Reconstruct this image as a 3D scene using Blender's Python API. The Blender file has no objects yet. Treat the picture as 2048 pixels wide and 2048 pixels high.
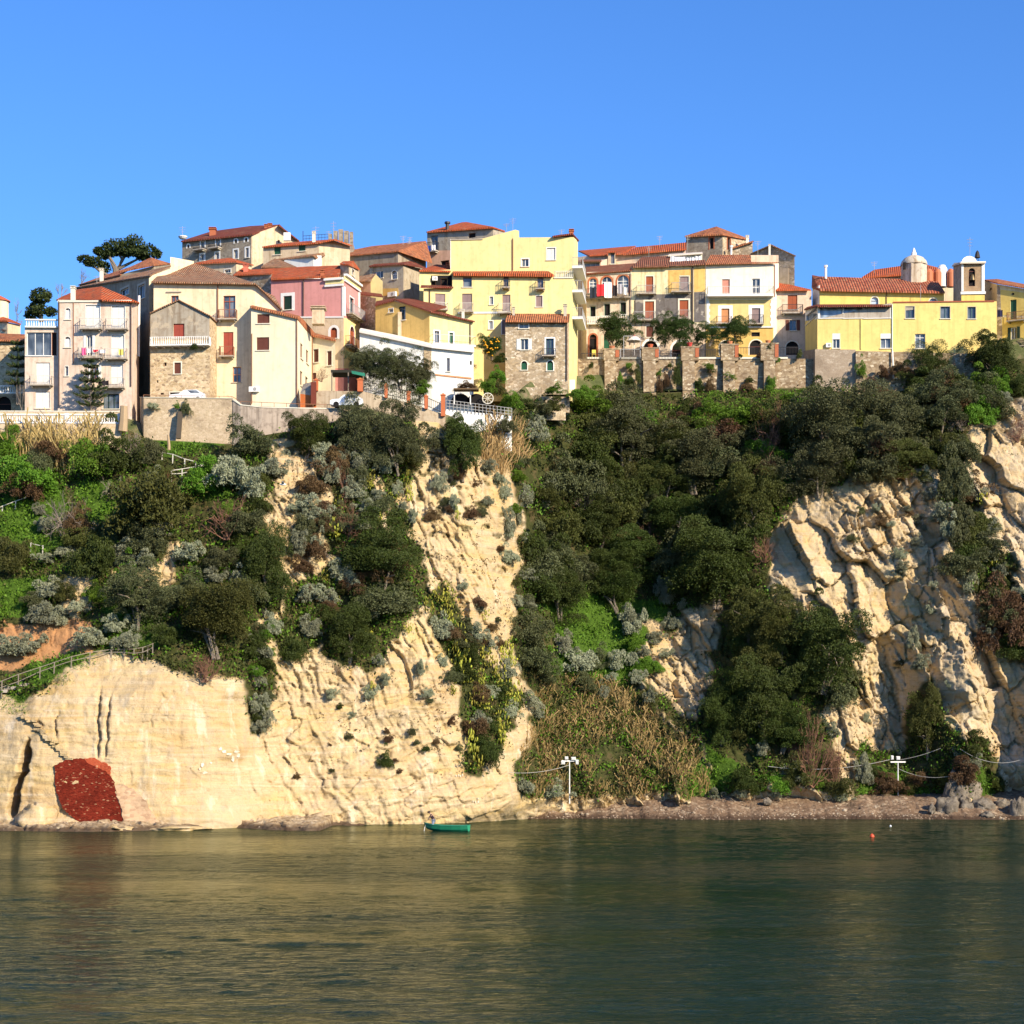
import bpy, math, random
import numpy as np
from mathutils import Vector, Matrix
from mathutils.geometry import tessellate_polygon, delaunay_2d_cdt

random.seed(7)
RNG = np.random.default_rng(7)
SC = bpy.context.scene
COL = SC.collection
# ---------------------------------------------------------------- camera model
F, CX, CY, H = 4000.0, 1024.0, 1495.0, 8.0      # focal length and horizon in pixels of a 2048 picture, eye height in metres


def P(px, py, Y):
    return Vector(((px - CX) / F * Y, Y, H + (CY - py) / F * Y))


def regf(x0, y0, s):
    return lambda x, y: (x0 + x / s, y0 + y / s)


Z1 = regf(0, 420, 4.025)
Z2 = regf(250, 420, 4.024)
Z3 = regf(500, 480, 4.83)
Z4 = regf(800, 420, 4.83)
Z5 = regf(1100, 420, 4.83)
Z6 = regf(1350, 420, 4.83)
Z7 = regf(1600, 470, 4.3125)
C1 = regf(0, 800, 3.773)
C2 = regf(512, 780, 3.773)
C3 = regf(1000, 740, 3.578)
C4 = regf(1500, 740, 3.5255)
C5 = regf(0, 1250, 3.578)
C6 = regf(500, 1230, 3.578)
C7 = regf(1000, 1200, 3.578)
C8 = regf(1500, 1200, 3.5255)


# ---------------------------------------------------------------- objects
ORG = {}


def tag(o, label=None, cat=None, group=None, kind=None):
    if label: o['label'] = label
    if cat: o['category'] = cat
    if group: o['group'] = group
    if kind: o['kind'] = kind
    return o


def thing(name, label, cat, loc=(0, 0, 0), group=None):
    o = bpy.data.objects.new(name, None)
    o.empty_display_size = 0.3
    COL.objects.link(o)
    o.location = loc
    ORG[o] = Vector(loc)
    return tag(o, label, cat, group)


class MB:
    """collects faces and links them as one mesh object"""
    def __init__(s):
        s.v = []; s.f = []; s.uv = []

    def face(s, pts, uvs=None):
        b = len(s.v)
        s.v += [tuple(p) for p in pts]
        s.f.append(tuple(range(b, b + len(pts))))
        s.uv.append(uvs)

    def box(s, c, d, t=(1, 0, 0), up=(0, 0, 1)):
        """box of size d=(along t, across, up) centred at c"""
        t = Vector(t).normalized(); up = Vector(up).normalized(); n = t.cross(up)
        c = Vector(c)
        q = []
        for k in (-.5, .5):
            for i, j in ((-.5, -.5), (.5, -.5), (.5, .5), (-.5, .5)):
                q.append(c + t * (i * d[0]) - n * (j * d[1]) + up * (k * d[2]))
        for f in ((3, 2, 1, 0), (4, 5, 6, 7), (0, 1, 5, 4), (1, 2, 6, 5), (2, 3, 7, 6), (3, 0, 4, 7)):
            s.face([q[i] for i in f])

    def bar(s, a, b, w, h=None):
        a = Vector(a); b = Vector(b); h = h or w
        d = b - a
        if d.length < 1e-6: return
        up = Vector((0, 0, 1)) if abs(d.normalized().z) < .95 else Vector((0, 1, 0))
        t = d.normalized(); n = t.cross(up).normalized(); u2 = n.cross(t)
        q = [e + n * (i * w / 2) + u2 * (j * h / 2) for e in (a, b) for i, j in ((-1, -1), (1, -1), (1, 1), (-1, 1))]
        for f in ((3, 2, 1, 0), (4, 5, 6, 7), (0, 1, 5, 4), (1, 2, 6, 5), (2, 3, 7, 6), (3, 0, 4, 7)):
            s.face([q[i] for i in f])

    def tube(s, pts, r, n=6):
        """r: one radius or one per point"""
        pts = [Vector(p) for p in pts]
        rr = r if isinstance(r, (list, tuple)) else [r] * len(pts)
        b = len(s.v); rings = []
        for i, p in enumerate(pts):
            d = (pts[min(i + 1, len(pts) - 1)] - pts[max(i - 1, 0)]).normalized()
            up = Vector((0, 0, 1)) if abs(d.z) < .9 else Vector((0, 1, 0))
            a = d.cross(up).normalized(); c = a.cross(d)
            for k in range(n):
                th = 2 * math.pi * k / n
                s.v.append(tuple(p + (a * math.cos(th) + c * math.sin(th)) * rr[i]))
        for i in range(len(pts) - 1):
            for k in range(n):
                k2 = (k + 1) % n
                s.f.append((b + i * n + k, b + i * n + k2, b + (i + 1) * n + k2, b + (i + 1) * n + k)); s.uv.append(None)
        s.f.append(tuple(b + k for k in range(n))[::-1]); s.uv.append(None)
        e = b + (len(pts) - 1) * n
        s.f.append(tuple(e + k for k in range(n))); s.uv.append(None)

    def lathe(s, c, prof, n=12, a0=0, a1=2 * math.pi):
        """prof: (radius, z) pairs, revolved about the vertical through c"""
        c = Vector(c); b = len(s.v); full = abs(a1 - a0 - 2 * math.pi) < 1e-6
        m = n if full else n + 1
        for r, z in prof:
            for k in range(m):
                th = a0 + (a1 - a0) * k / n
                s.v.append((c.x + r * math.cos(th), c.y + r * math.sin(th), c.z + z))
        for i in range(len(prof) - 1):
            for k in range(n):
                k2 = (k + 1) % m
                s.f.append((b + i * m + k, b + i * m + k2, b + (i + 1) * m + k2, b + (i + 1) * m + k)); s.uv.append(None)

    def build(s, name, mat, parent=None, smooth=False):
        if not s.f: return None
        org = ORG.get(parent, Vector((0, 0, 0)))
        me = bpy.data.meshes.new(name)
        vv = (np.array(s.v, dtype=float) - np.array(org)).tolist()
        me.from_pydata(vv, [], s.f)
        if any(u is not None for u in s.uv):
            uvl = me.uv_layers.new(name='UVMap')
            k = 0
            for f, u in zip(s.f, s.uv):
                for i in range(len(f)):
                    uvl.data[k].uv = u[i] if u is not None else (0, 0)
                    k += 1
        if smooth:
            me.shade_smooth()
        me.materials.append(mat)
        o = bpy.data.objects.new(name, me)
        COL.objects.link(o)
        if parent is not None:
            o.parent = parent
            ORG[o] = org
        else:
            ORG[o] = Vector((0, 0, 0))
        return o


def npmesh(name, v, f, mat=None, smooth=False):
    """mesh from numpy arrays; f is (n,3) or (n,4)"""
    me = bpy.data.meshes.new(name)
    n, k = f.shape
    me.vertices.add(len(v)); me.vertices.foreach_set('co', np.ascontiguousarray(v, dtype=np.float32).ravel())
    me.loops.add(n * k); me.loops.foreach_set('vertex_index', np.ascontiguousarray(f, dtype=np.int32).ravel())
    me.polygons.add(n); me.polygons.foreach_set('loop_start', np.arange(0, n * k, k, dtype=np.int32))
    me.polygons.foreach_set('loop_total', np.full(n, k, dtype=np.int32))
    if smooth: me.polygons.foreach_set('use_smooth', np.ones(n, dtype=bool))
    me.update(calc_edges=True)
    if mat: me.materials.append(mat)
    return me


def link(name, me, parent=None, loc=(0, 0, 0), rot=(0, 0, 0), sc=(1, 1, 1)):
    o = bpy.data.objects.new(name, me)
    COL.objects.link(o)
    o.location = loc; o.rotation_euler = rot; o.scale = sc
    if parent is not None: o.parent = parent
    return o


# ---------------------------------------------------------------- noise
def _h(ix, iy, iz, seed):
    x = (ix.astype(np.int64) * 374761393 + iy.astype(np.int64) * 668265263 + iz.astype(np.int64) * 2147483029 + seed * 974711) & 0xFFFFFFFF
    x = ((x ^ (x >> 13)) * 1274126177) & 0xFFFFFFFF
    x = ((x ^ (x >> 16)) * 2246822519) & 0xFFFFFFFF
    return ((x ^ (x >> 15)) & 0xFFFF) / 65535.0


def vnoise(x, y, z=None, seed=0):
    x = np.asarray(x, float); y = np.asarray(y, float)
    z = np.zeros_like(x) if z is None else np.asarray(z, float)
    ix, iy, iz = np.floor(x), np.floor(y), np.floor(z)
    fx, fy, fz = x - ix, y - iy, z - iz
    q = lambda t: t * t * t * (t * (t * 6 - 15) + 10)
    ux, uy, uz = q(fx), q(fy), q(fz)
    r = 0
    for a in (0, 1):
        for b in (0, 1):
            for c in (0, 1):
                w = (ux if a else 1 - ux) * (uy if b else 1 - uy) * (uz if c else 1 - uz)
                r = r + w * _h(ix + a, iy + b, iz + c, seed)
    return r * 2 - 1


def fbm(x, y, z=None, oct=4, seed=0, gain=.5):
    r = 0; a = 1; t = 0
    for i in range(oct):
        s = 2.03 ** i
        r = r + a * vnoise(x * s, y * s, None if z is None else z * s, seed + i * 17)
        t += a; a *= gain
    return r / t


def facets(u, v, seed, tilt=.5, off=.3):
    """broken rock: every cell is a plane with its own tilt and offset; returns (height, distance to the cell border)"""
    iu, iv = np.floor(u), np.floor(v)
    best = np.full(u.shape, 9.); second = np.full(u.shape, 9.); hgt = np.zeros(u.shape)
    z = np.zeros_like(iu)
    for a in (-1, 0, 1):
        for b in (-1, 0, 1):
            cu, cv = iu + a, iv + b
            pu = cu + .1 + .8 * _h(cu, cv, z, seed); pv = cv + .1 + .8 * _h(cu, cv, z, seed + 1)
            d = np.hypot(u - pu, v - pv)
            hh = (u - pu) * (2 * _h(cu, cv, z, seed + 2) - 1) * 2 * tilt + (v - pv) * (2 * _h(cu, cv, z, seed + 3) - 1) * tilt + (_h(cu, cv, z, seed + 4) - .5) * off
            nb = d < best
            second = np.where(nb, best, np.minimum(second, d))
            hgt = np.where(nb, hh, hgt); best = np.where(nb, d, best)
    return hgt, second - best


def inpoly(x, y, poly):
    r = np.zeros(x.shape, bool)
    n = len(poly)
    for i in range(n):
        x1, y1 = poly[i]; x2, y2 = poly[(i + 1) % n]
        if y1 == y2: continue
        c = ((y1 > y) != (y2 > y)) & (x < (x2 - x1) * (y - y1) / (y2 - y1) + x1)
        r ^= c
    return r


# ---------------------------------------------------------------- materials
class NT:
    def __init__(s, name):
        s.m = bpy.data.materials.new(name); s.m.use_nodes = True
        s.t = s.m.node_tree; s.t.nodes.clear()
        s.out = s.t.nodes.new('ShaderNodeOutputMaterial')

    def n(s, typ, **kw):
        nd = s.t.nodes.new('ShaderNode' + typ)
        for k, v in kw.items():
            if k == 'i':
                for kk, vv in v.items():
                    if hasattr(vv, 'is_output') or isinstance(vv, bpy.types.NodeSocket): s.t.links.new(vv, nd.inputs[kk])
                    else: nd.inputs[kk].default_value = vv
            else: setattr(nd, k, v)
        return nd

    def pos(s, scale=(1, 1, 1), rot=(0, 0, 0)):
        g = s.n('NewGeometry')
        mp = s.n('Mapping', i={'Vector': g.outputs['Position'], 'Scale': scale, 'Rotation': rot})
        return mp.outputs[0]

    def noise(s, vec, scale, detail=4, rough=.55, dist=0.):
        return s.n('TexNoise', i={'Vector': vec, 'Scale': scale, 'Detail': detail, 'Roughness': rough, 'Distortion': dist}).outputs['Fac']

    def ramp(s, fac, stops):
        r = s.n('ValToRGB', i={'Fac': fac}); e = r.color_ramp.elements
        while len(e) < len(stops): e.new(.5)
        for k, (p, c) in zip(e, stops):
            k.position = p
            k.color = (c, c, c, 1) if not isinstance(c, (tuple, list)) else tuple(c[:3]) + (1,)
        return r.outputs[0]

    def mix(s, fac, a, b, mode='MIX'):
        m = s.n('Mix', data_type='RGBA', blend_type=mode)
        for sock, v in ((m.inputs[0], fac), (m.inputs[6], a), (m.inputs[7], b)):
            if isinstance(v, bpy.types.NodeSocket): s.t.links.new(v, sock)
            elif isinstance(v, (int, float)): sock.default_value = v
            else: sock.default_value = tuple(v[:3]) + (1,)
        return m.outputs[2]

    def math(s, op, a, b=0.):
        m = s.n('Math', operation=op)
        for sock, v in ((m.inputs[0], a), (m.inputs[1], b)):
            if isinstance(v, bpy.types.NodeSocket): s.t.links.new(v, sock)
            else: sock.default_value = v
        return m.outputs[0]

    def bump(s, height, strength=.5, dist=.1, normal=None):
        i = {'Height': height, 'Strength': strength, 'Distance': dist}
        if normal is not None: i['Normal'] = normal
        return s.n('Bump', i=i).outputs[0]

    def done(s, col, rough=.8, normal=None, metal=0., spec=.3, **kw):
        i = {'Base Color': col if isinstance(col, bpy.types.NodeSocket) else tuple(col[:3]) + (1,), 'Roughness': rough, 'Metallic': metal, 'Specular IOR Level': spec}
        if normal is not None: i['Normal'] = normal
        i.update(kw)
        p = s.n('BsdfPrincipled', i=i)
        s.t.links.new(p.outputs[0], s.out.inputs[0])
        return s.m


_MC = {}


def plain(name, col, rough=.6, metal=0., spec=.3):
    k = ('plain', name)
    if k not in _MC:
        t = NT(name); v = t.pos()
        c = t.mix(t.noise(v, 3., 3), [x * .85 for x in col], [min(1, x * 1.12) for x in col])
        _MC[k] = t.done(c, rough, metal=metal, spec=spec)
    return _MC[k]


def plaster(name, col, dirt=.35, stain=None, patch=None, patch_amt=.0):
    """painted plaster with weather streaks; patch shows where the plaster has come off"""
    k = ('plaster', name)
    if k in _MC: return _MC[k]
    dirt = min(.9, dirt * 1.6 + .06)
    t = NT(name); v = t.pos()
    stain = stain or (col[0] * .55, col[1] * .48, col[2] * .42)
    big = t.noise(v, .35, 4, .6)
    mid = t.noise(v, 1.7, 5, .65)
    st = t.noise(t.pos((2.2, 2.2, .16)), 1., 4, .6)
    c = t.mix(t.ramp(big, [(.3, 0.), (.75, 1.)]), [x * .9 for x in col], [min(.9, x * 1.06) for x in col])
    c = t.mix(t.math('MULTIPLY', t.ramp(mid, [(.5, 0.), (.72, 1.)]), dirt), c, stain)
    c = t.mix(t.math('MULTIPLY', t.ramp(st, [(.49, 0.), (.70, 1.)]), dirt), c, stain)
    if patch:
        pn = t.noise(v, .55, 6, .68, .4)
        c = t.mix(t.ramp(pn, [(1 - patch_amt - .04, 0.), (1 - patch_amt + .02, 1.)]), c, t.mix(mid, patch, [x * .6 for x in patch]))
    c = t.mix(t.math('MULTIPLY', t.ramp(t.noise(v, .8, 5, .7, .6), [(.54, 0.), (.6, 1.)]), dirt * .35), c, [x * .72 for x in col])
    nb = t.bump(t.noise(v, 6., 5, .7), .35, .04)
    _MC[k] = t.done(c, .9, nb, spec=.15)
    return _MC[k]


def stone(name, cols, scale=2.4, mortar=(.42, .34, .24), plaster_amt=0., mw=.06):
    """rubble masonry"""
    k = ('stone', name)
    if k in _MC: return _MC[k]
    t = NT(name)
    v = t.pos((1, 1, 1.55))
    vd = t.n('VectorMath', operation='ADD', i={0: v})
    nz = t.n('TexNoise', i={'Vector': v, 'Scale': 1.3, 'Detail': 2.})
    sc = t.n('VectorMath', operation='SCALE', i={0: nz.outputs['Color'], 'Scale': .45})
    t.t.links.new(sc.outputs[0], vd.inputs[1])
    vo = t.n('TexVoronoi', i={'Vector': vd.outputs[0], 'Scale': scale})
    ve = t.n('TexVoronoi', feature='DISTANCE_TO_EDGE', i={'Vector': vd.outputs[0], 'Scale': scale})
    sep = t.n('SeparateColor', i={0: vo.outputs['Color']})
    c = t.ramp(sep.outputs[0], [(i / (len(cols) - 1), cc) for i, cc in enumerate(cols)])
    c = t.mix(t.ramp(ve.outputs['Distance'], [(mw * .4, 1.), (mw * 1.6, 0.)]), c, mortar)
    c = t.mix(t.ramp(t.noise(t.pos(), .4, 5, .65), [(.33, .45), (.52, 0.)]), c, (.17, .12, .08))
    if plaster_amt:
        c = t.mix(t.ramp(t.noise(t.pos(), .5, 6, .7), [(1 - plaster_amt - .05, 0.), (1 - plaster_amt + .05, 1.)]), c, (.62, .5, .34))
    c = t.mix(t.math('MULTIPLY', t.ramp(t.noise(t.pos(), 7., 4, .7), [(.5, 0.), (.75, 1.)]), .5), c, (.18, .13, .085))
    h = t.ramp(ve.outputs['Distance'], [(0., 0.), (.12, 1.)])
    nb = t.bump(h, .3, .03)
    _MC[k] = t.done(c, .95, nb, spec=.1)
    return _MC[k]


def tiles(name, cols, per=.26):
    """clay pan tiles; UV in metres: u along the eaves, v up the slope"""
    k = ('tiles', name)
    if k in _MC: return _MC[k]
    t = NT(name)
    uv = t.n('UVMap').outputs[0]
    sep = t.n('SeparateXYZ', i={0: uv})
    u = t.math('DIVIDE', sep.outputs[0], per); v = t.math('DIVIDE', sep.outputs[1], .38)
    fu = t.math('FRACT', u); iu = t.math('FLOOR', u); iv = t.math('FLOOR', v); fv = t.math('FRACT', v)
    cell = t.n('CombineXYZ', i={0: iu, 1: iv})
    wn = t.n('TexWhiteNoise', i={'Vector': cell.outputs[0]}).outputs['Value']
    w2 = t.noise(t.pos(), .5, 5, .65)
    fac = t.math('ADD', t.math('MULTIPLY', wn, .55), t.math('MULTIPLY', t.ramp(w2, [(.3, 0.), (.7, 1.)]), .45))
    c = t.ramp(fac, [(i / (len(cols) - 1), cc) for i, cc in enumerate(cols)])
    c = t.mix(t.ramp(t.noise(t.pos(), 1.4, 5, .7), [(.46, 0.), (.66, .68)]), c, (.14, .075, .042))
    c = t.mix(t.ramp(t.noise(t.pos(), .9, 5, .75, .5), [(.56, 0.), (.7, .5)]), c, (.50, .34, .19))
    arch = t.math('SINE', t.math('MULTIPLY', fu, math.pi))
    h = t.math('ADD', arch, t.math('MULTIPLY', fv, -.25))
    nb = t.bump(h, 1., .11)
    _MC[k] = t.done(c, .85, nb, spec=.2)
    return _MC[k]


def louvre(name, col, per=.12):
    k = ('louvre', name)
    if k in _MC: return _MC[k]
    t = NT(name)
    g = t.n('SeparateXYZ', i={0: t.pos()})
    f = t.math('FRACT', t.math('DIVIDE', g.outputs[2], per))
    c = t.mix(t.noise(t.pos(), 2.5, 3), [x * .8 for x in col], [min(1, x * 1.15) for x in col])
    nb = t.bump(f, .7, .03)
    _MC[k] = t.done(c, .6, nb)
    return _MC[k]


def glass(name='window_glass', col=(.05, .06, .07)):
    k = ('glass', name)
    if k in _MC: return _MC[k]
    t = NT(name)
    nb = t.bump(t.noise(t.pos(), 1.2, 2), .08, .05)
    c = t.mix(t.ramp(t.noise(t.pos((.9, .9, .5)), .8, 2), [(.4, 0.), (.6, 1.)]), col, [min(1, x * 2.6 + .05) for x in col])
    _MC[k] = t.done(c, .06, nb, spec=.8)
    return _MC[k]
# ================================================================ TERRAIN
CTRL = [
 (-250, [(1650, 197), (1340, 202), (1100, 211)]),
 (-100, [(1650, 197), (1430, 200), (1335, 203), (1100, 212)]),
 (0,   [(1650, 197), (1430, 199.5), (1335, 204), (1260, 207), (1100, 212), (960, 217)]),
 (120, [(1650, 196.5), (1430, 199), (1355, 200.5), (1300, 205), (1100, 212), (960, 217)]),
 (300, [(1650, 197), (1500, 199), (1380, 200.5), (1335, 202.5), (1250, 206), (1050, 213), (950, 217)]),
 (470, [(1648, 199), (1500, 200.5), (1385, 202.5), (1330, 205), (1250, 207), (1050, 212), (950, 216)]),
 (525, [(1635, 204), (1500, 207), (1400, 209), (1200, 212), (1050, 214.5), (950, 217)]),
 (610, [(1632, 205.5), (1500, 208), (1400, 209.5), (1200, 213), (1050, 215.5), (950, 218)]),
 (700, [(1630, 206), (1500, 209), (1400, 210.5), (1200, 214), (1050, 217), (950, 219)]),
 (850, [(1622, 209), (1500, 211.5), (1400, 213), (1200, 216), (1050, 219), (950, 221.5)]),
 (950, [(1617, 212), (1500, 214.5), (1400, 216), (1200, 219), (1050, 222), (950, 224.5)]),
 (1020, [(1610, 217), (1500, 219), (1400, 221.5), (1200, 225), (1050, 228.5), (950, 230)]),
 (1075, [(1600, 223), (1500, 226), (1400, 229), (1200, 234), (1050, 236), (900, 237.2)]),
 (1200, [(1600, 226), (1450, 230), (1300, 236), (1150, 241), (1000, 243.5), (870, 245)]),
 (1350, [(1600, 226), (1450, 231), (1380, 234), (1250, 240), (1100, 244), (950, 246), (850, 248)]),
 (1480, [(1600, 227), (1450, 231), (1250, 236), (1100, 240), (950, 244), (850, 247)]),
 (1560, [(1600, 228), (1400, 231), (1200, 234), (1050, 237.5), (950, 241), (850, 246)]),
 (1700, [(1600, 228), (1480, 230), (1300, 231), (1100, 234), (1000, 236.5), (930, 240), (850, 245)]),
 (1785, [(1600, 230), (1510, 233.5), (1400, 234.5), (1340, 233), (1200, 233), (1000, 237), (900, 241), (830, 245)]),
 (1860, [(1600, 230), (1480, 231), (1350, 230.5), (1200, 232), (1000, 236.5), (850, 242)]),
 (1930, [(1600, 226), (1480, 226), (1380, 227.5), (1200, 231), (1000, 236), (880, 240), (820, 244)]),
 (1990, [(1600, 230), (1450, 232.5), (1330, 231), (1200, 232), (1000, 236), (830, 242)]),
 (2060, [(1600, 231), (1450, 233), (1330, 231), (1200, 231), (1000, 234), (850, 239), (800, 243)]),
 (2150, [(1600, 220), (1450, 221), (1300, 224), (1150, 228), (1000, 233), (830, 241)]),
 (2320, [(1600, 218), (1400, 220), (1200, 226), (1000, 232), (830, 241)]),
]
TOPL = [(-260, 852, 221), (150, 852, 221), (255, 858, 221.5), (300, 880, 221.7), (470, 890, 221.7), (482, 872, 221.7), (660, 845, 222.5),
        (740, 835, 223), (880, 845, 226), (950, 866, 229), (1005, 850, 231.5), (1035, 812, 235.7), (1090, 790, 239.6), (1150, 792, 247), (1250, 786, 249.3),
        (1620, 775, 250), (1700, 772, 250), (1850, 765, 250), (1950, 745, 250), (2048, 715, 251), (2330, 715, 251)]
pts = [(px, py, Y) for px, l in CTRL for py, Y in l] + TOPL + [(px, 1655, l[0][1] + 5) for px, l in CTRL if px >= 1000 and px < 2100]
PC = np.array([tuple(P(*p)) for p in pts])
cx, cz, cy = PC[:, 0], PC[:, 2], PC[:, 1]
SX, SZ = 1.0, 1.0
D = np.hypot(cx[:, None] - cx[None], cz[:, None] - cz[None])
n = len(cx)
A = np.zeros((n + 3, n + 3)); A[:n, :n] = D - np.eye(n) * .25
A[:n, n] = 1; A[:n, n + 1] = cx; A[:n, n + 2] = cz; A[n:, :n] = A[:n, n:].T
W = np.linalg.solve(A, np.r_[cy, 0, 0, 0])


def rbf(x, z):
    x = np.asarray(x, float); sh = x.shape; x = x.ravel(); z = np.asarray(z, float).ravel()
    out = np.empty_like(x)
    for a in range(0, len(x), 40000):
        b = slice(a, a + 40000)
        out[b] = np.hypot(x[b][:, None] - cx, z[b][:, None] - cz) @ W[:n] + W[n] + W[n + 1] * x[b] + W[n + 2] * z[b]
    return out.reshape(sh)


tp = np.array([tuple(P(*p)) for p in TOPL])
ZB = -1.5
X0, X1, DXS = -66.0, 76.0, .125
NXC = int((X1 - X0) / DXS) + 1
NSC = 410
gx = np.linspace(X0, X1, NXC)
ztop = np.interp(gx, tp[:, 0], tp[:, 2]); ytop = np.interp(gx, tp[:, 0], tp[:, 1])
S = np.linspace(0, 1, NSC)
GX = np.repeat(gx[None], NSC, 0)
GZ = ZB + S[:, None] * (ztop[None] - ZB)
GY = rbf(GX, GZ)
PXg = CX + GX / GY * F; PYg = CY - (GZ - H) / GY * F


def sm(a, b, x):
    t = np.clip((x - a) / (b - a), 0, 1)
    return t * t * (3 - 2 * t)


# where the slope is green, in picture coordinates of the survey photograph, edges broken up by noise
VEG = [
 [(-300, 780), (280, 780), (300, 850), (562, 850), (545, 930), (560, 1000), (545, 1060), (535, 1100), (560, 1200), (520, 1240), (540, 1330), (545, 1480), (502, 1470), (498, 1370), (420, 1350), (330, 1335), (250, 1300), (140, 1335), (60, 1395), (0, 1390), (-300, 1390)],
 [(540, 830), (820, 830), (850, 880), (830, 960), (800, 1010), (830, 1080), (860, 1180), (780, 1280), (740, 1350), (690, 1340), (640, 1290), (570, 1330), (550, 1250), (570, 1180), (650, 1120), (660, 1020), (640, 930), (560, 880)],
 [(840, 1180), (890, 1160), (960, 1290), (1040, 1400), (1040, 1450), (1000, 1470), (990, 1530), (965, 1555), (930, 1530), (915, 1400), (890, 1300)],
 [(880, 830), (1000, 820), (1150, 760), (1620, 740), (1950, 720), (2200, 700), (2200, 790), (1990, 800), (1940, 830), (1935, 900), (1850, 930), (1750, 950), (1650, 965), (1560, 1020), (1530, 1150), (1545, 1200), (1600, 1250), (1690, 1290), (1720, 1380), (1640, 1420), (1690, 1585), (1640, 1588), (1560, 1540), (1500, 1592), (1450, 1592), (1400, 1490), (1300, 1400), (1270, 1370), (1330, 1260), (1290, 1230), (1280, 1380), (1400, 1500), (1450, 1594), (1040, 1594), (1035, 1560), (1060, 1450), (1050, 1330), (1020, 1230), (1040, 1150), (1050, 1050), (1030, 950), (990, 900), (900, 900)],
 [(1880, 880), (1925, 930), (1960, 1060), (2010, 1120), (2060, 1200), (2060, 1340), (1990, 1270), (1940, 1170), (1905, 1060), (1880, 960)],
 [(1700, 1592), (1730, 1490), (1800, 1500), (1820, 1380), (1870, 1350), (1900, 1460), (1990, 1500), (2000, 1592)],
]
BARE = [
 [(1285, 1375), (1310, 1290), (1360, 1225), (1445, 1205), (1430, 1300), (1405, 1400), (1400, 1445), (1340, 1415)],
 [(120, 1200), (135, 1150), (185, 1160), (192, 1225), (160, 1240)],
 [(222, 1150), (250, 1130), (325, 1120), (345, 1085), (368, 1090), (345, 1180), (300, 1190), (240, 1165)],
 [(135, 1090), (160, 1045), (195, 1050), (195, 1085), (160, 1095)],
 [(535, 1000), (552, 985), (560, 1070), (545, 1075)],
 [(555, 880), (600, 880), (640, 930), (655, 990), (600, 1000), (565, 950)],
 [(600, 1100), (670, 1110), (640, 1150), (600, 1160)],
 [(755, 950), (775, 940), (785, 1070), (770, 1080)],
]
SOIL = [[(-20, 1270), (40, 1245), (175, 1245), (180, 1300), (100, 1320), (0, 1345), (-20, 1330)],
        [(10, 1245), (170, 1235), (180, 1262), (60, 1290)]]


GRASSZ = [[(360, 950), (470, 930), (450, 1000), (380, 1000)], [(420, 830), (480, 880), (330, 920), (300, 880)], [(1200, 1190), (1340, 1200), (1290, 1350), (1240, 1370), (1180, 1300)], [(230, 1250), (330, 1230), (330, 1290), (230, 1300)], [(0, 990), (120, 950), (140, 1080), (0, 1150)], [(60, 1310), (260, 1290), (200, 1340), (60, 1380)], [(0, 1380), (60, 1390), (60, 1440), (0, 1420)], [(1400, 1480), (1470, 1530), (1450, 1600), (1380, 1600)], [(1720, 1520), (1850, 1560), (1850, 1600), (1720, 1600)], [(1960, 1520), (2000, 1590), (1940, 1590)], [(0, 910), (90, 900), (110, 990), (0, 1005)], [(150, 960), (240, 960), (240, 1040), (160, 1050)], [(0, 1160), (110, 1150), (60, 1230), (0, 1240)], [(200, 1195), (260, 1195), (330, 1270), (230, 1290)], [(1080, 1180), (1200, 1190), (1240, 1370), (1130, 1350)]]


def vegmask(px, py, warp=16.):
    n1 = fbm(px / 45, py / 45, oct=4, seed=5) * warp * 1.6; n2 = fbm(px / 45, py / 45, oct=4, seed=9) * warp * 1.6
    x, y = px + n1, py + n2
    m = np.zeros(px.shape, bool)
    for p in VEG: m |= inpoly(x, y, p)
    for p in BARE: m &= ~inpoly(x, y, p)
    return m


def soilmask(px, py):
    n1 = fbm(px / 30, py / 30, oct=4, seed=35) * 22
    m = np.zeros(px.shape, bool)
    for p in SOIL: m |= inpoly(px + n1, py + n1 * .5, p)
    return m


vm = vegmask(PXg, PYg)
# ---- rock relief
wS = sm(560, 470, PXg) * sm(1270, 1340, PYg)                         # smooth banded face at the left
wB = sm(1180, 1280, PXg)                                             # broken face at the right
wD = np.clip(1 - wS - wB, 0, 1)                                      # ribbed face in the middle
big = fbm(GX / 9, GZ / 9, GY / 9, 3, 1) * 1.1
fine = fbm(GX / .9, GZ / .9, GY / .9, 5, 3, .55)
# ribs run down to the right
ca, sa = math.cos(math.radians(24)), math.sin(math.radians(24))
ru = GX * ca + GZ * sa; rv = -GX * sa + GZ * ca
wx = fbm(GX / 4, GZ / 4, oct=3, seed=21) * .9
rib = 1 - np.abs(fbm(ru / 1.5 + wx, rv / 9, oct=4, seed=11)) * 2
rib2 = 1 - np.abs(fbm(ru / .55 + wx * 2, rv / 3.5, oct=3, seed=12)) * 2
pit = sm(.28, .55, fbm(GX / 1.0, GZ / .8, oct=4, seed=14))
g1, q1 = facets(ru / 1.3 + wx * .8, rv / 4.2 + wx, 63, .7, .7)
g2, q2 = facets(ru / .5 + wx, rv / 1.3, 65, .6, .6)
pit2 = sm(.2, .42, fbm(ru / .5, rv / .9, oct=3, seed=15)) * sm(-.1, .3, fbm(GX / 5, GZ / 5, oct=2, seed=16))
hD = rib * .5 + rib2 * .24 + g1 * .45 + g2 * .2 + fine * .2 - pit * .5 - pit2 * .3 - (q1 < .04) * .12
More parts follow.
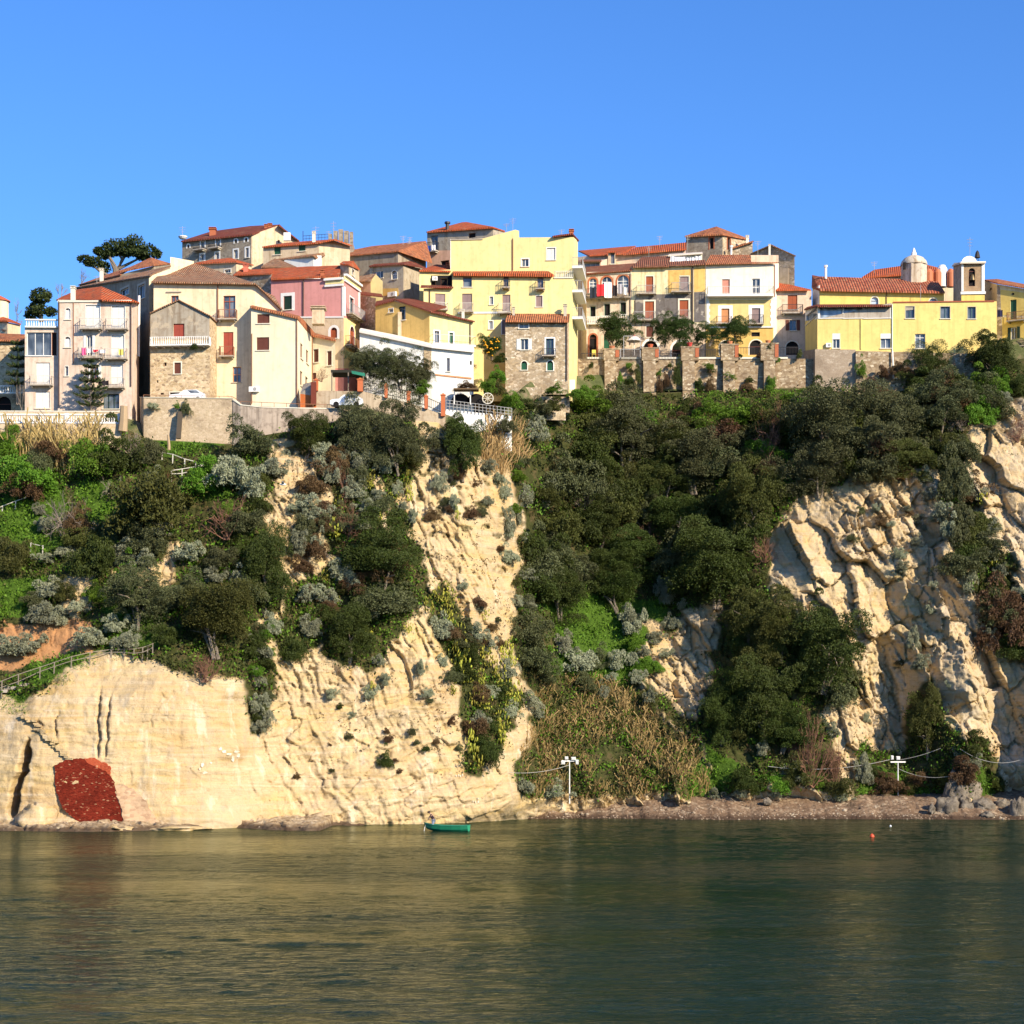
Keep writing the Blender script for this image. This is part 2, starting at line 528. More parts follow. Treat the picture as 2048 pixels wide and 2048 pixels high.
# broken blocks, leaning the same way
f1, e1 = facets(ru / 3.6 + wx * .3, rv / 9. + wx * .25, 31, .95, .9)
f2, e2 = facets(ru / 1.15 + wx * .5, rv / 2.3, 41, .7, .7)
f3, e3 = facets(ru / .42, rv / .7, 51, .6, .6)
amp = sm(-.25, .35, fbm(GX / 7, GZ / 7, oct=2, seed=61))
f4, e4 = facets(ru / .9 + wx, (rv + ru * .4) / .45, 57, .8, .8)
hB = f1 * 1.75 + f2 * (.45 + .6 * amp) + f3 * (.10 + .30 * amp) + f4 * .12 + fine * .16 - (e2 < .06) * .28 * (.4 + amp) - (e1 < .04) * .45
# bands and two open cracks
band = fbm(GX / 14, (GZ + GX * .06 + wx * .3) / .5, oct=4, seed=71)
s1, t1 = facets(GX / 3.1 + wx * .4, (GZ + GX * .1) / 1.5 + wx * .4, 67, .35, .5)
brk = sm(.0, .35, fbm(GX / 4, GZ / 3, oct=3, seed=69))
hS = band * .16 + fine * .13 + fbm(GX / 2.2, GZ / 5, oct=4, seed=73) * .35 + s1 * .3 * brk - (t1 < .025) * .12 * brk
for path, wd, dp in (([(200, 1372), (198, 1400), (196, 1440), (199, 1470), (198, 1512)], .17, .7), ([(222, 1385), (218, 1400), (216, 1440), (215, 1480), (212, 1515)], .16, .65),
                     ([(120, 1420), (112, 1440), (113, 1475)], .12, .5), ([(58, 1480), (55, 1520), (50, 1545), (38, 1560), (32, 1590), (25, 1632)], .44, 3.5),
                     ([(305, 1420), (303, 1460)], .06, .3), ([(265, 1515), (262, 1560)], .05, .2), ([(612, 1480), (615, 1600)], .06, .25), ([(690, 1460), (688, 1640)], .09, .3),
                     ([(1012, 1540), (1018, 1590)], .1, .4)):
    pp = np.array(path)
    xc = np.interp(PYg, pp[:, 1], pp[:, 0]) + fbm(PYg / 12, PYg * 0, oct=2, seed=3) * 4
    inside = sm(pp[0, 1] - 12, pp[0, 1] + 30, PYg) * sm(pp[-1, 1] + 10, pp[-1, 1] - 8, PYg)
    d = np.abs(PXg - xc) / 20
    hS = hS - np.exp(-(d / (wd * (.2 + .8 * inside))) ** 4) * dp * inside
hV = fbm(GX / 3, GZ / 3, GY / 3, 4, 81) * .5
# long strata ledges in the lower middle face
led = fbm((GX + GZ * .4) / 6, (GZ - GX * .3) / 1.1, oct=4, seed=91)
wL = sm(1330, 1420, PYg) * wD
l1, m1 = facets((GX + GZ * .25) / 2.6 + wx * .5, (GZ - GX * .25) / 1.4 + wx * .5, 77, .5, .6)
hD = hD * (1 - .6 * wL) + (led * .6 + l1 * .55 - (m1 < .03) * .09) * wL
rel = wS * hS + wB * hB + wD * hD
vmf = vm.astype(float)
for _ in range(3):
    vmf = (vmf + np.roll(vmf, 1, 0) + np.roll(vmf, -1, 0) + np.roll(vmf, 1, 1) + np.roll(vmf, -1, 1)) / 5
rel = rel * (1 - .6 * vmf) + hV * .6 * vmf
fade = sm(1, .93, S)[:, None]
DY = -(rel + big) * fade
GYd = GY + DY
GZd = GZ + fbm(GX / 2, GZ / 2, oct=3, seed=95) * .25 * fade * (S[:, None] > 0)
TY = GYd   # displaced depth grid for look-ups


def surf(px, py):
    """point of the cliff seen at (px, py); arrays"""
    px = np.asarray(px, float); py = np.asarray(py, float)
    Y = np.full(px.shape, 222.)
    for _ in range(14):
        X = (px - CX) / F * Y; Zz = H + (CY - py) / F * Y
        i = np.clip((X - X0) / (X1 - X0) * (NXC - 1), 0, NXC - 1.001)
        zt = np.interp(X, gx, ztop)
        s = np.clip((Zz - ZB) / (zt - ZB), 0, 1) * (NSC - 1)
        s = np.clip(s, 0, NSC - 1.001)
        i0 = i.astype(int); s0 = s.astype(int)
        Yn = TY[s0, i0]
        Y = .5 * Y + .5 * Yn
    return np.stack([(px - CX) / F * Y, Y, H + (CY - py) / F * Y], -1)


def cp(px, py, out=0.):
    p = surf(np.array([px]), np.array([py]))[0]
    return Vector((p[0], p[1] - out, p[2]))


idx = np.arange(NXC * NSC).reshape(NSC, NXC)
fq = np.stack([idx[:-1, :-1], idx[:-1, 1:], idx[1:, 1:], idx[1:, :-1]], -1).reshape(-1, 4)
V = np.stack([GX, GYd, GZd], -1).reshape(-1, 3)


def rock_material():
    t = NT('cliff_rock')
    va = t.n('Attribute', attribute_name='green').outputs['Fac']
    so = t.n('Attribute', attribute_name='soil').outputs['Fac']
    rd = t.n('Attribute', attribute_name='grey').outputs['Fac']
    v = t.pos()
    vb = t.pos((.07, .07, 1.6), (0, math.radians(4), 0))
    n1 = t.noise(v, .22, 6, .6, .5)
    n2 = t.noise(v, 1.6, 6, .65)
    bn = t.noise(vb, 1.0, 6, .62, .8)
    c = t.ramp(n1, [(.25, (.36, .21, .08)), (.42, (.49, .33, .145)), (.6, (.56, .41, .215)), (.78, (.38, .26, .135))])
    c = t.mix(t.math('MULTIPLY', t.ramp(t.noise(v, .13, 4, .6), [(.42, 0.), (.6, 1.)]), .6), c, (.585, .45, .255))
    c = t.mix(t.math('MULTIPLY', t.ramp(t.noise(t.pos((1, 1, 1.3), (.3, .2, 1.)), .17, 4, .6), [(.5, 0.), (.62, 1.)]), .55), c, (.56, .40, .15))
    c = t.mix(t.math('MULTIPLY', t.ramp(bn, [(.42, 0.), (.62, 1.)]), .55), c, (.62, .50, .34))
    c = t.mix(t.math('MULTIPLY', t.ramp(bn, [(.52, 0.), (.57, 1.), (.62, 0.)]), .35), c, (.36, .24, .11))
    c = t.mix(t.math('MULTIPLY', t.ramp(n2, [(.52, 0.), (.72, 1.)]), .62), c, (.36, .245, .125))
    c = t.mix(t.math('MULTIPLY', t.ramp(t.noise(v, 6.5, 4, .7), [(.56, 0.), (.68, 1.)]), .5), c, (.27, .18, .09))
    c = t.mix(t.math('MULTIPLY', t.ramp(t.noise(t.pos((.6, .6, .12), (0, .1, 0)), 1., 5, .65), [(.56, 0.), (.68, 1.)]), .55), c, (.74, .63, .47))
    st = t.noise(t.pos((.9, .9, .09)), 1., 5, .6)
    c = t.mix(t.math('MULTIPLY', t.ramp(st, [(.55, 0.), (.72, 1.)]), .45), c, (.37, .31, .24))
    gn = t.noise(v, .35, 6, .68)
    c = t.mix(t.math('MULTIPLY', t.ramp(gn, [(.4, 0.), (.62, 1.)]), rd), c, (.50, .415, .30))
    c = t.mix(t.ramp(t.noise(v, .28, 4, .7), [(.66, 0.), (.74, .35)]), c, (.5, .27, .09))
    # soil and green ground
    gsz = t.n('Attribute', attribute_name='lush').outputs['Fac']
    gcol = t.ramp(t.noise(v, .8, 6, .7), [(.3, (.03, .035, .012)), (.5, (.055, .06, .018)), (.62, (.10, .075, .035)), (.75, (.06, .075, .018))])
    gcol = t.mix(gsz, gcol, (.06, .11, .014))
    c = t.mix(va, c, gcol)
    c = t.mix(so, c, t.mix(n2, (.36, .16, .065), (.54, .30, .14)))
    vk = t.n('TexVoronoi', feature='DISTANCE_TO_EDGE', i={'Vector': t.pos((1, 1, .5), (0, math.radians(24), 0)), 'Scale': .9})
    crk = t.ramp(vk.outputs['Distance'], [(.0, 1.), (.03, 0.)])
    crk = t.math('MULTIPLY', crk, t.ramp(t.noise(v, .5, 3), [(.55, 0.), (.7, 1.)]))
    c = t.mix(t.math('MULTIPLY', t.math('MULTIPLY', crk, .3), t.math('SUBTRACT', 1., va)), c, (.17, .11, .06))
    h = t.math('ADD', t.math('MULTIPLY', n2, .6), t.math('MULTIPLY', t.noise(v, 5., 6, .72), .4))
    nb = t.bump(h, .75, .35, t.bump(bn, .35, .25))
    return t.done(c, .95, nb, spec=.1)


ROCK = rock_material()
me = npmesh('cliff', V, fq, ROCK, smooth=False)
at = me.attributes.new('green', 'FLOAT', 'POINT')
spk = sm(.05, .5, fbm(GX / .5, GZ / .5, oct=3, seed=101))
gg = np.clip(vmf * 1.25 - .1, 0, 1)
# pits of the upper ribbed rock take the dark ground colour too
gg = np.maximum(gg, (pit * wD * sm(1300, 1000, PYg) * .8) * (1 - vmf))
at.data.foreach_set('value', gg.astype(np.float32).ravel())
at = me.attributes.new('soil', 'FLOAT', 'POINT')
sm_ = soilmask(PXg, PYg).astype(float)
at.data.foreach_set('value', sm_.astype(np.float32).ravel())
at = me.attributes.new('lush', 'FLOAT', 'POINT')
lu = np.zeros(PXg.shape, bool)
for q in GRASSZ: lu |= inpoly(PXg + fbm(PXg / 30, PYg / 30, oct=3, seed=45) * 20, PYg, q)
at.data.foreach_set('value', lu.astype(np.float32).ravel())
at = me.attributes.new('grey', 'FLOAT', 'POINT')
gr = sm(1600, 1950, PXg) * .5 + wB * .2 + wS * sm(1560, 1640, PYg) * .4
at.data.foreach_set('value', np.clip(gr, 0, 1).astype(np.float32).ravel())
o = link('cliff', me); tag(o, kind='structure')

# ---- hill behind the cliff edge, carries the village
NY = 120
ty = np.r_[np.linspace(0, 2, 12), np.linspace(2.3, 100, NY - 12)]
HX = np.repeat(gx[::5][None], NY, 0)
yt = np.interp(HX, tp[:, 0], tp[:, 1]); zt = np.interp(HX, tp[:, 0], tp[:, 2])
HY = yt + ty[:, None]
HZ = zt - .05 + (1.6 + 1.4 * sm(-2, 4, HX)) * sm(.6, 2.4, ty)[:, None] + np.clip(ty[:, None] - 8, 0, 55) * .24 + fbm(HX / 3, HY / 3, oct=3, seed=111) * .25
HZ -= np.clip(ty[:, None] - 75, 0, 30) * .5
gm = NT('hill_ground')
c = gm.ramp(gm.noise(gm.pos(), .7, 6, .7), [(.3, (.05, .065, .02)), (.5, (.09, .10, .035)), (.65, (.20, .15, .09)), (.8, (.07, .10, .025))])
gmat = gm.done(c, .95, gm.bump(gm.noise(gm.pos(), 3., 5, .7), .6, .2))
ih = np.arange(HX.size).reshape(HX.shape)
fh = np.stack([ih[:-1, :-1], ih[:-1, 1:], ih[1:, 1:], ih[1:, :-1]], -1).reshape(-1, 4)
o = link('hill', npmesh('hill', np.stack([HX, HY, HZ], -1).reshape(-1, 3), fh, gmat, True)); tag(o, kind='structure')

# ---- shore: shingle beach and rock shelf
SHL = [(-400, 1661, 193), (0, 1662, 192), (180, 1664, 190), (300, 1661, 193), (470, 1655, 200), (560, 1661, 194), (640, 1661, 196), (660, 1652, 203), (740, 1650, 206), (860, 1645, 213), (940, 1641, 219), (1020, 1638, 222.5), (1150, 1637, 224), (1400, 1639, 222), (1700, 1638, 222.5), (1950, 1639, 221.5), (2300, 1640, 221)]
shx = np.array([(px - CX) / F * 8 * F / (py - CY) for px, py, Y in SHL]); shy = np.array([8 * F / (py - CY) for px, py, Y in SHL])
bx = np.arange(-75, 82, .16); by = np.arange(180, 236, .16)
BX, BY = np.meshgrid(bx, by)
ys = np.interp(BX, shx, shy) + fbm(BX / 2.2, BX * 0, oct=4, seed=121) * .9
dy = BY - ys
rocky = sm(1000, 940, CX + BX / BY * F)
BZ = np.where(dy < 0, dy * .16, np.minimum(dy * .42, 1.0 + dy * .24)) * (1 - rocky) + rocky * np.where(dy < 0, dy * .3, np.minimum(dy * .35, .35 + dy * .06))
BZ += rocky * (facets(BX / 1.3, BY / 2.0, 131, .3, .4)[0] * .55 + fbm(BX / .8, BY / .8, oct=4, seed=133) * .22) * sm(-2, .6, dy)
BZ += (1 - rocky) * (fbm(BX / .5, BY / .5, oct=4, seed=135) * .09 + fbm(BX / 5, BY / 1.4, oct=2, seed=136) * .12) * sm(-.5, 1, dy)
bm_ = NT('shore_shingle')
v = bm_.pos()
ra = bm_.n('Attribute', attribute_name='rocky').outputs['Fac']
vo = bm_.n('TexVoronoi', i={'Vector': v, 'Scale': 2.6}); sp = bm_.n('SeparateColor', i={0: vo.outputs['Color']})
peb = bm_.ramp(sp.outputs[0], [(0, (.12, .08, .05)), (.4, (.22, .145, .09)), (.75, (.28, .19, .12)), (1, (.40, .31, .21))])
peb = bm_.mix(bm_.math('MULTIPLY', bm_.ramp(bm_.noise(v, .5, 5, .7), [(.4, 0.), (.65, 1.)]), .7), peb, (.17, .10, .058))
rk = bm_.ramp(bm_.noise(v, .9, 6, .7), [(.3, (.12, .07, .035)), (.45, (.34, .23, .12)), (.6, (.56, .43, .27)), (.75, (.2, .13, .07))])
c = bm_.mix(ra, peb, rk)
zz = bm_.n('SeparateXYZ', i={0: v}).outputs[2]
wet = bm_.ramp(bm_.math('ADD', zz, bm_.math('MULTIPLY', bm_.noise(v, 1.2, 4), .35)), [(.42, 1.), (.8, 0.)])
c = bm_.mix(bm_.math('MULTIPLY', wet, .85), c, (.06, .034, .02))
bmat = bm_.done(c, .85, bm_.bump(bm_.math('ADD', bm_.noise(v, 4., 5, .75), bm_.math('MULTIPLY', vo.outputs['Distance'], -.8)), .8, .15), spec=.25)
ib = np.arange(BX.size).reshape(BX.shape)
fb = np.stack([ib[:-1, :-1], ib[:-1, 1:], ib[1:, 1:], ib[1:, :-1]], -1).reshape(-1, 4)
me = npmesh('beach', np.stack([BX, BY, BZ], -1).reshape(-1, 3), fb, bmat, True)
at = me.attributes.new('rocky', 'FLOAT', 'POINT'); at.data.foreach_set('value', rocky.astype(np.float32).ravel())
o = link('beach', me); tag(o, kind='structure')


def beachz(x, y):
    i = min(max(int((x + 75) / .16), 0), len(bx) - 1); j = min(max(int((y - 180) / .16), 0), len(by) - 1)
    return float(BZ[j, i])


# ---- sea
w = NT('sea_water')
v = w.pos((1, 1.0, 1))
n2 = w.noise(w.pos((1.9, 2.6, 1)), 1., 4, .62, .5)
n1 = w.noise(w.pos((.5, .7, 1)), 1., 3, .5, .6)
n3 = w.noise(w.pos((.022, .05, 1)), 1., 3, .5)
calm = w.ramp(n3, [(.40, .3), (.60, 1.)])
hh = w.math('MULTIPLY', w.math('ADD', w.math('MULTIPLY', n1, .22), w.math('MULTIPLY', n2, .26)), calm)
nb = w.bump(hh, 1., .5)
fr = w.n('Fresnel', i={'IOR': 1.33, 'Normal': nb})
df = w.n('BsdfDiffuse', i={'Color': (.008, .024, .015, 1)})
gl = w.n('BsdfGlossy', i={'Color': (.93, .95, .74, 1), 'Roughness': .05, 'Normal': nb})
ms = w.n('MixShader', i={0: w.math('MULTIPLY', fr.outputs[0], .58), 1: df.outputs[0], 2: gl.outputs[0]})
w.t.links.new(ms.outputs[0], w.out.inputs[0]); WATER = w.m
# waves are real relief near the shore and the eye, with longer rows further out
wy = [38.]
while wy[-1] < 236: wy.append(wy[-1] + .10 * (wy[-1] / 55) ** 1.35)
wy = np.array(wy); wx_ = np.arange(-75, 82.1, .22)
WX, WY = np.meshgrid(wx_, wy)
patch = .3 + .9 * sm(-.25, .3, fbm(WX / 42, WY / 26, oct=3, seed=401)) 
WZ = (fbm(WX / 4.2 + WY * .05, WY / 2.6, oct=2, seed=403) * .045 + fbm(WX / 1.5, WY / 1.0, oct=3, seed=405) * .038) * patch
edge = sm(0, 6, WX - wx_[0]) * sm(0, 6, wx_[-1] - WX) * sm(0, 5, WY - 38)
WZ = WZ * edge
iw = np.arange(WX.size).reshape(WX.shape)
fw_ = np.stack([iw[:-1, :-1], iw[:-1, 1:], iw[1:, 1:], iw[1:, :-1]], -1).reshape(-1, 4)
nv = WX.size
x0_, x1_, y0_, y1_ = wx_[0], wx_[-1], wy[0], wy[-1]
ov = np.array([(-3000, -1500, 0), (3000, -1500, 0), (3000, y0_, 0), (-3000, y0_, 0), (-3000, y1_, 0), (x0_, y0_, 0), (x0_, y1_, 0), (x1_, y0_, 0), (x1_, y1_, 0), (3000, y1_, 0), (3000, 3000, 0), (-3000, 3000, 0)], float)
of = np.array([(0, 1, 2, 3), (3, 5, 6, 4), (7, 2, 9, 8), (4, 9, 10, 11)]) + nv
o = link('sea', npmesh('sea', np.concatenate([np.stack([WX, WY, WZ], -1).reshape(-1, 3), ov]), np.concatenate([fw_, of]), WATER, True)); tag(o, kind='structure')

# ================================================================ CAMERA, SKY, SUN
cam = bpy.data.cameras.new('camera'); co = bpy.data.objects.new('camera', cam); COL.objects.link(co)
co.location = (0, 0, H); co.rotation_euler = (math.pi / 2, 0, 0)
cam.sensor_width = 36; cam.lens = 36 * F / 2048; cam.shift_y = (CY - 1024) / 2048
cam.clip_start = .5; cam.clip_end = 9000
SC.camera = co
SUN_EL, SUN_AZ = math.radians(27), math.radians(43)     # azimuth: to the right of straight behind the camera
wd = bpy.data.worlds.new('World'); SC.world = wd; wd.use_nodes = True
nt = wd.node_tree; bg = nt.nodes['Background']
sk = nt.nodes.new('ShaderNodeTexSky'); sk.sky_type = 'NISHITA'; sk.sun_disc = False
sk.sun_elevation = SUN_EL; sk.sun_rotation = math.pi - SUN_AZ
sk.altitude = 0; sk.air_density = 1.0; sk.dust_density = .3; sk.ozone_density = 2.2
hs = nt.nodes.new('ShaderNodeHueSaturation'); hs.inputs['Saturation'].default_value = 1.15
nt.links.new(sk.outputs[0], hs.inputs['Color'])
mx = nt.nodes.new('ShaderNodeMix'); mx.data_type = 'RGBA'; mx.blend_type = 'MULTIPLY'; mx.inputs[0].default_value = 1
mx.inputs[7].default_value = (.61, .93, 1.42, 1)
nt.links.new(hs.outputs[0], mx.inputs[6]); nt.links.new(mx.outputs[2], bg.inputs[0])
bg.inputs[1].default_value = .100
sl = bpy.data.lights.new('sun', 'SUN'); sl.energy = 5.0; sl.angle = math.radians(.53); sl.color = (1, .87, .66)
so = bpy.data.objects.new('sun', sl); COL.objects.link(so)
sd = Vector((math.sin(SUN_AZ) * math.cos(SUN_EL), -math.cos(SUN_AZ) * math.cos(SUN_EL), math.sin(SUN_EL)))
so.rotation_euler = (-sd).to_track_quat('-Z', 'Y').to_euler()
so.location = sd * 400
SC.view_settings.view_transform = 'Standard'; SC.view_settings.look = 'None'
SC.view_settings.exposure = 0.58; SC.view_settings.gamma = 1.0
SC.view_settings.use_curve_mapping = False
SC.cycles.max_bounces = 5; SC.cycles.diffuse_bounces = 2; SC.cycles.glossy_bounces = 3; SC.cycles.transparent_max_bounces = 4
SC.cycles.caustics_reflective = False; SC.cycles.caustics_refractive = False
SC.cycles.use_denoising = True
# ================================================================ BUILDING KIT
M = {}
M['white'] = plain('white_paint', (.80, .78, .74), .6)
M['cream_trim'] = plain('cream_trim', (.74, .68, .55), .7)
M['stone_trim'] = plain('stone_trim', (.5, .44, .34), .85)
M['concrete'] = plaster('worn_concrete', (.46, .40, .33), .6)
M['iron'] = plain('dark_iron', (.035, .03, .03), .5)
M['rust_iron'] = plain('rusty_iron', (.28, .13, .07), .7)
M['grey_iron'] = plain('grey_iron', (.35, .34, .33), .5)
M['pale_iron'] = plain('pale_iron', (.62, .56, .48), .5)
M['pipe'] = plain('brown_pipe', (.10, .06, .045), .5)
M['copper'] = plain('copper_pipe', (.28, .12, .06), .5)
M['black'] = plain('dark_opening', (.012, .010, .010), .9)
M['glass'] = glass()
M['sky_glass'] = glass('pale_window_glass', (.16, .19, .22))
M['brick'] = plain('brick_red', (.42, .13, .06), .9)
for nm, c in dict(brown=(.14, .045, .03), red=(.36, .07, .045), rust=(.36, .09, .035), green=(.02, .10, .055), dkgreen=(.015, .04, .03), white=(.82, .80, .76), pink=(.62, .26, .19), teal=(.06, .14, .14), grey=(.34, .32, .33), orange=(.62, .27, .11), mauve=(.30, .21, .20)).items():
    M['sh_' + nm] = louvre('shutter_' + nm, c)
    M['fr_' + nm] = plain('joinery_' + nm, c, .5)
T_RED = tiles('new_red_tiles', [(.42, .075, .025), (.50, .10, .03), (.56, .13, .045), (.34, .06, .025)])
T_ORG = tiles('orange_tiles', [(.36, .10, .04), (.46, .15, .06), (.54, .20, .085), (.27, .085, .045), (.58, .28, .14)])
T_OLD = tiles('weathered_tiles', [(.20, .085, .045), (.34, .15, .075), (.44, .22, .11), (.27, .15, .09), (.5, .32, .19), (.17, .10, .06)])
T_DRK = tiles('dark_red_tiles', [(.17, .035, .022), (.22, .05, .03), (.27, .075, .04)])
T_CHU = tiles('church_tiles', [(.40, .085, .04), (.28, .06, .03), (.48, .16, .08), (.36, .10, .05), (.17, .06, .04)], .34)
T_BRN = tiles('brown_tiles', [(.20, .07, .04), (.27, .10, .055), (.24, .085, .05)])
S_TAN = stone('tan_rubble', [(.62, .46, .27), (.40, .28, .15), (.74, .58, .37), (.55, .41, .26), (.26, .18, .11)], 2.9, (.60, .46, .29), .12)
S_GRY = stone('grey_rubble', [(.30, .25, .19), (.22, .18, .14), (.40, .34, .26), (.27, .23, .18)], 2.4, (.33, .28, .21))
S_HOU = stone('house_rubble', [(.52, .39, .24), (.30, .22, .14), (.68, .54, .37), (.42, .33, .23), (.80, .69, .53)], 2.7, (.40, .31, .2))
S_FOR = stone('rampart_rubble', [(.37, .26, .145), (.20, .135, .08), (.52, .40, .255), (.29, .21, .13), (.66, .55, .39)], 2.6, (.30, .22, .14))


def ray_u(A, B, px):
    """parameter along A->B (plan) of the sight line at column px"""
    k = (px - CX) / F
    dx, dy = B.x - A.x, B.y - A.y
    den = dx - k * dy
    return (k * A.y - A.x) / den


def cdt(loops):
    """triangles of an outline with holes"""
    vs, es = [], []
    for l in loops:
        b = len(vs); k = len(l)
        vs += [Vector(p) for p in l]; es += [(b + i, b + (i + 1) % k) for i in range(k)]
    v, e, f, *_ = delaunay_2d_cdt(vs, es, [], 0, 1e-6)
    out = []

    def inside(x, y, l):
        r = False
        for i in range(len(l)):
            (x1, y1), (x2, y2) = l[i][:2], l[(i + 1) % len(l)][:2]
            if (y1 > y) != (y2 > y) and x < (x2 - x1) * (y - y1) / (y2 - y1) + x1: r = not r
        return r
    for t in f:
        p = [tuple(v[i]) for i in t]
        ar = (p[1][0] - p[0][0]) * (p[2][1] - p[0][1]) - (p[2][0] - p[0][0]) * (p[1][1] - p[0][1])
        cx_, cy_ = sum(q[0] for q in p) / 3, sum(q[1] for q in p) / 3
        if abs(ar) > 1e-9 and inside(cx_, cy_, loops[0]) and not any(inside(cx_, cy_, h_) for h_ in loops[1:]): out.append(p if ar > 0 else p[::-1])
    return out


class Panel:
    """a vertical wall face between two plan points"""
    def __init__(s, A, B, outer):
        s.A = Vector((A.x, A.y, 0)); s.B = Vector((B.x, B.y, 0)); s.L = (s.B - s.A).length
        s.t = (s.B - s.A) / s.L; s.n = Vector((s.t.y, -s.t.x, 0)); s.outer = outer; s.holes = []; s.rev = []

    def w(s, u, z, o=0.):
        return s.A + s.t * u + s.n * o + Vector((0, 0, z))

    def uz(s, px, py):
        f = ray_u(s.A, s.B, px); q = s.A + (s.B - s.A) * f
        return f * s.L, H + (CY - py) / F * q.y

    def mesh(s, mb, depth=.3):
        for p in cdt([s.outer] + s.holes):
            mb.face([s.w(u, z) for u, z in p])
        for l in s.holes:
            for i in range(len(l)):
                a, b = l[i], l[(i + 1) % len(l)]
                mb.face([s.w(*a), s.w(*a, -depth), s.w(*b, -depth), s.w(*b)])


def archloop(u0, u1, z0, z1, n=7):
    r = (u1 - u0) / 2; h = min(r, (z1 - z0) * .5); c = (u0 + u1) / 2; zs = z1 - h
    return [(u0, z0), (u1, z0)] + [(c + r * math.cos(math.pi * i / n), zs + h * math.sin(math.pi * i / n)) for i in range(n + 1)]


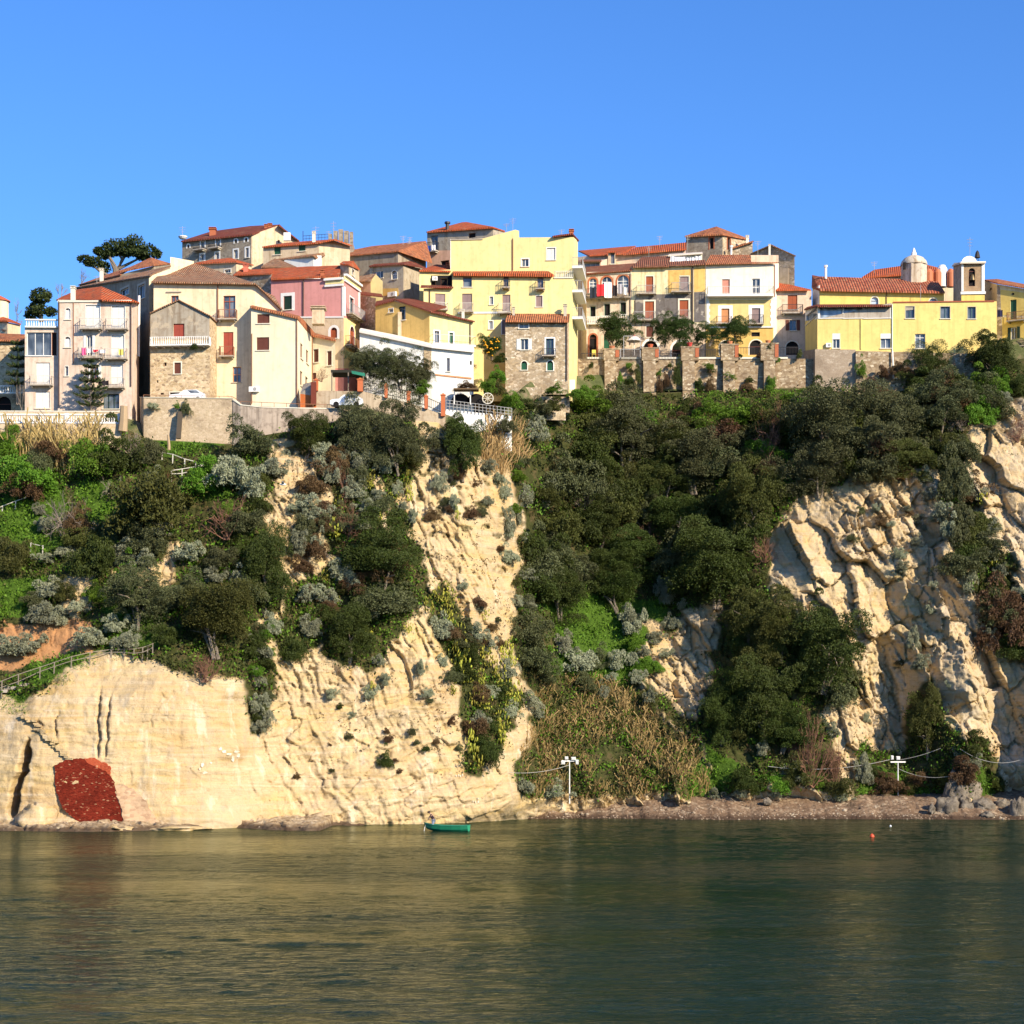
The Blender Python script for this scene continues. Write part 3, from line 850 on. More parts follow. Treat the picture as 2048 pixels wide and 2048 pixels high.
class House:
    def __init__(s, name, label, cat, R, corners, zbot, depth, wall, backdrop=None, panels_mat=None, into=None, inset=1.5):
        """corners: (x, ytop, Y) left to right in the region's coordinates, 'k' as a fourth item for a point on the same face"""
        s.R = R
        pts = []
        for c in corners:
            px, py = R(c[0], c[1]); p = P(px, py, c[2]); pts.append((p, len(c) > 3))
        a, b = pts[0][0], pts[-1][0]
        mid = (a + b) / 2
        s.root = into.root if into else thing(name, label, cat, (mid.x, mid.y, zbot))
        s.zb = zbot; s.wallmat = wall; s.panels = []
        i = 0
        while i < len(pts) - 1:
            j = i + 1
            while pts[j][1]: j += 1
            A, B = pts[i][0], pts[j][0]
            L = Vector((B.x - A.x, B.y - A.y)).length
            top = []
            for k in range(i, j + 1):
                q = pts[k][0]
                f = 0 if k == i else 1 if k == j else ray_u(Vector((A.x, A.y, 0)), Vector((B.x, B.y, 0)), CX + q.x / q.y * F)
                yy = A.y + (B.y - A.y) * f
                z = H + (q.z - H) * yy / q.y if 0 < f < 1 else q.z
                top.append((f * L, z))
            s.panels.append(Panel(A, B, [(0, zbot), (L, zbot)] + top[::-1]))
            i = j
        s.back = []
        da = Vector((a.x / a.y * depth + inset, depth, 0)); db = Vector((b.x / b.y * depth - inset, depth, 0))
        s.bl, s.br = a + da, b + db
        s.tops = [p for p, k in pts if not k]
        s.pmat = panels_mat or {}
        s.parts = []; s.bands = []
        s.flat = True

    def find(s, px):
        for i, p in enumerate(s.panels):
            x0 = CX + p.A.x / p.A.y * F; x1 = CX + p.B.x / p.B.y * F
            if x0 - 1e-6 <= px <= x1 + 1e-6: return p
        return s.panels[0] if px < CX + s.panels[0].A.x / s.panels[0].A.y * F else s.panels[-1]

    # -- openings
    def win(s, x0, y0, x1, y1, kind='glass', fr='brown', sh=None, sur=None, sw=.14, arch=False, sill=None, openc=None, mull=1, trans=0, name=None, bal=None, rail='iron', depth=.2, label=None):
        R = s.R
        a = R(x0, y0); b = R(x1, y1)
        p = s.find((a[0] + b[0]) / 2)
        u0, z1 = p.uz(*a); u1, z0 = p.uz(*b)
        z1 = p.uz((a[0] + b[0]) / 2, a[1])[1]; z0 = p.uz((a[0] + b[0]) / 2, b[1])[1]
        if u1 - u0 < .15: return
        lo, hi = min(q[0] for q in p.outer) + .03, max(q[0] for q in p.outer) - .03
        u0, u1 = max(u0, lo), min(u1, hi); z0 = max(z0, s.zb + .05)
        loop = archloop(u0, u1, z0, z1) if arch else [(u0, z0), (u1, z0), (u1, z1), (u0, z1)]
        p.holes.append(loop)
        w_, h_ = u1 - u0, z1 - z0
        name = name or ('door' if h_ > 1.95 and kind in ('door', 'dark') else 'window')
        F_ = M['fr_' + fr] if isinstance(fr, str) else fr
        fw = min(.07, w_ * .12)
        m = MB(); d = -.20
        bars = [((u0 + fw / 2, z0), (u0 + fw / 2, z1)), ((u1 - fw / 2, z0), (u1 - fw / 2, z1)), ((u0, z1 - fw / 2), (u1, z1 - fw / 2)), ((u0, z0 + fw / 2), (u1, z0 + fw / 2))]
        if arch: bars[2] = ((u0, z1 - w_ / 2), (u1, z1 - w_ / 2))
        if kind in ('glass', 'door'):
            for i in range(mull):
                uu = u0 + w_ * (i + 1) / (mull + 1); bars.append(((uu, z0), (uu, z1)))
            if trans: bars.append(((u0, z0 + h_ * trans), (u1, z0 + h_ * trans)))
        elif kind == 'shut':
            bars.append((((u0 + u1) / 2, z0), ((u0 + u1) / 2, z1)))
        for q, r in bars:
            m.bar(p.w(*q, d), p.w(*r, d), fw if q[0] == r[0] else .06, .06 if q[0] == r[0] else fw)
        win = m.build(name, F_, s.root)
        if label: win['label'] = label
        pm = MB(); pd = -.25
        pm.face([p.w(u, z, pd) for u, z in loop])
        if kind == 'dark': pm.build('opening', M['black'], win)
        elif kind == 'shut':
            for q0, q1 in ((u0 + .02, (u0 + u1) / 2 - .01), ((u0 + u1) / 2 + .01, u1 - .02)):
                q = MB(); zt = z1 - .03 if not arch else z1 - w_ * .3
                q.box(p.w((q0 + q1) / 2, (z0 + zt) / 2, -.14), (q1 - q0, .05, zt - z0 - .04), p.t)
                q.build('shutter', M['sh_' + (sh or fr)], win)
            pm.build('opening', M['black'], win)
        elif kind == 'roller':
            q = MB(); q.box(p.w((u0 + u1) / 2, (z0 + z1) / 2, -.17), (w_ - .06, .04, h_ - .04), p.t)
            q.build('roller_blind', M['sh_' + (sh or fr)], win)
        elif kind == 'panel':
            q = MB(); q.face([p.w(u, z, -.12) for u, z in loop]); q.build('door_leaf', F_, win)
        else:
            pm.build('pane', M['glass'] if kind in ('glass', 'door') else M['sky_glass'], win)
        if sur:
            q = MB(); o = .025
            zt = z1
            if arch:
                r0 = w_ / 2; c = (u0 + u1) / 2; zs = z1 - min(r0, h_ * .5); n = 9
                hh = min(r0, h_ * .5)
                prev = None
                for i in range(n + 1):
                    th = math.pi * i / n
                    a0 = (c + r0 * math.cos(th), zs + hh * math.sin(th)); a1 = (c + (r0 + sw) * math.cos(th), zs + (hh + sw) * math.sin(th))
                    if prev:
                        q.face([p.w(*prev[0], o), p.w(*prev[1], o), p.w(*a1, o), p.w(*a0, o)])
                        q.face([p.w(*prev[1], o), p.w(*prev[1], -.02), p.w(*a1, -.02), p.w(*a1, o)])
                    prev = (a0, a1)
                zt = zs
            for (ua, ub, za, zc) in ((u0 - sw, u0, z0 - sw * .4, zt), (u1, u1 + sw, z0 - sw * .4, zt)) + (() if arch else ((u0 - sw, u1 + sw, z1, z1 + sw),)):
                q.box(p.w((ua + ub) / 2, (za + zc) / 2, o / 2 - .01), (ub - ua, o + .02, zc - za), p.t)
            q.build('surround', M.get(sur, None) or sur, win)
        if sill or (sill is None and h_ < 1.9 and kind != 'dark'):
            q = MB(); q.box(p.w((u0 + u1) / 2, z0 - .05, .04), (w_ + .24, .16, .09), p.t)
            q.build('sill', M[sill] if isinstance(sill, str) else M['cream_trim'], win)
        if openc:
            for sgn in (-1, 1):
                q = MB(); ww = w_ * .5
                uc = u0 - ww / 2 - .04 if sgn < 0 else u1 + ww / 2 + .04
                q.box(p.w(uc, (z0 + z1) / 2, .05), (ww, .04, h_), p.t)
                q.build('shutter', M['sh_' + openc], win)
        if bal: s.balcony(*bal, rail=rail)
        return win

    def balcony(s, x0, x1, yrail, yslab, out=.85, rail='iron', thick=.14, baluster=None, brackets=True, slabm='concrete', step=.16):
        R = s.R
        a = R(x0, yrail); b = R(x1, yslab)
        p = s.find((a[0] + b[0]) / 2)
        mx = (a[0] + b[0]) / 2
        u0 = p.uz(*a)[0]; u1 = p.uz(*b)[0]; zr = p.uz(mx, a[1])[1]; zs = p.uz(mx, b[1])[1]
        m = MB(); m.box(p.w((u0 + u1) / 2, zs - thick / 2, out / 2), (u1 - u0, out, thick), p.t)
        sl = m.build('balcony', M[slabm], s.root)
        if brackets:
            q = MB()
            for f in np.linspace(.1, .9, max(2, int((u1 - u0) / .9))):
                q.box(p.w(u0 + (u1 - u0) * f, zs - thick - .09, out * .4), (.1, out * .75, .16), p.t)
            q.build('bracket', M['stone_trim'], sl)
        q = MB(); o = out - .05
        mat = M.get(rail) or rail
        path = [(u0 + .03, 0.), (u0 + .03, o), (u1 - .03, o), (u1 - .03, 0.)]
        for (ua, oa), (ub, ob) in zip(path, path[1:]):
            for zz, w in ((zr, .05), (zs + .1, .035)):
                q.bar(p.w(ua, zz, oa), p.w(ub, zz, ob), w)
            L = abs(ub - ua) + abs(ob - oa); k = max(1, int(L / step))
            for i in range(k + 1):
                f = i / k; w = .03
                if baluster: q.lathe(p.w(ua + (ub - ua) * f, zs, oa + (ob - oa) * f), [(.05, .0), (.07, (zr - zs) * .3), (.03, (zr - zs) * .6), (.05, zr - zs)], 5)
                else: q.bar(p.w(ua + (ub - ua) * f, zs, oa + (ob - oa) * f), p.w(ua + (ub - ua) * f, zr, oa + (ob - oa) * f), w)
        q.build('railing', mat, sl)
        return sl

    def pipe(s, x, y0, y1, mat='pipe', r=.07, out=.09):
        a = s.R(x, y0); b = s.R(x, y1); p = s.find(a[0])
        u, z1 = p.uz(*a); _, z0 = p.uz(*b)
        m = MB(); m.tube([p.w(u, z1, -.05), p.w(u, z1 - .15, out), p.w(u, max(z0, s.zb + .02), out)], r, 6)
        return m.build('downpipe', M[mat], s.root)

    def band(s, x0, y0, x1, y1, mat, out=.06, name='string_course', thick=None):
        a = s.R(x0, y0); b = s.R(x1, y1); p = s.find((a[0] + b[0]) / 2)
        u0 = p.uz(*a)[0]; u1 = p.uz(*b)[0]; mx = (a[0] + b[0]) / 2
        z1 = p.uz(mx, a[1])[1]; z0 = p.uz(mx, b[1])[1]
        m = MB(); m.box(p.w((u0 + u1) / 2, (z0 + z1) / 2, out / 2 - .01), (u1 - u0, out + .02, z1 - z0), p.t)
        return m.build(name, M.get(mat, None) or mat if isinstance(mat, str) else mat, s.root)

    def bandpoly(s, pts, mat, out=.03, name='painted_band'):
        """thin raised area of any outline on one face"""
        q = [s.R(*c) for c in pts]; p = s.find(sum(c[0] for c in q) / len(q))
        uz = [p.uz(*c) for c in q]
        s.bands.append((p, uz, mat, out, name))

    def _bands(s):
        for p, uz, mat, out, name in s.bands:
            u0, u1 = min(u for u, z in uz), max(u for u, z in uz); z0, z1 = min(z for u, z in uz), max(z for u, z in uz)
            hs = []
            for hl in p.holes:
                c = [(min(max(u, u0 + .01), u1 - .01), min(max(z, z0 + .01), z1 - .01)) for u, z in hl]
                if max(a for a, b in c) - min(a for a, b in c) > .05 and max(b for a, b in c) - min(b for a, b in c) > .05: hs.append(c)
            m = MB()
            for t in cdt([uz] + hs): m.face([p.w(u, z, out) for u, z in t])
            for i in range(len(uz)):
                a, b = uz[i], uz[(i + 1) % len(uz)]
                m.face([p.w(*a, out), p.w(*b, out), p.w(*b, -.02), p.w(*a, -.02)])
            m.build(name, mat, s.root)

    def ac(s, x0, y0, x1, y1):
        a = s.R(x0, y0); b = s.R(x1, y1); p = s.find((a[0] + b[0]) / 2)
        u0, z1 = p.uz(*a); u1, z0 = p.uz(*b)
        m = MB(); m.box(p.w((u0 + u1) / 2, (z0 + z1) / 2, .2), (u1 - u0, .34, z1 - z0), p.t)
        o = m.build('air_conditioner', M['white'], s.root)
        q = MB(); c = p.w(u0 + (u1 - u0) * .6, (z0 + z1) / 2, .385); r = (z1 - z0) * .34
        q.face([c + p.t * (r * math.cos(i * .524)) + Vector((0, 0, r * math.sin(i * .524))) for i in range(12)])
        q.build('fan_grille', M['grey_iron'], o)

    # -- roofs
    def roof(s, polys, mat, thick=.16, name='roof', uvdir=None):
        """polys: outlines in (x, y, Y); the first edge is the eaves"""
        s.flat = False
        m = MB(); first = None
        for pl in polys:
            pts = [P(*s.R(x, y), Y) for x, y, Y in pl]
            roofslab(m, pts, thick)
        o = m.build(name, mat, s.root)
        s.parts.append(o)
        s.roofo = o
        return o

    def chimney(s, x0, y0, x1, y1, Y, mat=None, cap=None, name='chimney', sq=True, extra=.5):
        """stack seen between (x0,y0) top-left and (x1,y1) bottom-right"""
        a = P(*s.R(x0, y0), Y); b = P(*s.R(x1, y1), Y)
        w = b.x - a.x; m = MB(); c = Vector(((a.x + b.x) / 2, Y, 0))
        z1, z0 = a.z, b.z - extra
        m.box((c.x, Y, (z0 + z1) / 2 - .1), (w, w if sq else w * .7, z1 - z0 - .2))
        m.box((c.x, Y, z1 - .14), (w * 1.3, w * 1.3, .1))
        for dx in (-.36, .36):
            m.box((c.x + dx * w, Y, z1 - .02), (w * .2, w * .9, .14))
        m.box((c.x, Y, z1 + .08), (w * 1.25, w * 1.25, .07))
        return m.build(name, mat or M['cream_trim'], getattr(s, 'roofo', None) or s.root)

    def pot(s, x, y0, y1, Y, r=.12, mat='iron', top=True):
        a = P(*s.R(x, y0), Y); b = P(*s.R(x, y1), Y); m = MB()
        m.lathe((a.x, Y, b.z - .4), [(r * .8, 0), (r * .8, a.z - b.z + .15), (r * 1.3, a.z - b.z + .16), (r * 1.3, a.z - b.z + .4), (0.01, a.z - b.z + .42)], 8)
        return m.build('flue', M[mat], getattr(s, 'roofo', None) or s.root)

    def aerial(s, x, ytop, ybot, Y, kind='yagi', w=.9):
        a = P(*s.R(x, ytop), Y); b = P(*s.R(x, ybot), Y); m = MB()
        m.tube([b - Vector((0, 0, .5)), a], .025, 5)
        h = a.z - b.z
        for k in range(3 if kind == 'yagi' else 1):
            zz = a.z - .12 * h - k * .16 * h
            m.bar((a.x - w * (.5 - .1 * k), Y, zz), (a.x + w * (.5 - .1 * k), Y, zz + .05), .03)
            for j in range(5):
                xx = a.x + w * (j / 4 - .5)
                m.bar((xx, Y - .18, zz), (xx, Y + .18, zz), .02)
        return m.build('aerial', M['grey_iron'], getattr(s, 'roofo', None) or s.root)

    def finish(s, flatmat=None, wallname='wall'):
        mats = {}
        s._bands()
        for i, p in enumerate(s.panels):
            mt = s.pmat.get(i, s.wallmat)
            mats.setdefault(mt, MB())
            p.mesh(mats[mt])
        mb = mats[s.wallmat] if s.wallmat in mats else mats.setdefault(s.wallmat, MB())
        a, b = s.tops[0], s.tops[-1]
        bl = Vector((s.bl.x, s.bl.y, a.z)); br = Vector((s.br.x, s.br.y, b.z))
        lo = lambda q: Vector((q.x, q.y, s.zb))
        mb.face([lo(bl), lo(a), a, bl]); mb.face([lo(b), lo(br), br, b])
        mb.face([lo(br), lo(bl), bl, br])
        for mt, m_ in mats.items():
            m_.build(wallname, mt, s.root)
        q = MB()
        cap = [t.copy() for t in s.tops] + [br, bl]
        dz = .02 if s.flat else .06
        tri = tessellate_polygon([[Vector((v.x, v.y, 0)) for v in cap]])
        for t in tri:
            f = [cap[i] - Vector((0, 0, dz)) for i in t]
            nn = (f[1] - f[0]).cross(f[2] - f[0])
            if nn.z < 0: f = f[::-1]
            if nn.length > 1e-6: q.face(f)
        q.build('roof' if s.flat else 'ceiling_slab', flatmat or M['concrete'], s.root)
        return s.root


def roofslab(m, pts, thick):
    n = (pts[1] - pts[0]).cross(pts[2] - pts[0])
    if len(pts) > 3 and n.length < 1e-6: n = (pts[2] - pts[1]).cross(pts[3] - pts[1])
    n.normalize()
    if n.z < 0: n = -n
    e = (pts[1] - pts[0]).normalized(); up = n.cross(e).normalized()
    if up.z < 0: up = -up
    uv = [((q - pts[0]).dot(e), (q - pts[0]).dot(up)) for q in pts]
    # top faces, triangulated so that a warped outline still closes
    tri = tessellate_polygon([[Vector((a, b, 0)) for a, b in uv]])
    dn = Vector((0, 0, -thick))
    for t in tri:
        f = list(t)
        nn = (pts[f[1]] - pts[f[0]]).cross(pts[f[2]] - pts[f[0]])
        if nn.length < 1e-7: continue
        if nn.dot(n) < 0: f = f[::-1]
        m.face([pts[i] for i in f], [uv[i] for i in f])
        m.face([pts[i] + dn for i in f[::-1]], [uv[i] for i in f[::-1]])
    k = len(pts)
    for i in range(k):
        j = (i + 1) % k
        L = (pts[j] - pts[i]).length
        m.face([pts[i] + dn, pts[j] + dn, pts[j], pts[i]], [(0, 0), (L, 0), (L, .2), (0, .2)])


def balustrade(name, label, R, x0, y0, Y0, x1, y1, Y1, h, mat, n=None, group=None, th=.28, posts=()):
    """row of turned balusters between two rails; (x,y) is the top of the rail at either end"""
    a = P(*R(x0, y0), Y0); b = P(*R(x1, y1), Y1)
    mid = (a + b) / 2
    root = thing(name, label, 'balustrade', (mid.x, mid.y, mid.z - h), group)
    d = (b - a); L = d.length; t = d.normalized()
    q = MB(); q.bar(a - Vector((0, 0, .07)), b - Vector((0, 0, .07)), th, .14); q.build('top_rail', mat, root)
    q = MB(); q.bar(a - Vector((0, 0, h - .09)), b - Vector((0, 0, h - .09)), th, .18); q.build('plinth', mat, root)
    n = n or int(L / .26)
    me = None; hb = h - .3
    for i in range(n):
        p = a + d * ((i + .5) / n) - Vector((0, 0, h - .17))
        if me is None:
            m = MB(); m.lathe(p, [(.07, -.01), (.07, .06 * hb), (.05, .1 * hb), (.095, .35 * hb), (.04, .72 * hb), (.045, .8 * hb), (.07, .9 * hb), (.07, hb + .02)], 7)
            o = m.build('baluster', mat, root, True); me = o; base = p
        else:
            o = me.copy(); COL.objects.link(o); o.parent = root; o.location = p - base
    for f in posts:
        p = a + d * f
        q = MB(); q.box((p.x, p.y, p.z - h / 2 + .05), (.4, th + .08, h + .1), t); q.build('pier', mat, root)
    return root


def wallthing(name, label, cat, path, mat, zbot, th=.6, coping=None, kind_part='masonry', hole=None):
    """free-standing or retaining wall: path of world points along its top"""
    mid = sum(path, Vector()) / len(path)
    root = thing(name, label, cat, (mid.x, mid.y, zbot))
    m = MB()
    for a, b in zip(path, path[1:]):
        t = Vector((b.x - a.x, b.y - a.y, 0)).normalized(); n = Vector((t.y, -t.x, 0)) * -th
        la = Vector((a.x, a.y, zbot)); lb = Vector((b.x, b.y, zbot))
        m.face([la, lb, b, a]); m.face([b + n, lb + n, la + n, a + n]); m.face([a, b, b + n, a + n])
    a, b = path[0], path[-1]
    t = Vector((path[1].x - a.x, path[1].y - a.y, 0)).normalized(); n = Vector((t.y, -t.x, 0)) * -th
    m.face([Vector((a.x, a.y, zbot)), a, a + n, Vector((a.x, a.y, zbot)) + n])
    t = Vector((b.x - path[-2].x, b.y - path[-2].y, 0)).normalized(); n = Vector((t.y, -t.x, 0)) * -th
    m.face([b, Vector((b.x, b.y, zbot)), Vector((b.x, b.y, zbot)) + n, b + n])
    m.build(kind_part, mat, root)
    if coping:
        q = MB()
        for a, b in zip(path, path[1:]):
            t = (b - a).normalized(); n = Vector((t.y, -t.x, 0)).normalized() * -(th / 2)
            q.bar(a + n + Vector((0, 0, .05)), b + n + Vector((0, 0, .05)), th + .12, .1)
        q.build('coping', M[coping], root)
    return root
# ================================================================ THE VILLAGE, left half
W_CREAM = plaster('cream_plaster', (.82, .67, .45), .22)
W_CREAMB = plaster('bright_cream_plaster', (.86, .74, .52), .10)
W_PALE = plaster('pale_pink_plaster', (.74, .58, .46), .35)
W_PINK = plaster('pink_plaster', (.67, .30, .27), .14)
W_OCHRE = plaster('ochre_plaster', (.74, .48, .15), .2)
W_YEL = plaster('light_yellow_plaster', (.84, .70, .32), .14)
W_YELC = plaster('lemon_yellow_plaster', (.80, .62, .22), .16)
W_GREY = plaster('grey_brown_render', (.36, .30, .22), .5, patch=(.45, .38, .28), patch_amt=.4)
W_OLD = plaster('old_grey_render', (.42, .36, .28), .6, patch=(.60, .49, .35), patch_amt=.42)
W_BUFF = plaster('buff_render', (.66, .52, .35), .35)
W_WHITE = plaster('whitewash', (.82, .80, .74), .12)
W_SALM = plaster('salmon_plaster', (.70, .42, .28), .25)
W_STN = plaster('peeling_plaster_over_stone', (.50, .42, .30), .6, patch=(.62, .52, .38), patch_amt=.45)

# ---- small church at the picture's left edge
h = House('apse_house', 'cream round-ended house with red roof cut by the left picture edge', 'house', Z1, [(-140, 900, 236), (60, 905, 233), (165, 925, 238)], 44, 9, W_CREAM)
h.roof([[(-150, 885, 235.5), (62, 890, 232.5), (20, 852, 237), (-120, 850, 239)], [(62, 890, 232.5), (170, 915, 237.6), (20, 852, 237)]], T_RED)
m = MB(); c = P(*Z1(-10, 870), 237); zt = P(*Z1(0, 735), 237).z
m.lathe((c.x, 237, c.z - 1), [(1.15, 0), (1.15, zt - c.z + 1)], 16); tr = m.build('turret', W_CREAM, h.root, False)
m = MB(); m.lathe((c.x, 237, zt), [(1.35, -.05), (1.35, .06), (.75, .4), (.02, .75)], 16); m.build('turret_roof', plain('turret_tile', (.45, .11, .05), .8), tr)
m = MB(); m.box((c.x - .3, 237 - 1.13, zt - 1.2), (.5, .12, 1.1)); m.build('window', M['fr_dkgreen'], tr)
m = MB(); q = P(*Z1(32, 975), 233.2); m.lathe((q.x, q.y, q.z), [(.01, 0), (.3, .06), (.42, .16)], 12); d = m.build('satellite_dish', M['grey_iron'], h.root)
h.finish()
h = House('stone_house', 'low stone house with red tile edge left of the pink apartment house', 'house', Z1, [(-140, 1040, 230), (200, 1052, 229.6)], 43, 3.4, S_TAN, inset=.1)
h.roof([[(-150, 1040, 229.4), (206, 1052, 229.2), (200, 1000, 232.6), (-140, 990, 233)]], T_ORG)
h.win(-30, 1500, 90, 1620, 'dark', arch=True, name='archway')
h.finish()
balustrade('balustrade', 'white balustrade in shade in front of the low stone house', Z1, -120, 1415, 227.2, 190, 1410, 227.2, .95, M['white'])

# ---- pale pink apartment house
h = House('apartment_house', 'pale pink three storey apartment house with white shutters and hanging washing', 'house', Z1, [(465, 722, 224), (1060, 735, 223.6), (1118, 748, 229)], 43.5, 9, W_PALE)
h.roof([[(815, 722, 223.1), (1098, 733, 223.1), (1130, 745, 229), (818, 615, 230)], [(452, 720, 233), (815, 722, 223.1), (818, 615, 230), (620, 640, 236)]], T_RED)
h.chimney(572, 622, 606, 705, 226)
h.band(466, 728, 1060, 742, 'cream_trim', .12, 'cornice')
WS = dict(kind='shut', fr='white', sh='white')
h.win(690, 765, 805, 955, name='balcony_door', sur='white', sw=.06, bal=(652, 828, 885, 960), rail='pale_iron', **WS)
h.win(900, 772, 1005, 955, name='balcony_door', sur='white', sw=.06, bal=(860, 1036, 885, 962), rail='pale_iron', **WS)
h.win(698, 1008, 742, 1175, 'glass', 'white', name='balcony_door', openc='white', bal=(640, 830, 1115, 1192), rail='pale_iron')
h.win(897, 1008, 1000, 1185, name='balcony_door', sur='white', sw=.05, bal=(852, 1032, 1125, 1200), rail='pale_iron', **WS)
h.win(742, 1245, 790, 1355, 'glass', 'brown', name='balcony_door', openc='white')
h.win(892, 1245, 990, 1400, name='balcony_door', bal=(850, 1010, 1360, 1432), rail='pale_iron', **WS)
h.win(830, 1480, 960, 1600, 'glass', 'dkgreen', name='glass_door', mull=2)
h.win(525, 790, 567, 880, arch=True, sur='white', sw=.05, **WS)
h.win(520, 1020, 568, 1105, arch=True, sur='white', sw=.05, **WS)
h.win(524, 1258, 550, 1335, 'glass', 'white', sur='white', sw=.05)
h.pipe(476, 725, 1590, 'pipe'); h.pipe(1055, 740, 1420, 'pipe')
h.pipe(592, 735, 1240, 'copper', .04, .05)
m = MB(); a = P(*Z1(1120, 690), 228); b = P(*Z1(1116, 1180), 228); m.tube([b, a], .14, 8); m.build('flue', M['white'], h.root)
H2 = h
w = House('wing', '', '', Z1, [(200, 940, 224.6), (466, 940, 224.6)], 43.5, 6, W_PALE, into=h, inset=.05)
w.win(215, 985, 412, 1172, name='loggia', kind='glass', fr='white', mull=2, sill='white')
w.win(290, 1228, 402, 1405, name='balcony_door', bal=(250, 430, 1345, 1412), rail='pale_iron', **WS)
w.win(285, 1462, 400, 1595, name='door', **WS)
w.win(414, 985, 456, 1172, 'dark')
w.finish(wallname='wing_wall')
h.finish()
for a_, nm in ((0, 0),):
    r = balustrade('balustrade', 'white roof balustrade on the wing of the pink apartment house', Z1, 203, 878, 224.4, 462, 880, 224.4, .95, M['white'])
balustrade('balustrade', 'long white balustrade of the terrace above the straw coloured reeds', Z1, -160, 1655, 219.4, 965, 1660, 219.4, 3.6 * .9, M['white'], posts=(0., .5, 1.)) if False else None
wallthing('terrace_wall', 'pale terrace wall behind the long white balustrade', 'wall', [P(*Z1(-160, 1622), 220.6), P(*Z1(965, 1626), 220.6)], W_BUFF, 41, .5, 'cream_trim')
balustrade('balustrade', 'long white balustrade above the straw coloured reeds at left', Z1, -160, 1650, 219.6, 965, 1655, 219.6, 3.3, M['white'], posts=(0., .5, 1.)) if False else balustrade('balustrade', 'long white balustrade above the straw coloured reeds at left', Z1, -160, 1640, 219.6, 965, 1645, 219.6, 1.05, M['white'], posts=(0., .62, 1.))
wallthing('plinth_wall', 'pale plinth wall carrying the long white balustrade', 'wall', [P(*Z1(-160, 1722), 219.4), P(*Z1(968, 1724), 219.4)], W_BUFF, 40, .6)

# ---- long brown house behind
h = House('long_house', 'long grey-brown house with sloping tiled roof behind the pink apartment house', 'house', Z1, [(600, 632, 252), (1200, 535, 233), (1400, 462, 237, 'k'), (1560, 410, 240)], 48, 10, W_GREY, panels_mat={1: W_CREAM})
h.roof([[(592, 625, 251.5), (1206, 525, 232.4), (1378, 445, 241), (940, 548, 258)]], T_OLD)
h.win(972, 632, 1036, 690, 'glass', 'white', sur='stone_trim', sw=.25); h.win(1113, 602, 1165, 715, 'glass', 'white', sur='stone_trim', sw=.25)
h.chimney(805, 478, 832, 545, 250)
h.finish()
h = House('upper_house', 'grey house with low pyramid roof in front of the umbrella pine', 'house', Z1, [(640, 600, 262), (965, 520, 252), (1240, 450, 250), (1375, 440, 256)], 52, 9, W_GREY)
h.roof([[(630, 600, 262), (968, 518, 251.5), (1100, 440, 258), (900, 505, 266)], [(960, 496, 252), (1238, 440, 249.5), (1215, 382, 254), (1160, 418, 258)], [(1238, 440, 249.5), (1376, 430, 256), (1215, 382, 254)]], T_ORG)
h.finish()
m = House('cream_parapet', 'cream parapet wall end standing up beside the brown tiled roof', 'wall', Z1, [(1372, 378, 244), (1560, 412, 246)], 55, 3, W_CREAM); m.finish()

# ---- stone house with the balcony balustrade
h = House('stone_gable_house', 'tall rubble house with grey plaster gable and white balcony balustrade', 'house', Z2, [(203, 832, 225.5), (430, 728, 225.3, 'k'), (682, 855, 225), (742, 915, 229)], 43.5, 9, S_TAN)
h.roof([[(196, 828, 225.2), (432, 719, 225), (440, 719, 234), (215, 815, 234)], [(432, 719, 225), (690, 850, 224.7), (752, 910, 229), (700, 852, 234), (440, 719, 234)]], T_OLD, .12)
h.bandpoly([(207, 840), (430, 735), (680, 858), (680, 1035), (206, 1035)], W_OLD, .03, 'plastered_gable')
h.win(390, 915, 478, 1028, 'shut', 'red', 'red', sur='cream_trim', sw=.28, name='balcony_door')
h.win(398, 1228, 450, 1318, 'shut', 'brown', 'brown', sur='cream_trim', sw=.14)
h.win(362, 1468, 445, 1503, 'dark', sur='cream_trim', sw=.1)
h.win(316, 1228, 334, 1255, 'dark'); h.win(255, 1370, 268, 1390, 'dark'); h.win(285, 1472, 312, 1486, 'dark')
h.balcony(215, 690, 1032, 1092, .9, rail='white', baluster=True, step=.24, slabm='white')
h.pipe(738, 925, 1505, 'pipe')
h.finish()

# ---- big cream house with the low roof
h = House('cream_house', 'big cream house with low faded tile roof and red balcony doors', 'house', Z2, [(230, 588, 229), (1045, 600, 228.4), (1140, 680, 228.6, 'k'), (1265, 806, 229)], 43.5, 12, W_CREAM)
h.roof([[(212, 576, 228.4), (1052, 590, 227.8), (760, 495, 236), (560, 428, 240), (275, 520, 236)], [(1052, 590, 227.8), (1150, 680, 228.2), (1268, 800, 228.6), (1200, 690, 236), (750, 490, 241), (560, 428, 240), (760, 495, 236)]], T_OLD, .15)
h.win(372, 682, 435, 752, 'glass', 'rust', sur='salm', sw=.06) if False else h.win(372, 690, 432, 752, 'glass', 'rust')
h.band(335, 655, 455, 664, 'stone_trim', .15, 'lintel')
h.win(792, 690, 888, 868, 'door', 'rust', name='balcony_door', trans=.75, bal=(757, 905, 812, 882), rail='rust_iron')
h.win(792, 982, 872, 1172, 'shut', 'red', 'red', name='balcony_door', bal=(768, 882, 1108, 1180), rail='rust_iron')
h.win(866, 1262, 934, 1386, 'glass', 'orange', trans=.5, sill='stone_trim')
h.pipe(747, 598, 900, 'copper'); h.pipe(733, 930, 1505, 'copper')
h.finish()
h = House('cream_annex', 'bright cream annex with brown shutters and orange roof edge sweeping down', 'house', Z2, [(1015, 782, 226.5), (1388, 872, 226), (1506, 1015, 236), (1692, 1052, 234.5)], 43.5, 8, W_CREAMB)
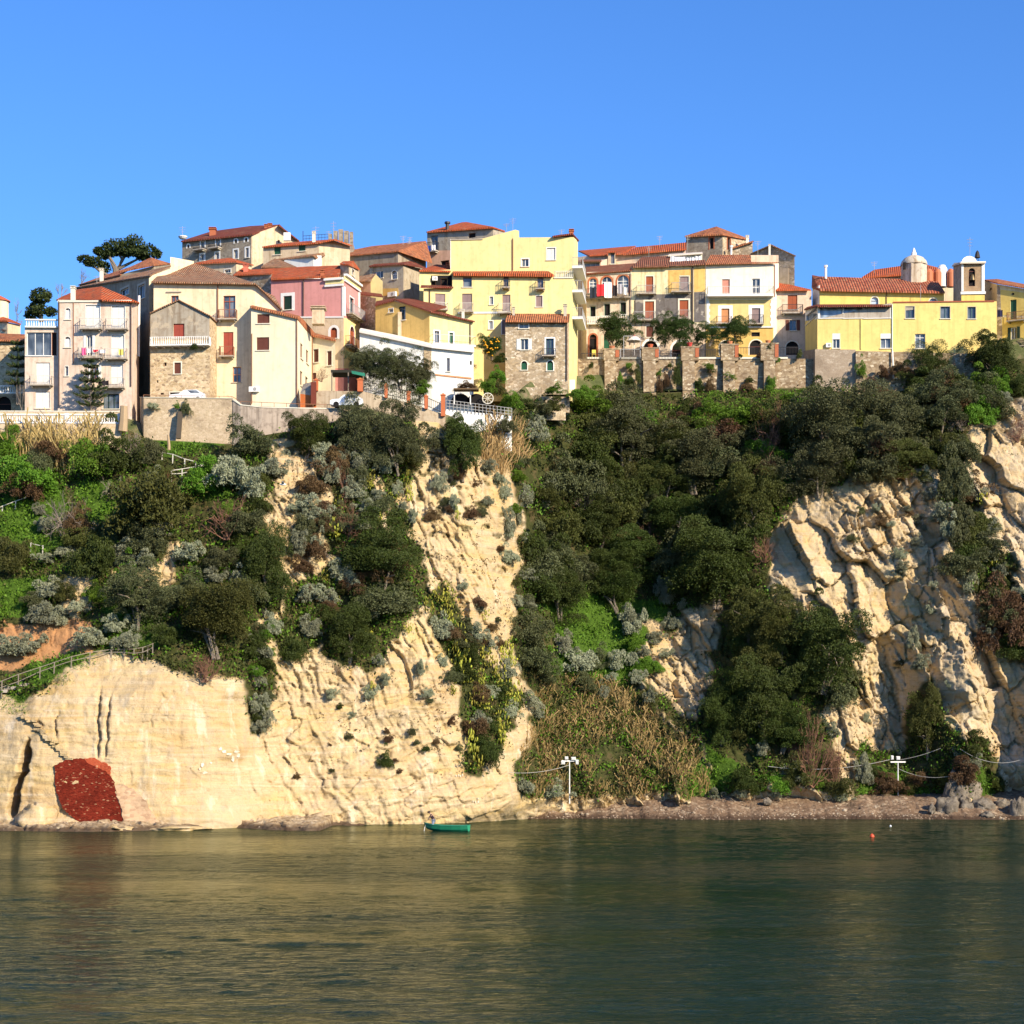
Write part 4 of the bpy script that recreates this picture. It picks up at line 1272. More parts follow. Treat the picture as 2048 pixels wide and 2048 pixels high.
rp = [(1008, 772, 226.2), (1390, 862, 225.7), (1420, 905, 228.5), (1508, 1006, 235.6), (1698, 1045, 234.1)]
h.roof([[rp[0], rp[1], (1400, 850, 229), (1040, 762, 230)], [rp[1], rp[2], (1440, 885, 231), (1400, 850, 229)], [rp[2], rp[3], (1530, 990, 238), (1440, 885, 231)], [rp[3], rp[4], (1690, 1030, 237.5), (1530, 990, 238)]], T_ORG, .22)
for y0, y1, x0, x1 in ((838, 912, 1064, 1163), (1024, 1128, 1060, 1160)):
    h.win(x0, y0, x1, y1, 'shut', 'brown', 'brown')
h.win(1412, 1078, 1430, 1198, 'shut', 'brown', 'brown'); h.win(1458, 1130, 1476, 1238, 'shut', 'brown', 'brown')
h.win(1381, 1268, 1392, 1378, 'shut', 'brown', 'brown') if False else None
h.win(1410, 1300, 1428, 1418, 'shut', 'brown', 'brown'); h.win(1452, 1345, 1472, 1475, 'dark', name='door')
h.win(1517, 1120, 1558, 1225, 'shut', 'brown', 'brown', sur='salmon_trim', sw=.12) if False else h.win(1517, 1120, 1558, 1225, 'shut', 'brown', 'brown', sur='cream_trim', sw=.12)
h.win(1627, 1135, 1663, 1250, 'shut', 'brown', 'brown', sur='cream_trim', sw=.12); h.win(1508, 1310, 1540, 1365, 'shut', 'brown', 'brown')
h.ac(1002, 1425, 1082, 1466)
h.pipe(1022, 990, 1560, 'copper', .05); h.pipe(1384, 880, 1570, 'copper', .06); h.pipe(1502, 1020, 1380, 'copper', .06)
h.chimney(1510, 790, 1605, 890, 232, W_BUFF)
h.finish()
# orange garden gate block
h = House('gate_lodge', 'orange plastered gate wall with dark red pillar beside the cream annex', 'wall', Z3, [(485, 1485, 224.6), (585, 1500, 224.4), (640, 1360, 224.3)], 44, 2, plaster('orange_plaster', (.62, .17, .05), .2)); h.finish()

# ---- pink house
h = House('pink_house', 'pink house with white corner strips and bright red tiled roof', 'house', Z3, [(203, 378, 240), (905, 372, 237), (1062, 432, 243)], 50, 9, W_PINK)
h.roof([[(198, 372, 239.6), (700, 352, 237.6), (870, 340, 237), (878, 245, 243), (560, 255, 245), (240, 275, 246)]], T_RED, .2)
h.band(722, 372, 903, 392, 'white', .35, 'cornice'); h.band(730, 396, 903, 426, W_YEL, .12, 'frieze'); h.band(725, 430, 903, 450, 'white', .2, 'moulding')
h.band(907, 380, 1060, 400, 'white', .4, 'cornice'); h.band(907, 402, 1060, 436, W_YEL, .12, 'frieze'); h.band(907, 438, 1060, 452, 'white', .2, 'moulding')
h.band(889, 452, 904, 735, 'white', .07, 'corner_strip'); h.band(907, 452, 920, 735, 'white', .07, 'corner_strip'); h.band(1046, 452, 1060, 700, 'white', .07, 'corner_strip')
h.bandpoly([(205, 742), (904, 738), (904, 752), (205, 756)], M['white'], .09, 'string_course')
h.bandpoly([(205, 757), (904, 753), (904, 1240), (205, 1240)], W_BUFF, .02, 'lower_wall'); h.bandpoly([(906, 753), (1060, 770), (1060, 1240), (906, 1240)], W_YEL, .02, 'lower_wall')
h.win(325, 540, 405, 672, 'shut', 'dkgreen', 'dkgreen', sur='white', sw=.38)
h.win(965, 560, 1002, 742, 'door', 'dkgreen', name='balcony_door', sur='white', sw=.15, bal=(925, 1055, 655, 745), rail='grey_iron')
h.win(778, 845, 842, 948, 'shut', 'rust', 'rust', arch=True, sur='white', sw=.3)
h.win(965, 835, 1008, 1040, 'shut', 'rust', 'rust', arch=True, name='balcony_door', sur='white', sw=.15, bal=(915, 1050, 968, 1048), rail='rust_iron')
h.pipe(518, 380, 735, 'pipe')
h.chimney(682, 300, 718, 355, 238.2, M['brick'])
a_ = House('attic', '', '', Z3, [(872, 235, 241), (905, 215, 240.5, 'k'), (955, 245, 240), (1055, 290, 246)], 64, 5, W_BUFF, into=h, inset=.2)
a_.win(950, 290, 978, 368, 'glass', 'grey', sur='white', sw=.12) if False else a_.win(985, 285, 1010, 350, 'glass', 'grey', sur='white', sw=.1)
a_.roof([[(866, 228, 240.6), (960, 238, 239.6), (1000, 200, 243), (900, 205, 246)], [(960, 238, 239.6), (1062, 285, 245.6), (1000, 200, 243)]], T_RED, .12)
a_.finish(wallname='attic_wall')
h.finish()

# ---- ochre house and white base
h = House('ochre_house', 'ochre house with brown tiled roof, lighter yellow right front and green shutters', 'house', Z3, [(1212, 632, 238.5), (1390, 590, 237.2, 'k'), (1735, 690, 234.5), (2158, 790, 236)], 45, 8, W_OCHRE, panels_mat={1: W_YEL})
h.roof([[(1395, 570, 236.8), (1742, 686, 234), (1900, 640, 241), (1560, 565, 244)], [(1742, 686, 234), (2172, 782, 235.6), (2000, 740, 241), (1745, 660, 240)], [(1206, 628, 238.2), (1392, 578, 236.8), (1400, 560, 242), (1220, 590, 243)]], T_DRK, .16)
h.win(1342, 662, 1384, 698, 'glass', 'white', sur='white', sw=.06); h.win(1440, 640, 1502, 772, 'glass', 'dkgreen')
m = MB(); a = P(*Z3(1448, 700), 236.8); b = P(*Z3(1448, 935), 236.8); m.box(((a + b) / 2), (.45, .6, a.z - b.z)); m.build('chimney', W_BUFF, h.root)
h.win(1782, 878, 1828, 1008, 'glass', 'grey', name='balcony_door', sur='white', sw=.12)
h.win(1925, 895, 1962, 1010, 'roller', 'green', 'green', name='balcony_door', sur='white', sw=.14)
h.pipe(2125, 800, 1080, 'pipe')
h.balcony(1745, 2160, 935, 1022, 1.0, rail='pale_iron', brackets=False, slabm='white', step=.9)
h.chimney(2045, 680, 2072, 750, 237)
h.finish()
h = House('white_lower_house', 'plain white lower house under the ochre house, with sloping slab top', 'house', Z3, [(1060, 880, 234.2), (1755, 1032, 232.6), (2160, 1070, 232.9)], 42, 5, W_WHITE)
h.band(1062, 880, 1754, 902, 'white', .25, 'slab_edge') if False else None
h.roof([[(1056, 868, 233.8), (1757, 1018, 232.2), (1757, 985, 236), (1070, 850, 237.5)], [(1757, 1018, 232.2), (2166, 1062, 232.5), (2160, 1020, 236), (1757, 985, 236)]], plain('white_slab', (.78, .70, .62), .8), .3)
h.win(1902, 1140, 1930, 1270, 'glass', 'grey', sur='white', sw=.08); h.win(2125, 1168, 2142, 1206, 'dark')
h.bandpoly([(1678, 1040), (1752, 1050), (1752, 1260), (1678, 1250)], S_TAN, .05, 'stone_pier')
h.bandpoly([(1790, 1295), (2140, 1330), (2140, 1345), (1790, 1308)], M['fr_orange'], .08, 'tile_ledge')
h.finish()
h = House('stone_stub', 'narrow rough stone house end between the pink house and the ochre house', 'house', Z3, [(1058, 540, 245), (1215, 560, 242)], 50, 5, S_HOU)
h.roof([[(1050, 520, 244.6), (1285, 545, 243), (1270, 520, 246), (1060, 495, 248)]], T_DRK, .14)
h.finish()
h = House('pink_gable_house', 'small pink and cream gabled house under the stone house with arched window', 'house', Z3, [(1040, 405, 249), (1165, 395, 247.6), (1215, 330, 247.3, 'k'), (1282, 400, 247)], 52, 5, W_SALM, panels_mat={1: W_YEL})
h.roof([[(1034, 398, 248.6), (1168, 392, 247.2), (1222, 322, 250), (1060, 350, 252)]], T_OLD, .14)
h.finish()

# ---- back row, left
h = House('top_stone_house', 'big stone house on the hilltop with white framed oval windows', 'house', Z2, [(460, 250, 267), (1018, 200, 262), (1235, 125, 264.5, 'k'), (1400, 250, 267)], 58, 12, S_GRY, panels_mat={1: W_BUFF})
h.roof([[(450, 248, 266.6), (1022, 192, 261.6), (1238, 117, 266), (1010, 128, 270), (690, 172, 278)], [(1238, 117, 263.8), (1404, 246, 266.4), (1380, 240, 277), (1240, 112, 276)]], T_DRK, .2)
for x0, y0, x1, y1 in ((612, 248, 640, 318), (734, 232, 764, 303)):
    h.win(x0, y0, x1, y1, 'glass', 'white', sur='white', sw=.18, name='balcony_door', bal=(x0 - 40, x1 + 15, y0 + 62, y1 + 5))
for x0, y0, x1, y1 in ((608, 355, 638, 408), (728, 342, 758, 395), (876, 320, 908, 392), (972, 305, 996, 382)):
    h.win(x0, y0, x1, y1, 'glass', 'white', sur='white', sw=.18)
for x, y, r in ((510, 292, 12), (893, 250, 14), (975, 240, 14)):
    h.win(x - r * .7, y - r, x + r * .7, y + r, 'dark', arch=True, sur='white', sw=.2)
h.win(1230, 242, 1246, 264, 'dark')
h.chimney(682, 150, 730, 212, 267, M['brick']); h.chimney(1122, 122, 1146, 155, 265, M['brick']); h.chimney(1152, 116, 1182, 150, 265.5, M['brick'])
m = MB(); a = P(*Z2(1278, 185), 263.6); b = P(*Z2(1332, 248), 263.6); m.box(((a + b) / 2), (b.x - a.x, .6, a.z - b.z)); m.build('roof_terrace_block', M['white'], h.root)
h.aerial(462, 130, 240, 270)
m = MB(); q = P(*Z2(465, 215), 269.5); m.lathe((q.x, q.y, q.z - .4), [(.02, 0), (.4, .1), (.62, .35), (.62, .45), (.3, .3)], 12); m.build('satellite_dish', M['white'], h.roofo)
h.finish()
h = House('green_shutter_house', 'low cream house with dark green shutters beside the hilltop stone house', 'house', Z2, [(1112, 302, 257), (1560, 272, 254.5), (1680, 245, 254.5, 'k'), (1810, 290, 256)], 55, 8, W_BUFF)
h.roof([[(1104, 294, 256.7), (1560, 262, 254.1), (1685, 234, 258), (1300, 262, 262)], [(1560, 262, 254.1), (1685, 234, 254.1), (1830, 285, 255.6), (1690, 232, 262)]], T_RED, .16)
h.win(1200, 298, 1253, 358, 'shut', 'green', 'green'); h.win(1397, 280, 1452, 330, 'shut', 'green', 'green')
h.chimney(1508, 180, 1532, 258, 256)
h.aerial(1535, 130, 262, 256.5); h.aerial(1678, 90, 240, 256.5, w=.7)
h.finish()
# ruined tower with merlons
root = thing('ruined_tower', 'broken grey stone tower top with jagged battlements on the skyline', 'tower', tuple(P(682, 500, 266)))
m = MB(); a = P(655, 486, 266); b = P(706, 486, 266)
m.box(((a.x + b.x) / 2, 267.5, a.z - 4), (b.x - a.x, 3, 8)); m.build('tower_wall', S_GRY, root)
for i, (x0, x1, yt) in enumerate(((657, 664, 468), (667, 675, 462), (677, 686, 459), (688, 697, 462), (699, 706, 464))):
    a = P(x0, yt, 266.2); b = P(x1, 486, 266.2); m = MB()
    m.box(((a.x + b.x) / 2, 266.4, (a.z + b.z) / 2), (b.x - a.x, .7, a.z - b.z)); m.build('merlon', S_GRY, root)
root = thing('roof_railing', 'thin iron terrace railing left of the broken stone tower', 'railing', tuple(P(630, 482, 265)))
m = MB()
a = P(606, 472, 265); b = P(656, 468, 265); m.bar(a, b, .05); m.bar(a - Vector((0, 0, .4)), b - Vector((0, 0, .4)), .04)
for i in range(9):
    p = a + (b - a) * (i / 8); m.bar(p, p - Vector((0, 0, 1.1)), .04)
m.bar(P(606, 462, 265), P(606, 486, 265), .08)
m.build('rail', M['iron'], root)

h = House('long_roof_house', 'long grey house with wide orange tile roof across the middle skyline', 'house', Z3, [(625, 188, 260), (1430, 112, 253), (1700, 200, 258)], 55, 10, W_GREY)
h.roof([[(618, 180, 259.7), (1436, 102, 252.6), (1700, 8, 262), (1180, 58, 268), (760, 140, 270)], [(1436, 102, 252.6), (1760, 215, 257), (1720, 120, 264), (1700, 8, 262)]], T_ORG, .16)
h.win(690, 190, 722, 212, 'glass', 'white')
h.finish()
h = House('old_roof_house', 'low white-walled house under a faded brown roof behind the pink house', 'house', Z3, [(330, 195, 254), (615, 150, 252), (690, 150, 253)], 54, 8, W_WHITE)
h.roof([[(220, 196, 255), (612, 146, 251.5), (905, 70, 262), (420, 130, 262)], [(612, 146, 251.5), (640, 172, 252), (905, 78, 261), (880, 68, 262)]], T_OLD, .14)
h.finish()
h = House('brown_hip_house', 'low house with mottled brown hipped roof just above the bright red roof', 'house', Z3, [(110, 262, 249), (440, 262, 248)], 54, 6, W_OLD)
h.roof([[(100, 258, 248.6), (450, 258, 247.6), (290, 190, 254), (235, 178, 255)]], T_OLD, .14)
h.finish()
h = House('arched_window_house', 'weathered stone house with one arched window, right side in shade', 'house', Z3, [(1155, 258, 252), (1482, 240, 249), (1645, 275, 255)], 50, 7, W_STN)
h.roof([[(1148, 250, 251.7), (1486, 228, 248.6), (1700, 268, 255), (1560, 200, 256), (1250, 215, 258)]], T_DRK, .16)
h.win(1368, 296, 1420, 378, 'glass', 'white', arch=True, sur='cream_trim', sw=.1); h.win(1180, 298, 1285, 372, 'glass', 'white', mull=2)
h.bandpoly([(1285, 470), (1430, 465), (1440, 540), (1285, 540)], W_OCHRE, .03, 'ochre_patch')
h.ac(1345, 512, 1420, 545)
h.finish()
h = House('red_roof_house', 'small house with bright orange-red hipped roof below the hilltop stone house', 'house', Z2, [(560, 440, 250), (895, 425, 247), (1020, 450, 250)], 54, 8, W_BUFF)
h.roof([[(545, 430, 249.7), (898, 412, 246.6), (850, 384, 252), (700, 398, 255)], [(898, 412, 246.6), (1035, 440, 250), (850, 384, 252)]], T_RED, .16)
h.win(802, 478, 850, 505, 'glass', 'white', sur='white', sw=.1)
h.finish()
h = House('side_roof_house', 'stone house with red roof and small chimney left of the pink house', 'house', Z2, [(900, 530, 244), (1175, 520, 241), (1185, 520, 243)], 50, 8, S_HOU)
h.roof([[(870, 522, 243.8), (1182, 508, 240.7), (1210, 468, 246), (1010, 478, 248), (960, 455, 249)]], T_RED, .16)
h.chimney(955, 440, 990, 480, 246, plain('red_stack', (.55, .16, .1), .8))
h.finish()
# ================================================================ THE VILLAGE, middle and right
W_LOG = plaster('cream_pink_plaster', (.70, .56, .42), .55, patch=(.46, .36, .26), patch_amt=.38)
W_LYEL = plaster('pale_yellow_plaster', (.78, .67, .40), .4)
W_DRT = plaster('dirty_grey_wall', (.17, .15, .14), .6, patch=(.46, .40, .33), patch_amt=.42)
W_OCH2 = plaster('worn_ochre', (.72, .46, .15), .35, patch=(.66, .56, .42), patch_amt=.3)
W_IVORY = plaster('ivory_plaster', (.84, .78, .62), .12)
W_BAND = plaster('yellow_band', (.78, .58, .24), .15)
W_PINKC = plaster('pinkish_cream', (.74, .55, .40), .3)
W_CHUR = plaster('church_yellow', (.80, .59, .17), .16)
W_DOME = plaster('stained_whitewash', (.66, .56, .43), .6, (.30, .21, .13))
W_BRK = stone('small_brickwork', [(.40, .24, .12), (.46, .30, .16), (.33, .20, .11)], 5., (.4, .3, .2), 0, .08)

# ---- tall yellow house
h = House('yellow_house', 'tall lemon yellow house with long red tiled ledge and white balconies on its side', 'house', Z4, [(487, 292, 246), (800, 275, 245.5, 'k'), (1115, 190, 245.2, 'k'), (1150, 200, 245.1, 'k'), (1152, 265, 245, 'k'), (1676, 262, 244.5), (1718, 300, 251)], 52, 10, W_YEL)
h.band(487, 282, 492, 590, 'white', .05, 'corner_strip')
h.win(1175, 472, 1242, 545, 'glass', 'white', sur='white', sw=.12); h.win(1420, 366, 1500, 482, 'shut', 'grey', 'white', sur='white', sw=.1, name='balcony_door')
h.pipe(1090, 270, 585, 'copper', .06)
h.band(487, 284, 800, 290, 'stone_trim', .12, 'coping')
h.roof([[(1470, 250, 244.2), (1668, 222, 244.2), (1730, 290, 251), (1560, 235, 256)]], T_DRK, .2)
h.chimney(1636, 196, 1676, 235, 246, M['brick'])
h.aerial(1030, 130, 195, 246, w=.8); h.aerial(1090, 75, 195, 246.5, w=.8)
for y0, y1 in ((575, 640), (765, 850), (1045, 1110)):
    pass
H9 = h
l = House('lower', '', '', Z4, [(505, 640, 243), (1480, 640, 242.4, 'k'), (1482, 655, 242.4, 'k'), (1662, 662, 242.3), (1700, 690, 249)], 50, 4, W_YEL, into=h, inset=0)
l.roof([[(510, 612, 242.5), (1484, 622, 241.9), (1430, 588, 245), (512, 592, 246)]], T_RED, .3)
for x0, y0, x1, y1 in ((608, 646, 694, 744), (1000, 640, 1050, 752), (1328, 652, 1386, 764)):
    l.win(x0, y0, x1, y1, 'glass', 'mauve', mull=0 if x0 < 700 else 1, bal=(x0 - 16, x1 + 14, y0 + 45, y1 + 2), name='window') if x0 > 700 else l.win(x0, y0, x1, y1, 'glass', 'mauve', mull=0)
l.win(600, 808, 696, 972, 'shut', 'mauve', 'mauve', name='balcony_door', bal=(580, 712, 910, 988), rail='pale_iron')
l.win(868, 836, 900, 914, 'glass', 'white', sur='white', sw=.06)
l.win(990, 818, 1066, 980, 'shut', 'mauve', 'mauve', name='balcony_door', bal=(948, 1080, 915, 1000), rail='pale_iron')
l.win(1314, 828, 1376, 936, 'shut', 'mauve', 'mauve', sur='white', sw=.06)
l.win(860, 1072, 896, 1150, 'glass', 'white', sur='white', sw=.1); l.win(985, 1058, 1021, 1200, 'shut', 'mauve', 'mauve', sur='white', sw=.1, name='door')
l.band(560, 985, 1060, 1002, 'white', .1, 'string_course')
l.balcony(1488, 1672, 592, 650, .12, rail='cream_trim', baluster=True, step=.22, brackets=False, slabm='cream_trim')
for y0, y1 in ((520, 600), (740, 830), (1000, 1085)):
    l.balcony(1664, 1702, y0, y1, 1.25, rail='grey_iron', brackets=False, slabm='white', thick=.3)
l.finish(wallname='lower_wall')
l = House('side', '', '', Z4, [(228, 760, 242.2), (508, 745, 243)], 50, 6, W_YEL, into=h, inset=0)
l.win(340, 808, 438, 965, 'shut', 'mauve', 'mauve', name='balcony_door', bal=(322, 452, 905, 968), rail='pale_iron')
l.pipe(285, 765, 920, 'pipe')
l.roof([[(198, 742, 241.6), (515, 745, 242.4), (515, 728, 244.5), (205, 725, 244)]], T_DRK, .14)
l.finish(wallname='side_wall')
l = House('porch', '', '', Z4, [(188, 590, 244.8), (495, 575, 245.6)], 52, 4, W_YEL, into=h, inset=0)
l.roof([[(182, 582, 244.4), (490, 590, 245.2), (480, 535, 249), (350, 525, 249.5)]], T_RED, .16)
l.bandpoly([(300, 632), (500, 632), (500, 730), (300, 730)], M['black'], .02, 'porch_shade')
l.win(305, 640, 345, 735, 'dark', name='doorway'); l.win(395, 660, 460, 735, 'dark', name='doorway')
l.ac(308, 645, 358, 688)
l.chimney(445, 520, 474, 575, 247.5, M['brick'])
l.finish(wallname='porch_wall')
h.finish()

# ---- grey house behind
h = House('grey_house', 'dark weathered house with orange hipped roof and black chimney on the skyline', 'house', Z4, [(262, 212, 268), (900, 170, 263), (1010, 205, 267)], 58, 9, W_OLD)
h.roof([[(255, 208, 267.7), (902, 162, 262.5), (640, 115, 270), (600, 118, 272)], [(902, 162, 262.5), (1015, 200, 267), (660, 118, 270), (640, 115, 270)]], T_RED, .2)
h.win(296, 246, 366, 395, 'glass', 'grey', name='balcony_door', bal=(255, 378, 325, 405), rail='iron'); h.win(662, 222, 730, 268, 'dark')
h.pot(458, 115, 172, 266.5, .3)
h.bandpoly([(262, 395), (880, 380), (880, 600), (262, 600)], W_SALM, .03, 'lower_wall')
h.win(395, 488, 475, 560, 'dark')
h.finish()

# ---- stone house in front
h = House('rubble_house', 'square rubble stone house with small tiled roof and green glazed balcony door', 'house', Z4, [(1018, 1072, 240), (1618, 1076, 239.6), (1640, 1090, 244)], 50.3, 6, S_HOU)
h.roof([[(1012, 1072, 239.4), (1632, 1076, 239), (1642, 978, 243.5), (1060, 976, 243.8)]], T_ORG, .14)
h.win(1150, 1092, 1242, 1144, 'glass', 'white', sur='white', sw=.1)
h.win(1165, 1245, 1236, 1350, 'glass', 'white', sur='cream_trim', sw=.12, openc='white')
h.win(1410, 1242, 1486, 1405, 'glass', 'teal', sur='white', sw=.18, name='balcony_door', bal=(1374, 1506, 1352, 1412))
h.win(1172, 1460, 1228, 1545, 'shut', 'green', 'green', arch=True, sur='cream_trim', sw=.12); h.win(1422, 1456, 1480, 1552, 'shut', 'green', 'green', arch=True, sur='white', sw=.12)
h.pipe(1610, 1085, 1650, 'pipe')
h.chimney(1580, 920, 1610, 1005, 241.5, M['stone_trim']); h.chimney(1085, 945, 1110, 985, 242, M['stone_trim'])
h.finish()

# ---- arcaded house
h = House('arcaded_house', 'old cream house with three red brick arches hung with washing', 'house', Z5, [(300, 622, 262), (352, 618, 258.6), (786, 585, 258)], 56, 8, W_LOG)
h.roof([[(300, 615, 262), (345, 612, 258.2), (790, 578, 257.6), (840, 512, 261.5), (345, 548, 263)]], T_BRN, .14)
h.band(356, 597, 785, 625, 'cream_trim', .1, 'cornice')
q = MB(); p = h.panels[1]
for i in range(26):
    x = 360 + i * 16.3; u, z = p.uz(*Z5(x, 624 - (x - 360) * .075)); q.box(p.w(u, z, .12), (.18, .16, .2), p.t)
q.build('dentil_frieze', M['brick'], h.root)['kind'] = 'stuff'
for x0, x1, y0 in ((378, 452, 660), (500, 598, 645), (650, 762, 630)):
    h.win(x0, y0, x1, 800, 'glass', 'white', arch=True, sur='brick', sw=.22, name='arch', trans=.5, bal=None)
h.balcony(350, 775, 770, 852, .8, rail='iron')
for x0, x1, y0, y1 in ((390, 440, 930, 1036), (526, 580, 906, 1030), (682, 735, 893, 1025)):
    h.win(x0, y0, x1, y1, 'dark', 'green', sur='stone_trim', sw=.16, name='balcony_door')
h.balcony(360, 492, 1040, 1102, .6, rail='white', baluster=True, step=.24, slabm='cream_trim'); h.balcony(494, 620, 1032, 1098, .6, rail='white', baluster=True, step=.24, slabm='cream_trim'); h.balcony(650, 754, 1018, 1080, .6, rail='white', baluster=True, step=.24, slabm='cream_trim')
h.win(380, 1200, 450, 1420, 'dark', arch=True, sur='brick', sw=.18, name='door'); h.win(520, 1200, 576, 1420, 'panel', 'green', name='door')
h.pipe(775, 590, 1300, 'pipe', .05)
h.finish()

# ---- pale yellow and ochre house
h = House('two_tone_house', 'pale yellow and ochre house with rust red shutters and stained grey middle storey', 'house', Z5, [(787, 555, 258), (1142, 552, 257.8, 'k'), (1500, 528, 257.6)], 56, 8, W_LYEL)
h.roof([[(795, 548, 257.4), (1150, 542, 257.2), (1160, 442, 262), (885, 455, 262.5)], [(1115, 535, 257.3), (1505, 520, 257), (1500, 480, 260), (1150, 500, 259.5)]], T_BRN, .14)
h.bandpoly([(1142, 585), (1360, 575), (1360, 800), (1142, 800)], W_OCH2, .025, 'ochre_wall'); h.bandpoly([(1392, 560), (1498, 555), (1498, 790), (1392, 790)], W_OCHRE, .025, 'ochre_wall')
h.bandpoly([(825, 815), (1362, 812), (1362, 1095), (825, 1092)], W_DRT, .02, 'stained_wall'); h.bandpoly([(1392, 795), (1498, 790), (1498, 1085), (1392, 1085)], W_DRT, .022, 'stained_wall')
h.bandpoly([(790, 1096), (1498, 1096), (1498, 1420), (790, 1420)], W_LOG, .02, 'ground_floor_wall')
h.win(928, 640, 998, 802, 'shut', 'rust', 'rust', name='balcony_door', sur='cream_trim', sw=.12, bal=(835, 1024, 740, 812), rail='grey_iron')
h.win(1258, 642, 1340, 792, 'shut', 'mauve', 'mauve', name='balcony_door', sur='cream_trim', sw=.12, bal=(1170, 1358, 715, 795), rail='grey_iron')
h.win(918, 882, 1006, 1066, 'shut', 'rust', 'rust', name='balcony_door', sur='cream_trim', sw=.2, bal=(805, 1022, 992, 1068), rail='grey_iron')
h.win(1252, 870, 1338, 1046, 'shut', 'rust', 'rust', name='balcony_door', sur='cream_trim', sw=.2, bal=(1240, 1345, 978, 1052), rail='grey_iron')
h.win(930, 1122, 1000, 1228, 'shut', 'brown', 'brown', sur='cream_trim', sw=.1)
h.win(905, 1262, 1040, 1420, 'dark', arch=True, sur='white', sw=.3, name='archway'); h.win(1180, 1270, 1350, 1420, 'dark', arch=True, sur='white', sw=.3, name='archway')
h.pipe(1376, 545, 1180, 'pipe', .1); h.pipe(822, 860, 1120, 'pipe', .05)
h.finish()
h = House('roof_terrace', '', '', Z5, [(1150, 445, 261.4), (1470, 425, 261.2)], 62, 4, W_IVORY, into=h, inset=.1)
h.roof([[(1140, 440, 260.9), (1475, 415, 260.7), (1470, 405, 265), (1150, 425, 265)]], plain('terrace_slab', (.7, .6, .48), .8), .12)
h.finish(wallname='terrace_room')

# ---- ivory house with the long balcony
h = House('ivory_house', 'ivory house with long white balcony over a yellow storey with white quoins', 'house', Z6, [(298, 528, 257.6), (952, 518, 257.4), (1002, 512, 260)], 56, 8, W_IVORY)
h.roof([[(290, 518, 257), (1000, 505, 257), (735, 502, 258.2), (735, 432, 262), (345, 432, 262)]], T_ORG, .14)
h.bandpoly([(308, 868), (944, 868), (944, 1128), (308, 1128)], W_BAND, .02, 'yellow_wall')
for x0, x1 in ((308, 338), (920, 944)):
    q = MB(); p = h.panels[0]
    for i in range(9):
        ya = 872 + i * 28.4; w_ = x1 - x0 if i % 2 else (x1 - x0) * .7
        xa, xb = (x0, x0 + w_) if x0 < 500 else (x1 - w_, x1)
        u0, z1 = p.uz(*Z6(xa, ya)); u1, z0 = p.uz(*Z6(xb, ya + 27)); q.box(p.w((u0 + u1) / 2, (z0 + z1) / 2, .03), (u1 - u0, .06, z1 - z0), p.t)
    q.build('quoins', M['white'], h.root)['kind'] = 'stuff'
h.bandpoly([(300, 1140), (950, 1132), (950, 1420), (300, 1420)], W_OCHRE, .02, 'ground_floor_wall')
h.balcony(308, 944, 755, 826, 1.1, rail='pale_iron', slabm='white', brackets=False, thick=.3, step=.3)
h.win(455, 668, 530, 818, 'roller', 'pink', 'pink', name='balcony_door', sur='white', sw=.05); h.win(745, 662, 822, 815, 'door', 'white', name='balcony_door', sur='white', sw=.05, trans=.45)
h.win(448, 952, 526, 1095, 'roller', 'orange', 'orange', name='balcony_door', sur='white', sw=.42, bal=(395, 545, 1038, 1100), rail='rust_iron'); h.win(742, 948, 824, 1098, 'roller', 'mauve', 'mauve', name='balcony_door', sur='white', sw=.42, bal=(708, 852, 1025, 1104))
h.balcony(308, 950, 1118, 1132, .25, rail='white', slabm='white', brackets=False, thick=.25, step=9) if False else h.band(308, 1128, 948, 1140, 'white', .2, 'moulding')
h.win(445, 1180, 512, 1232, 'dark'); h.win(738, 1180, 820, 1222, 'dark')
h.win(428, 1262, 545, 1400, 'glass', 'dkgreen', arch=True, name='shop_door', sur='cream_trim', sw=.1); h.win(720, 1256, 846, 1400, 'dark', arch=True, name='archway', sur='cream_trim', sw=.15)
h.pipe(955, 520, 840, 'copper', .06)
t_ = House('roof_room', '', '', Z6, [(733, 436, 260.4), (1000, 436, 260.4)], 60, 4, W_PINKC, into=h, inset=.1); t_.finish(wallname='roof_room_wall')
h.finish()

h = House('pinkish_house', 'pinkish cream house with brown shutters half in the church house shadow', 'house', Z6, [(946, 782, 259), (1318, 780, 258.8)], 56, 7, W_PINKC)
h.roof([[(940, 772, 258.4), (1316, 768, 258.2), (1100, 718, 262), (1000, 704, 262.5)]], T_RED, .16)
h.win(1090, 822, 1182, 960, 'shut', 'rust', 'rust', name='balcony_door', bal=(1030, 1232, 925, 1000))
h.win(1106, 1062, 1172, 1164, 'glass', 'grey', openc='brown', sur='stone_trim', sw=.05)
h.win(1070, 1268, 1195, 1400, 'dark', arch=True, name='archway', sur='cream_trim', sw=.12)
h.band(950, 1020, 1250, 1030, 'stone_trim', .1, 'string_course')
h.finish()

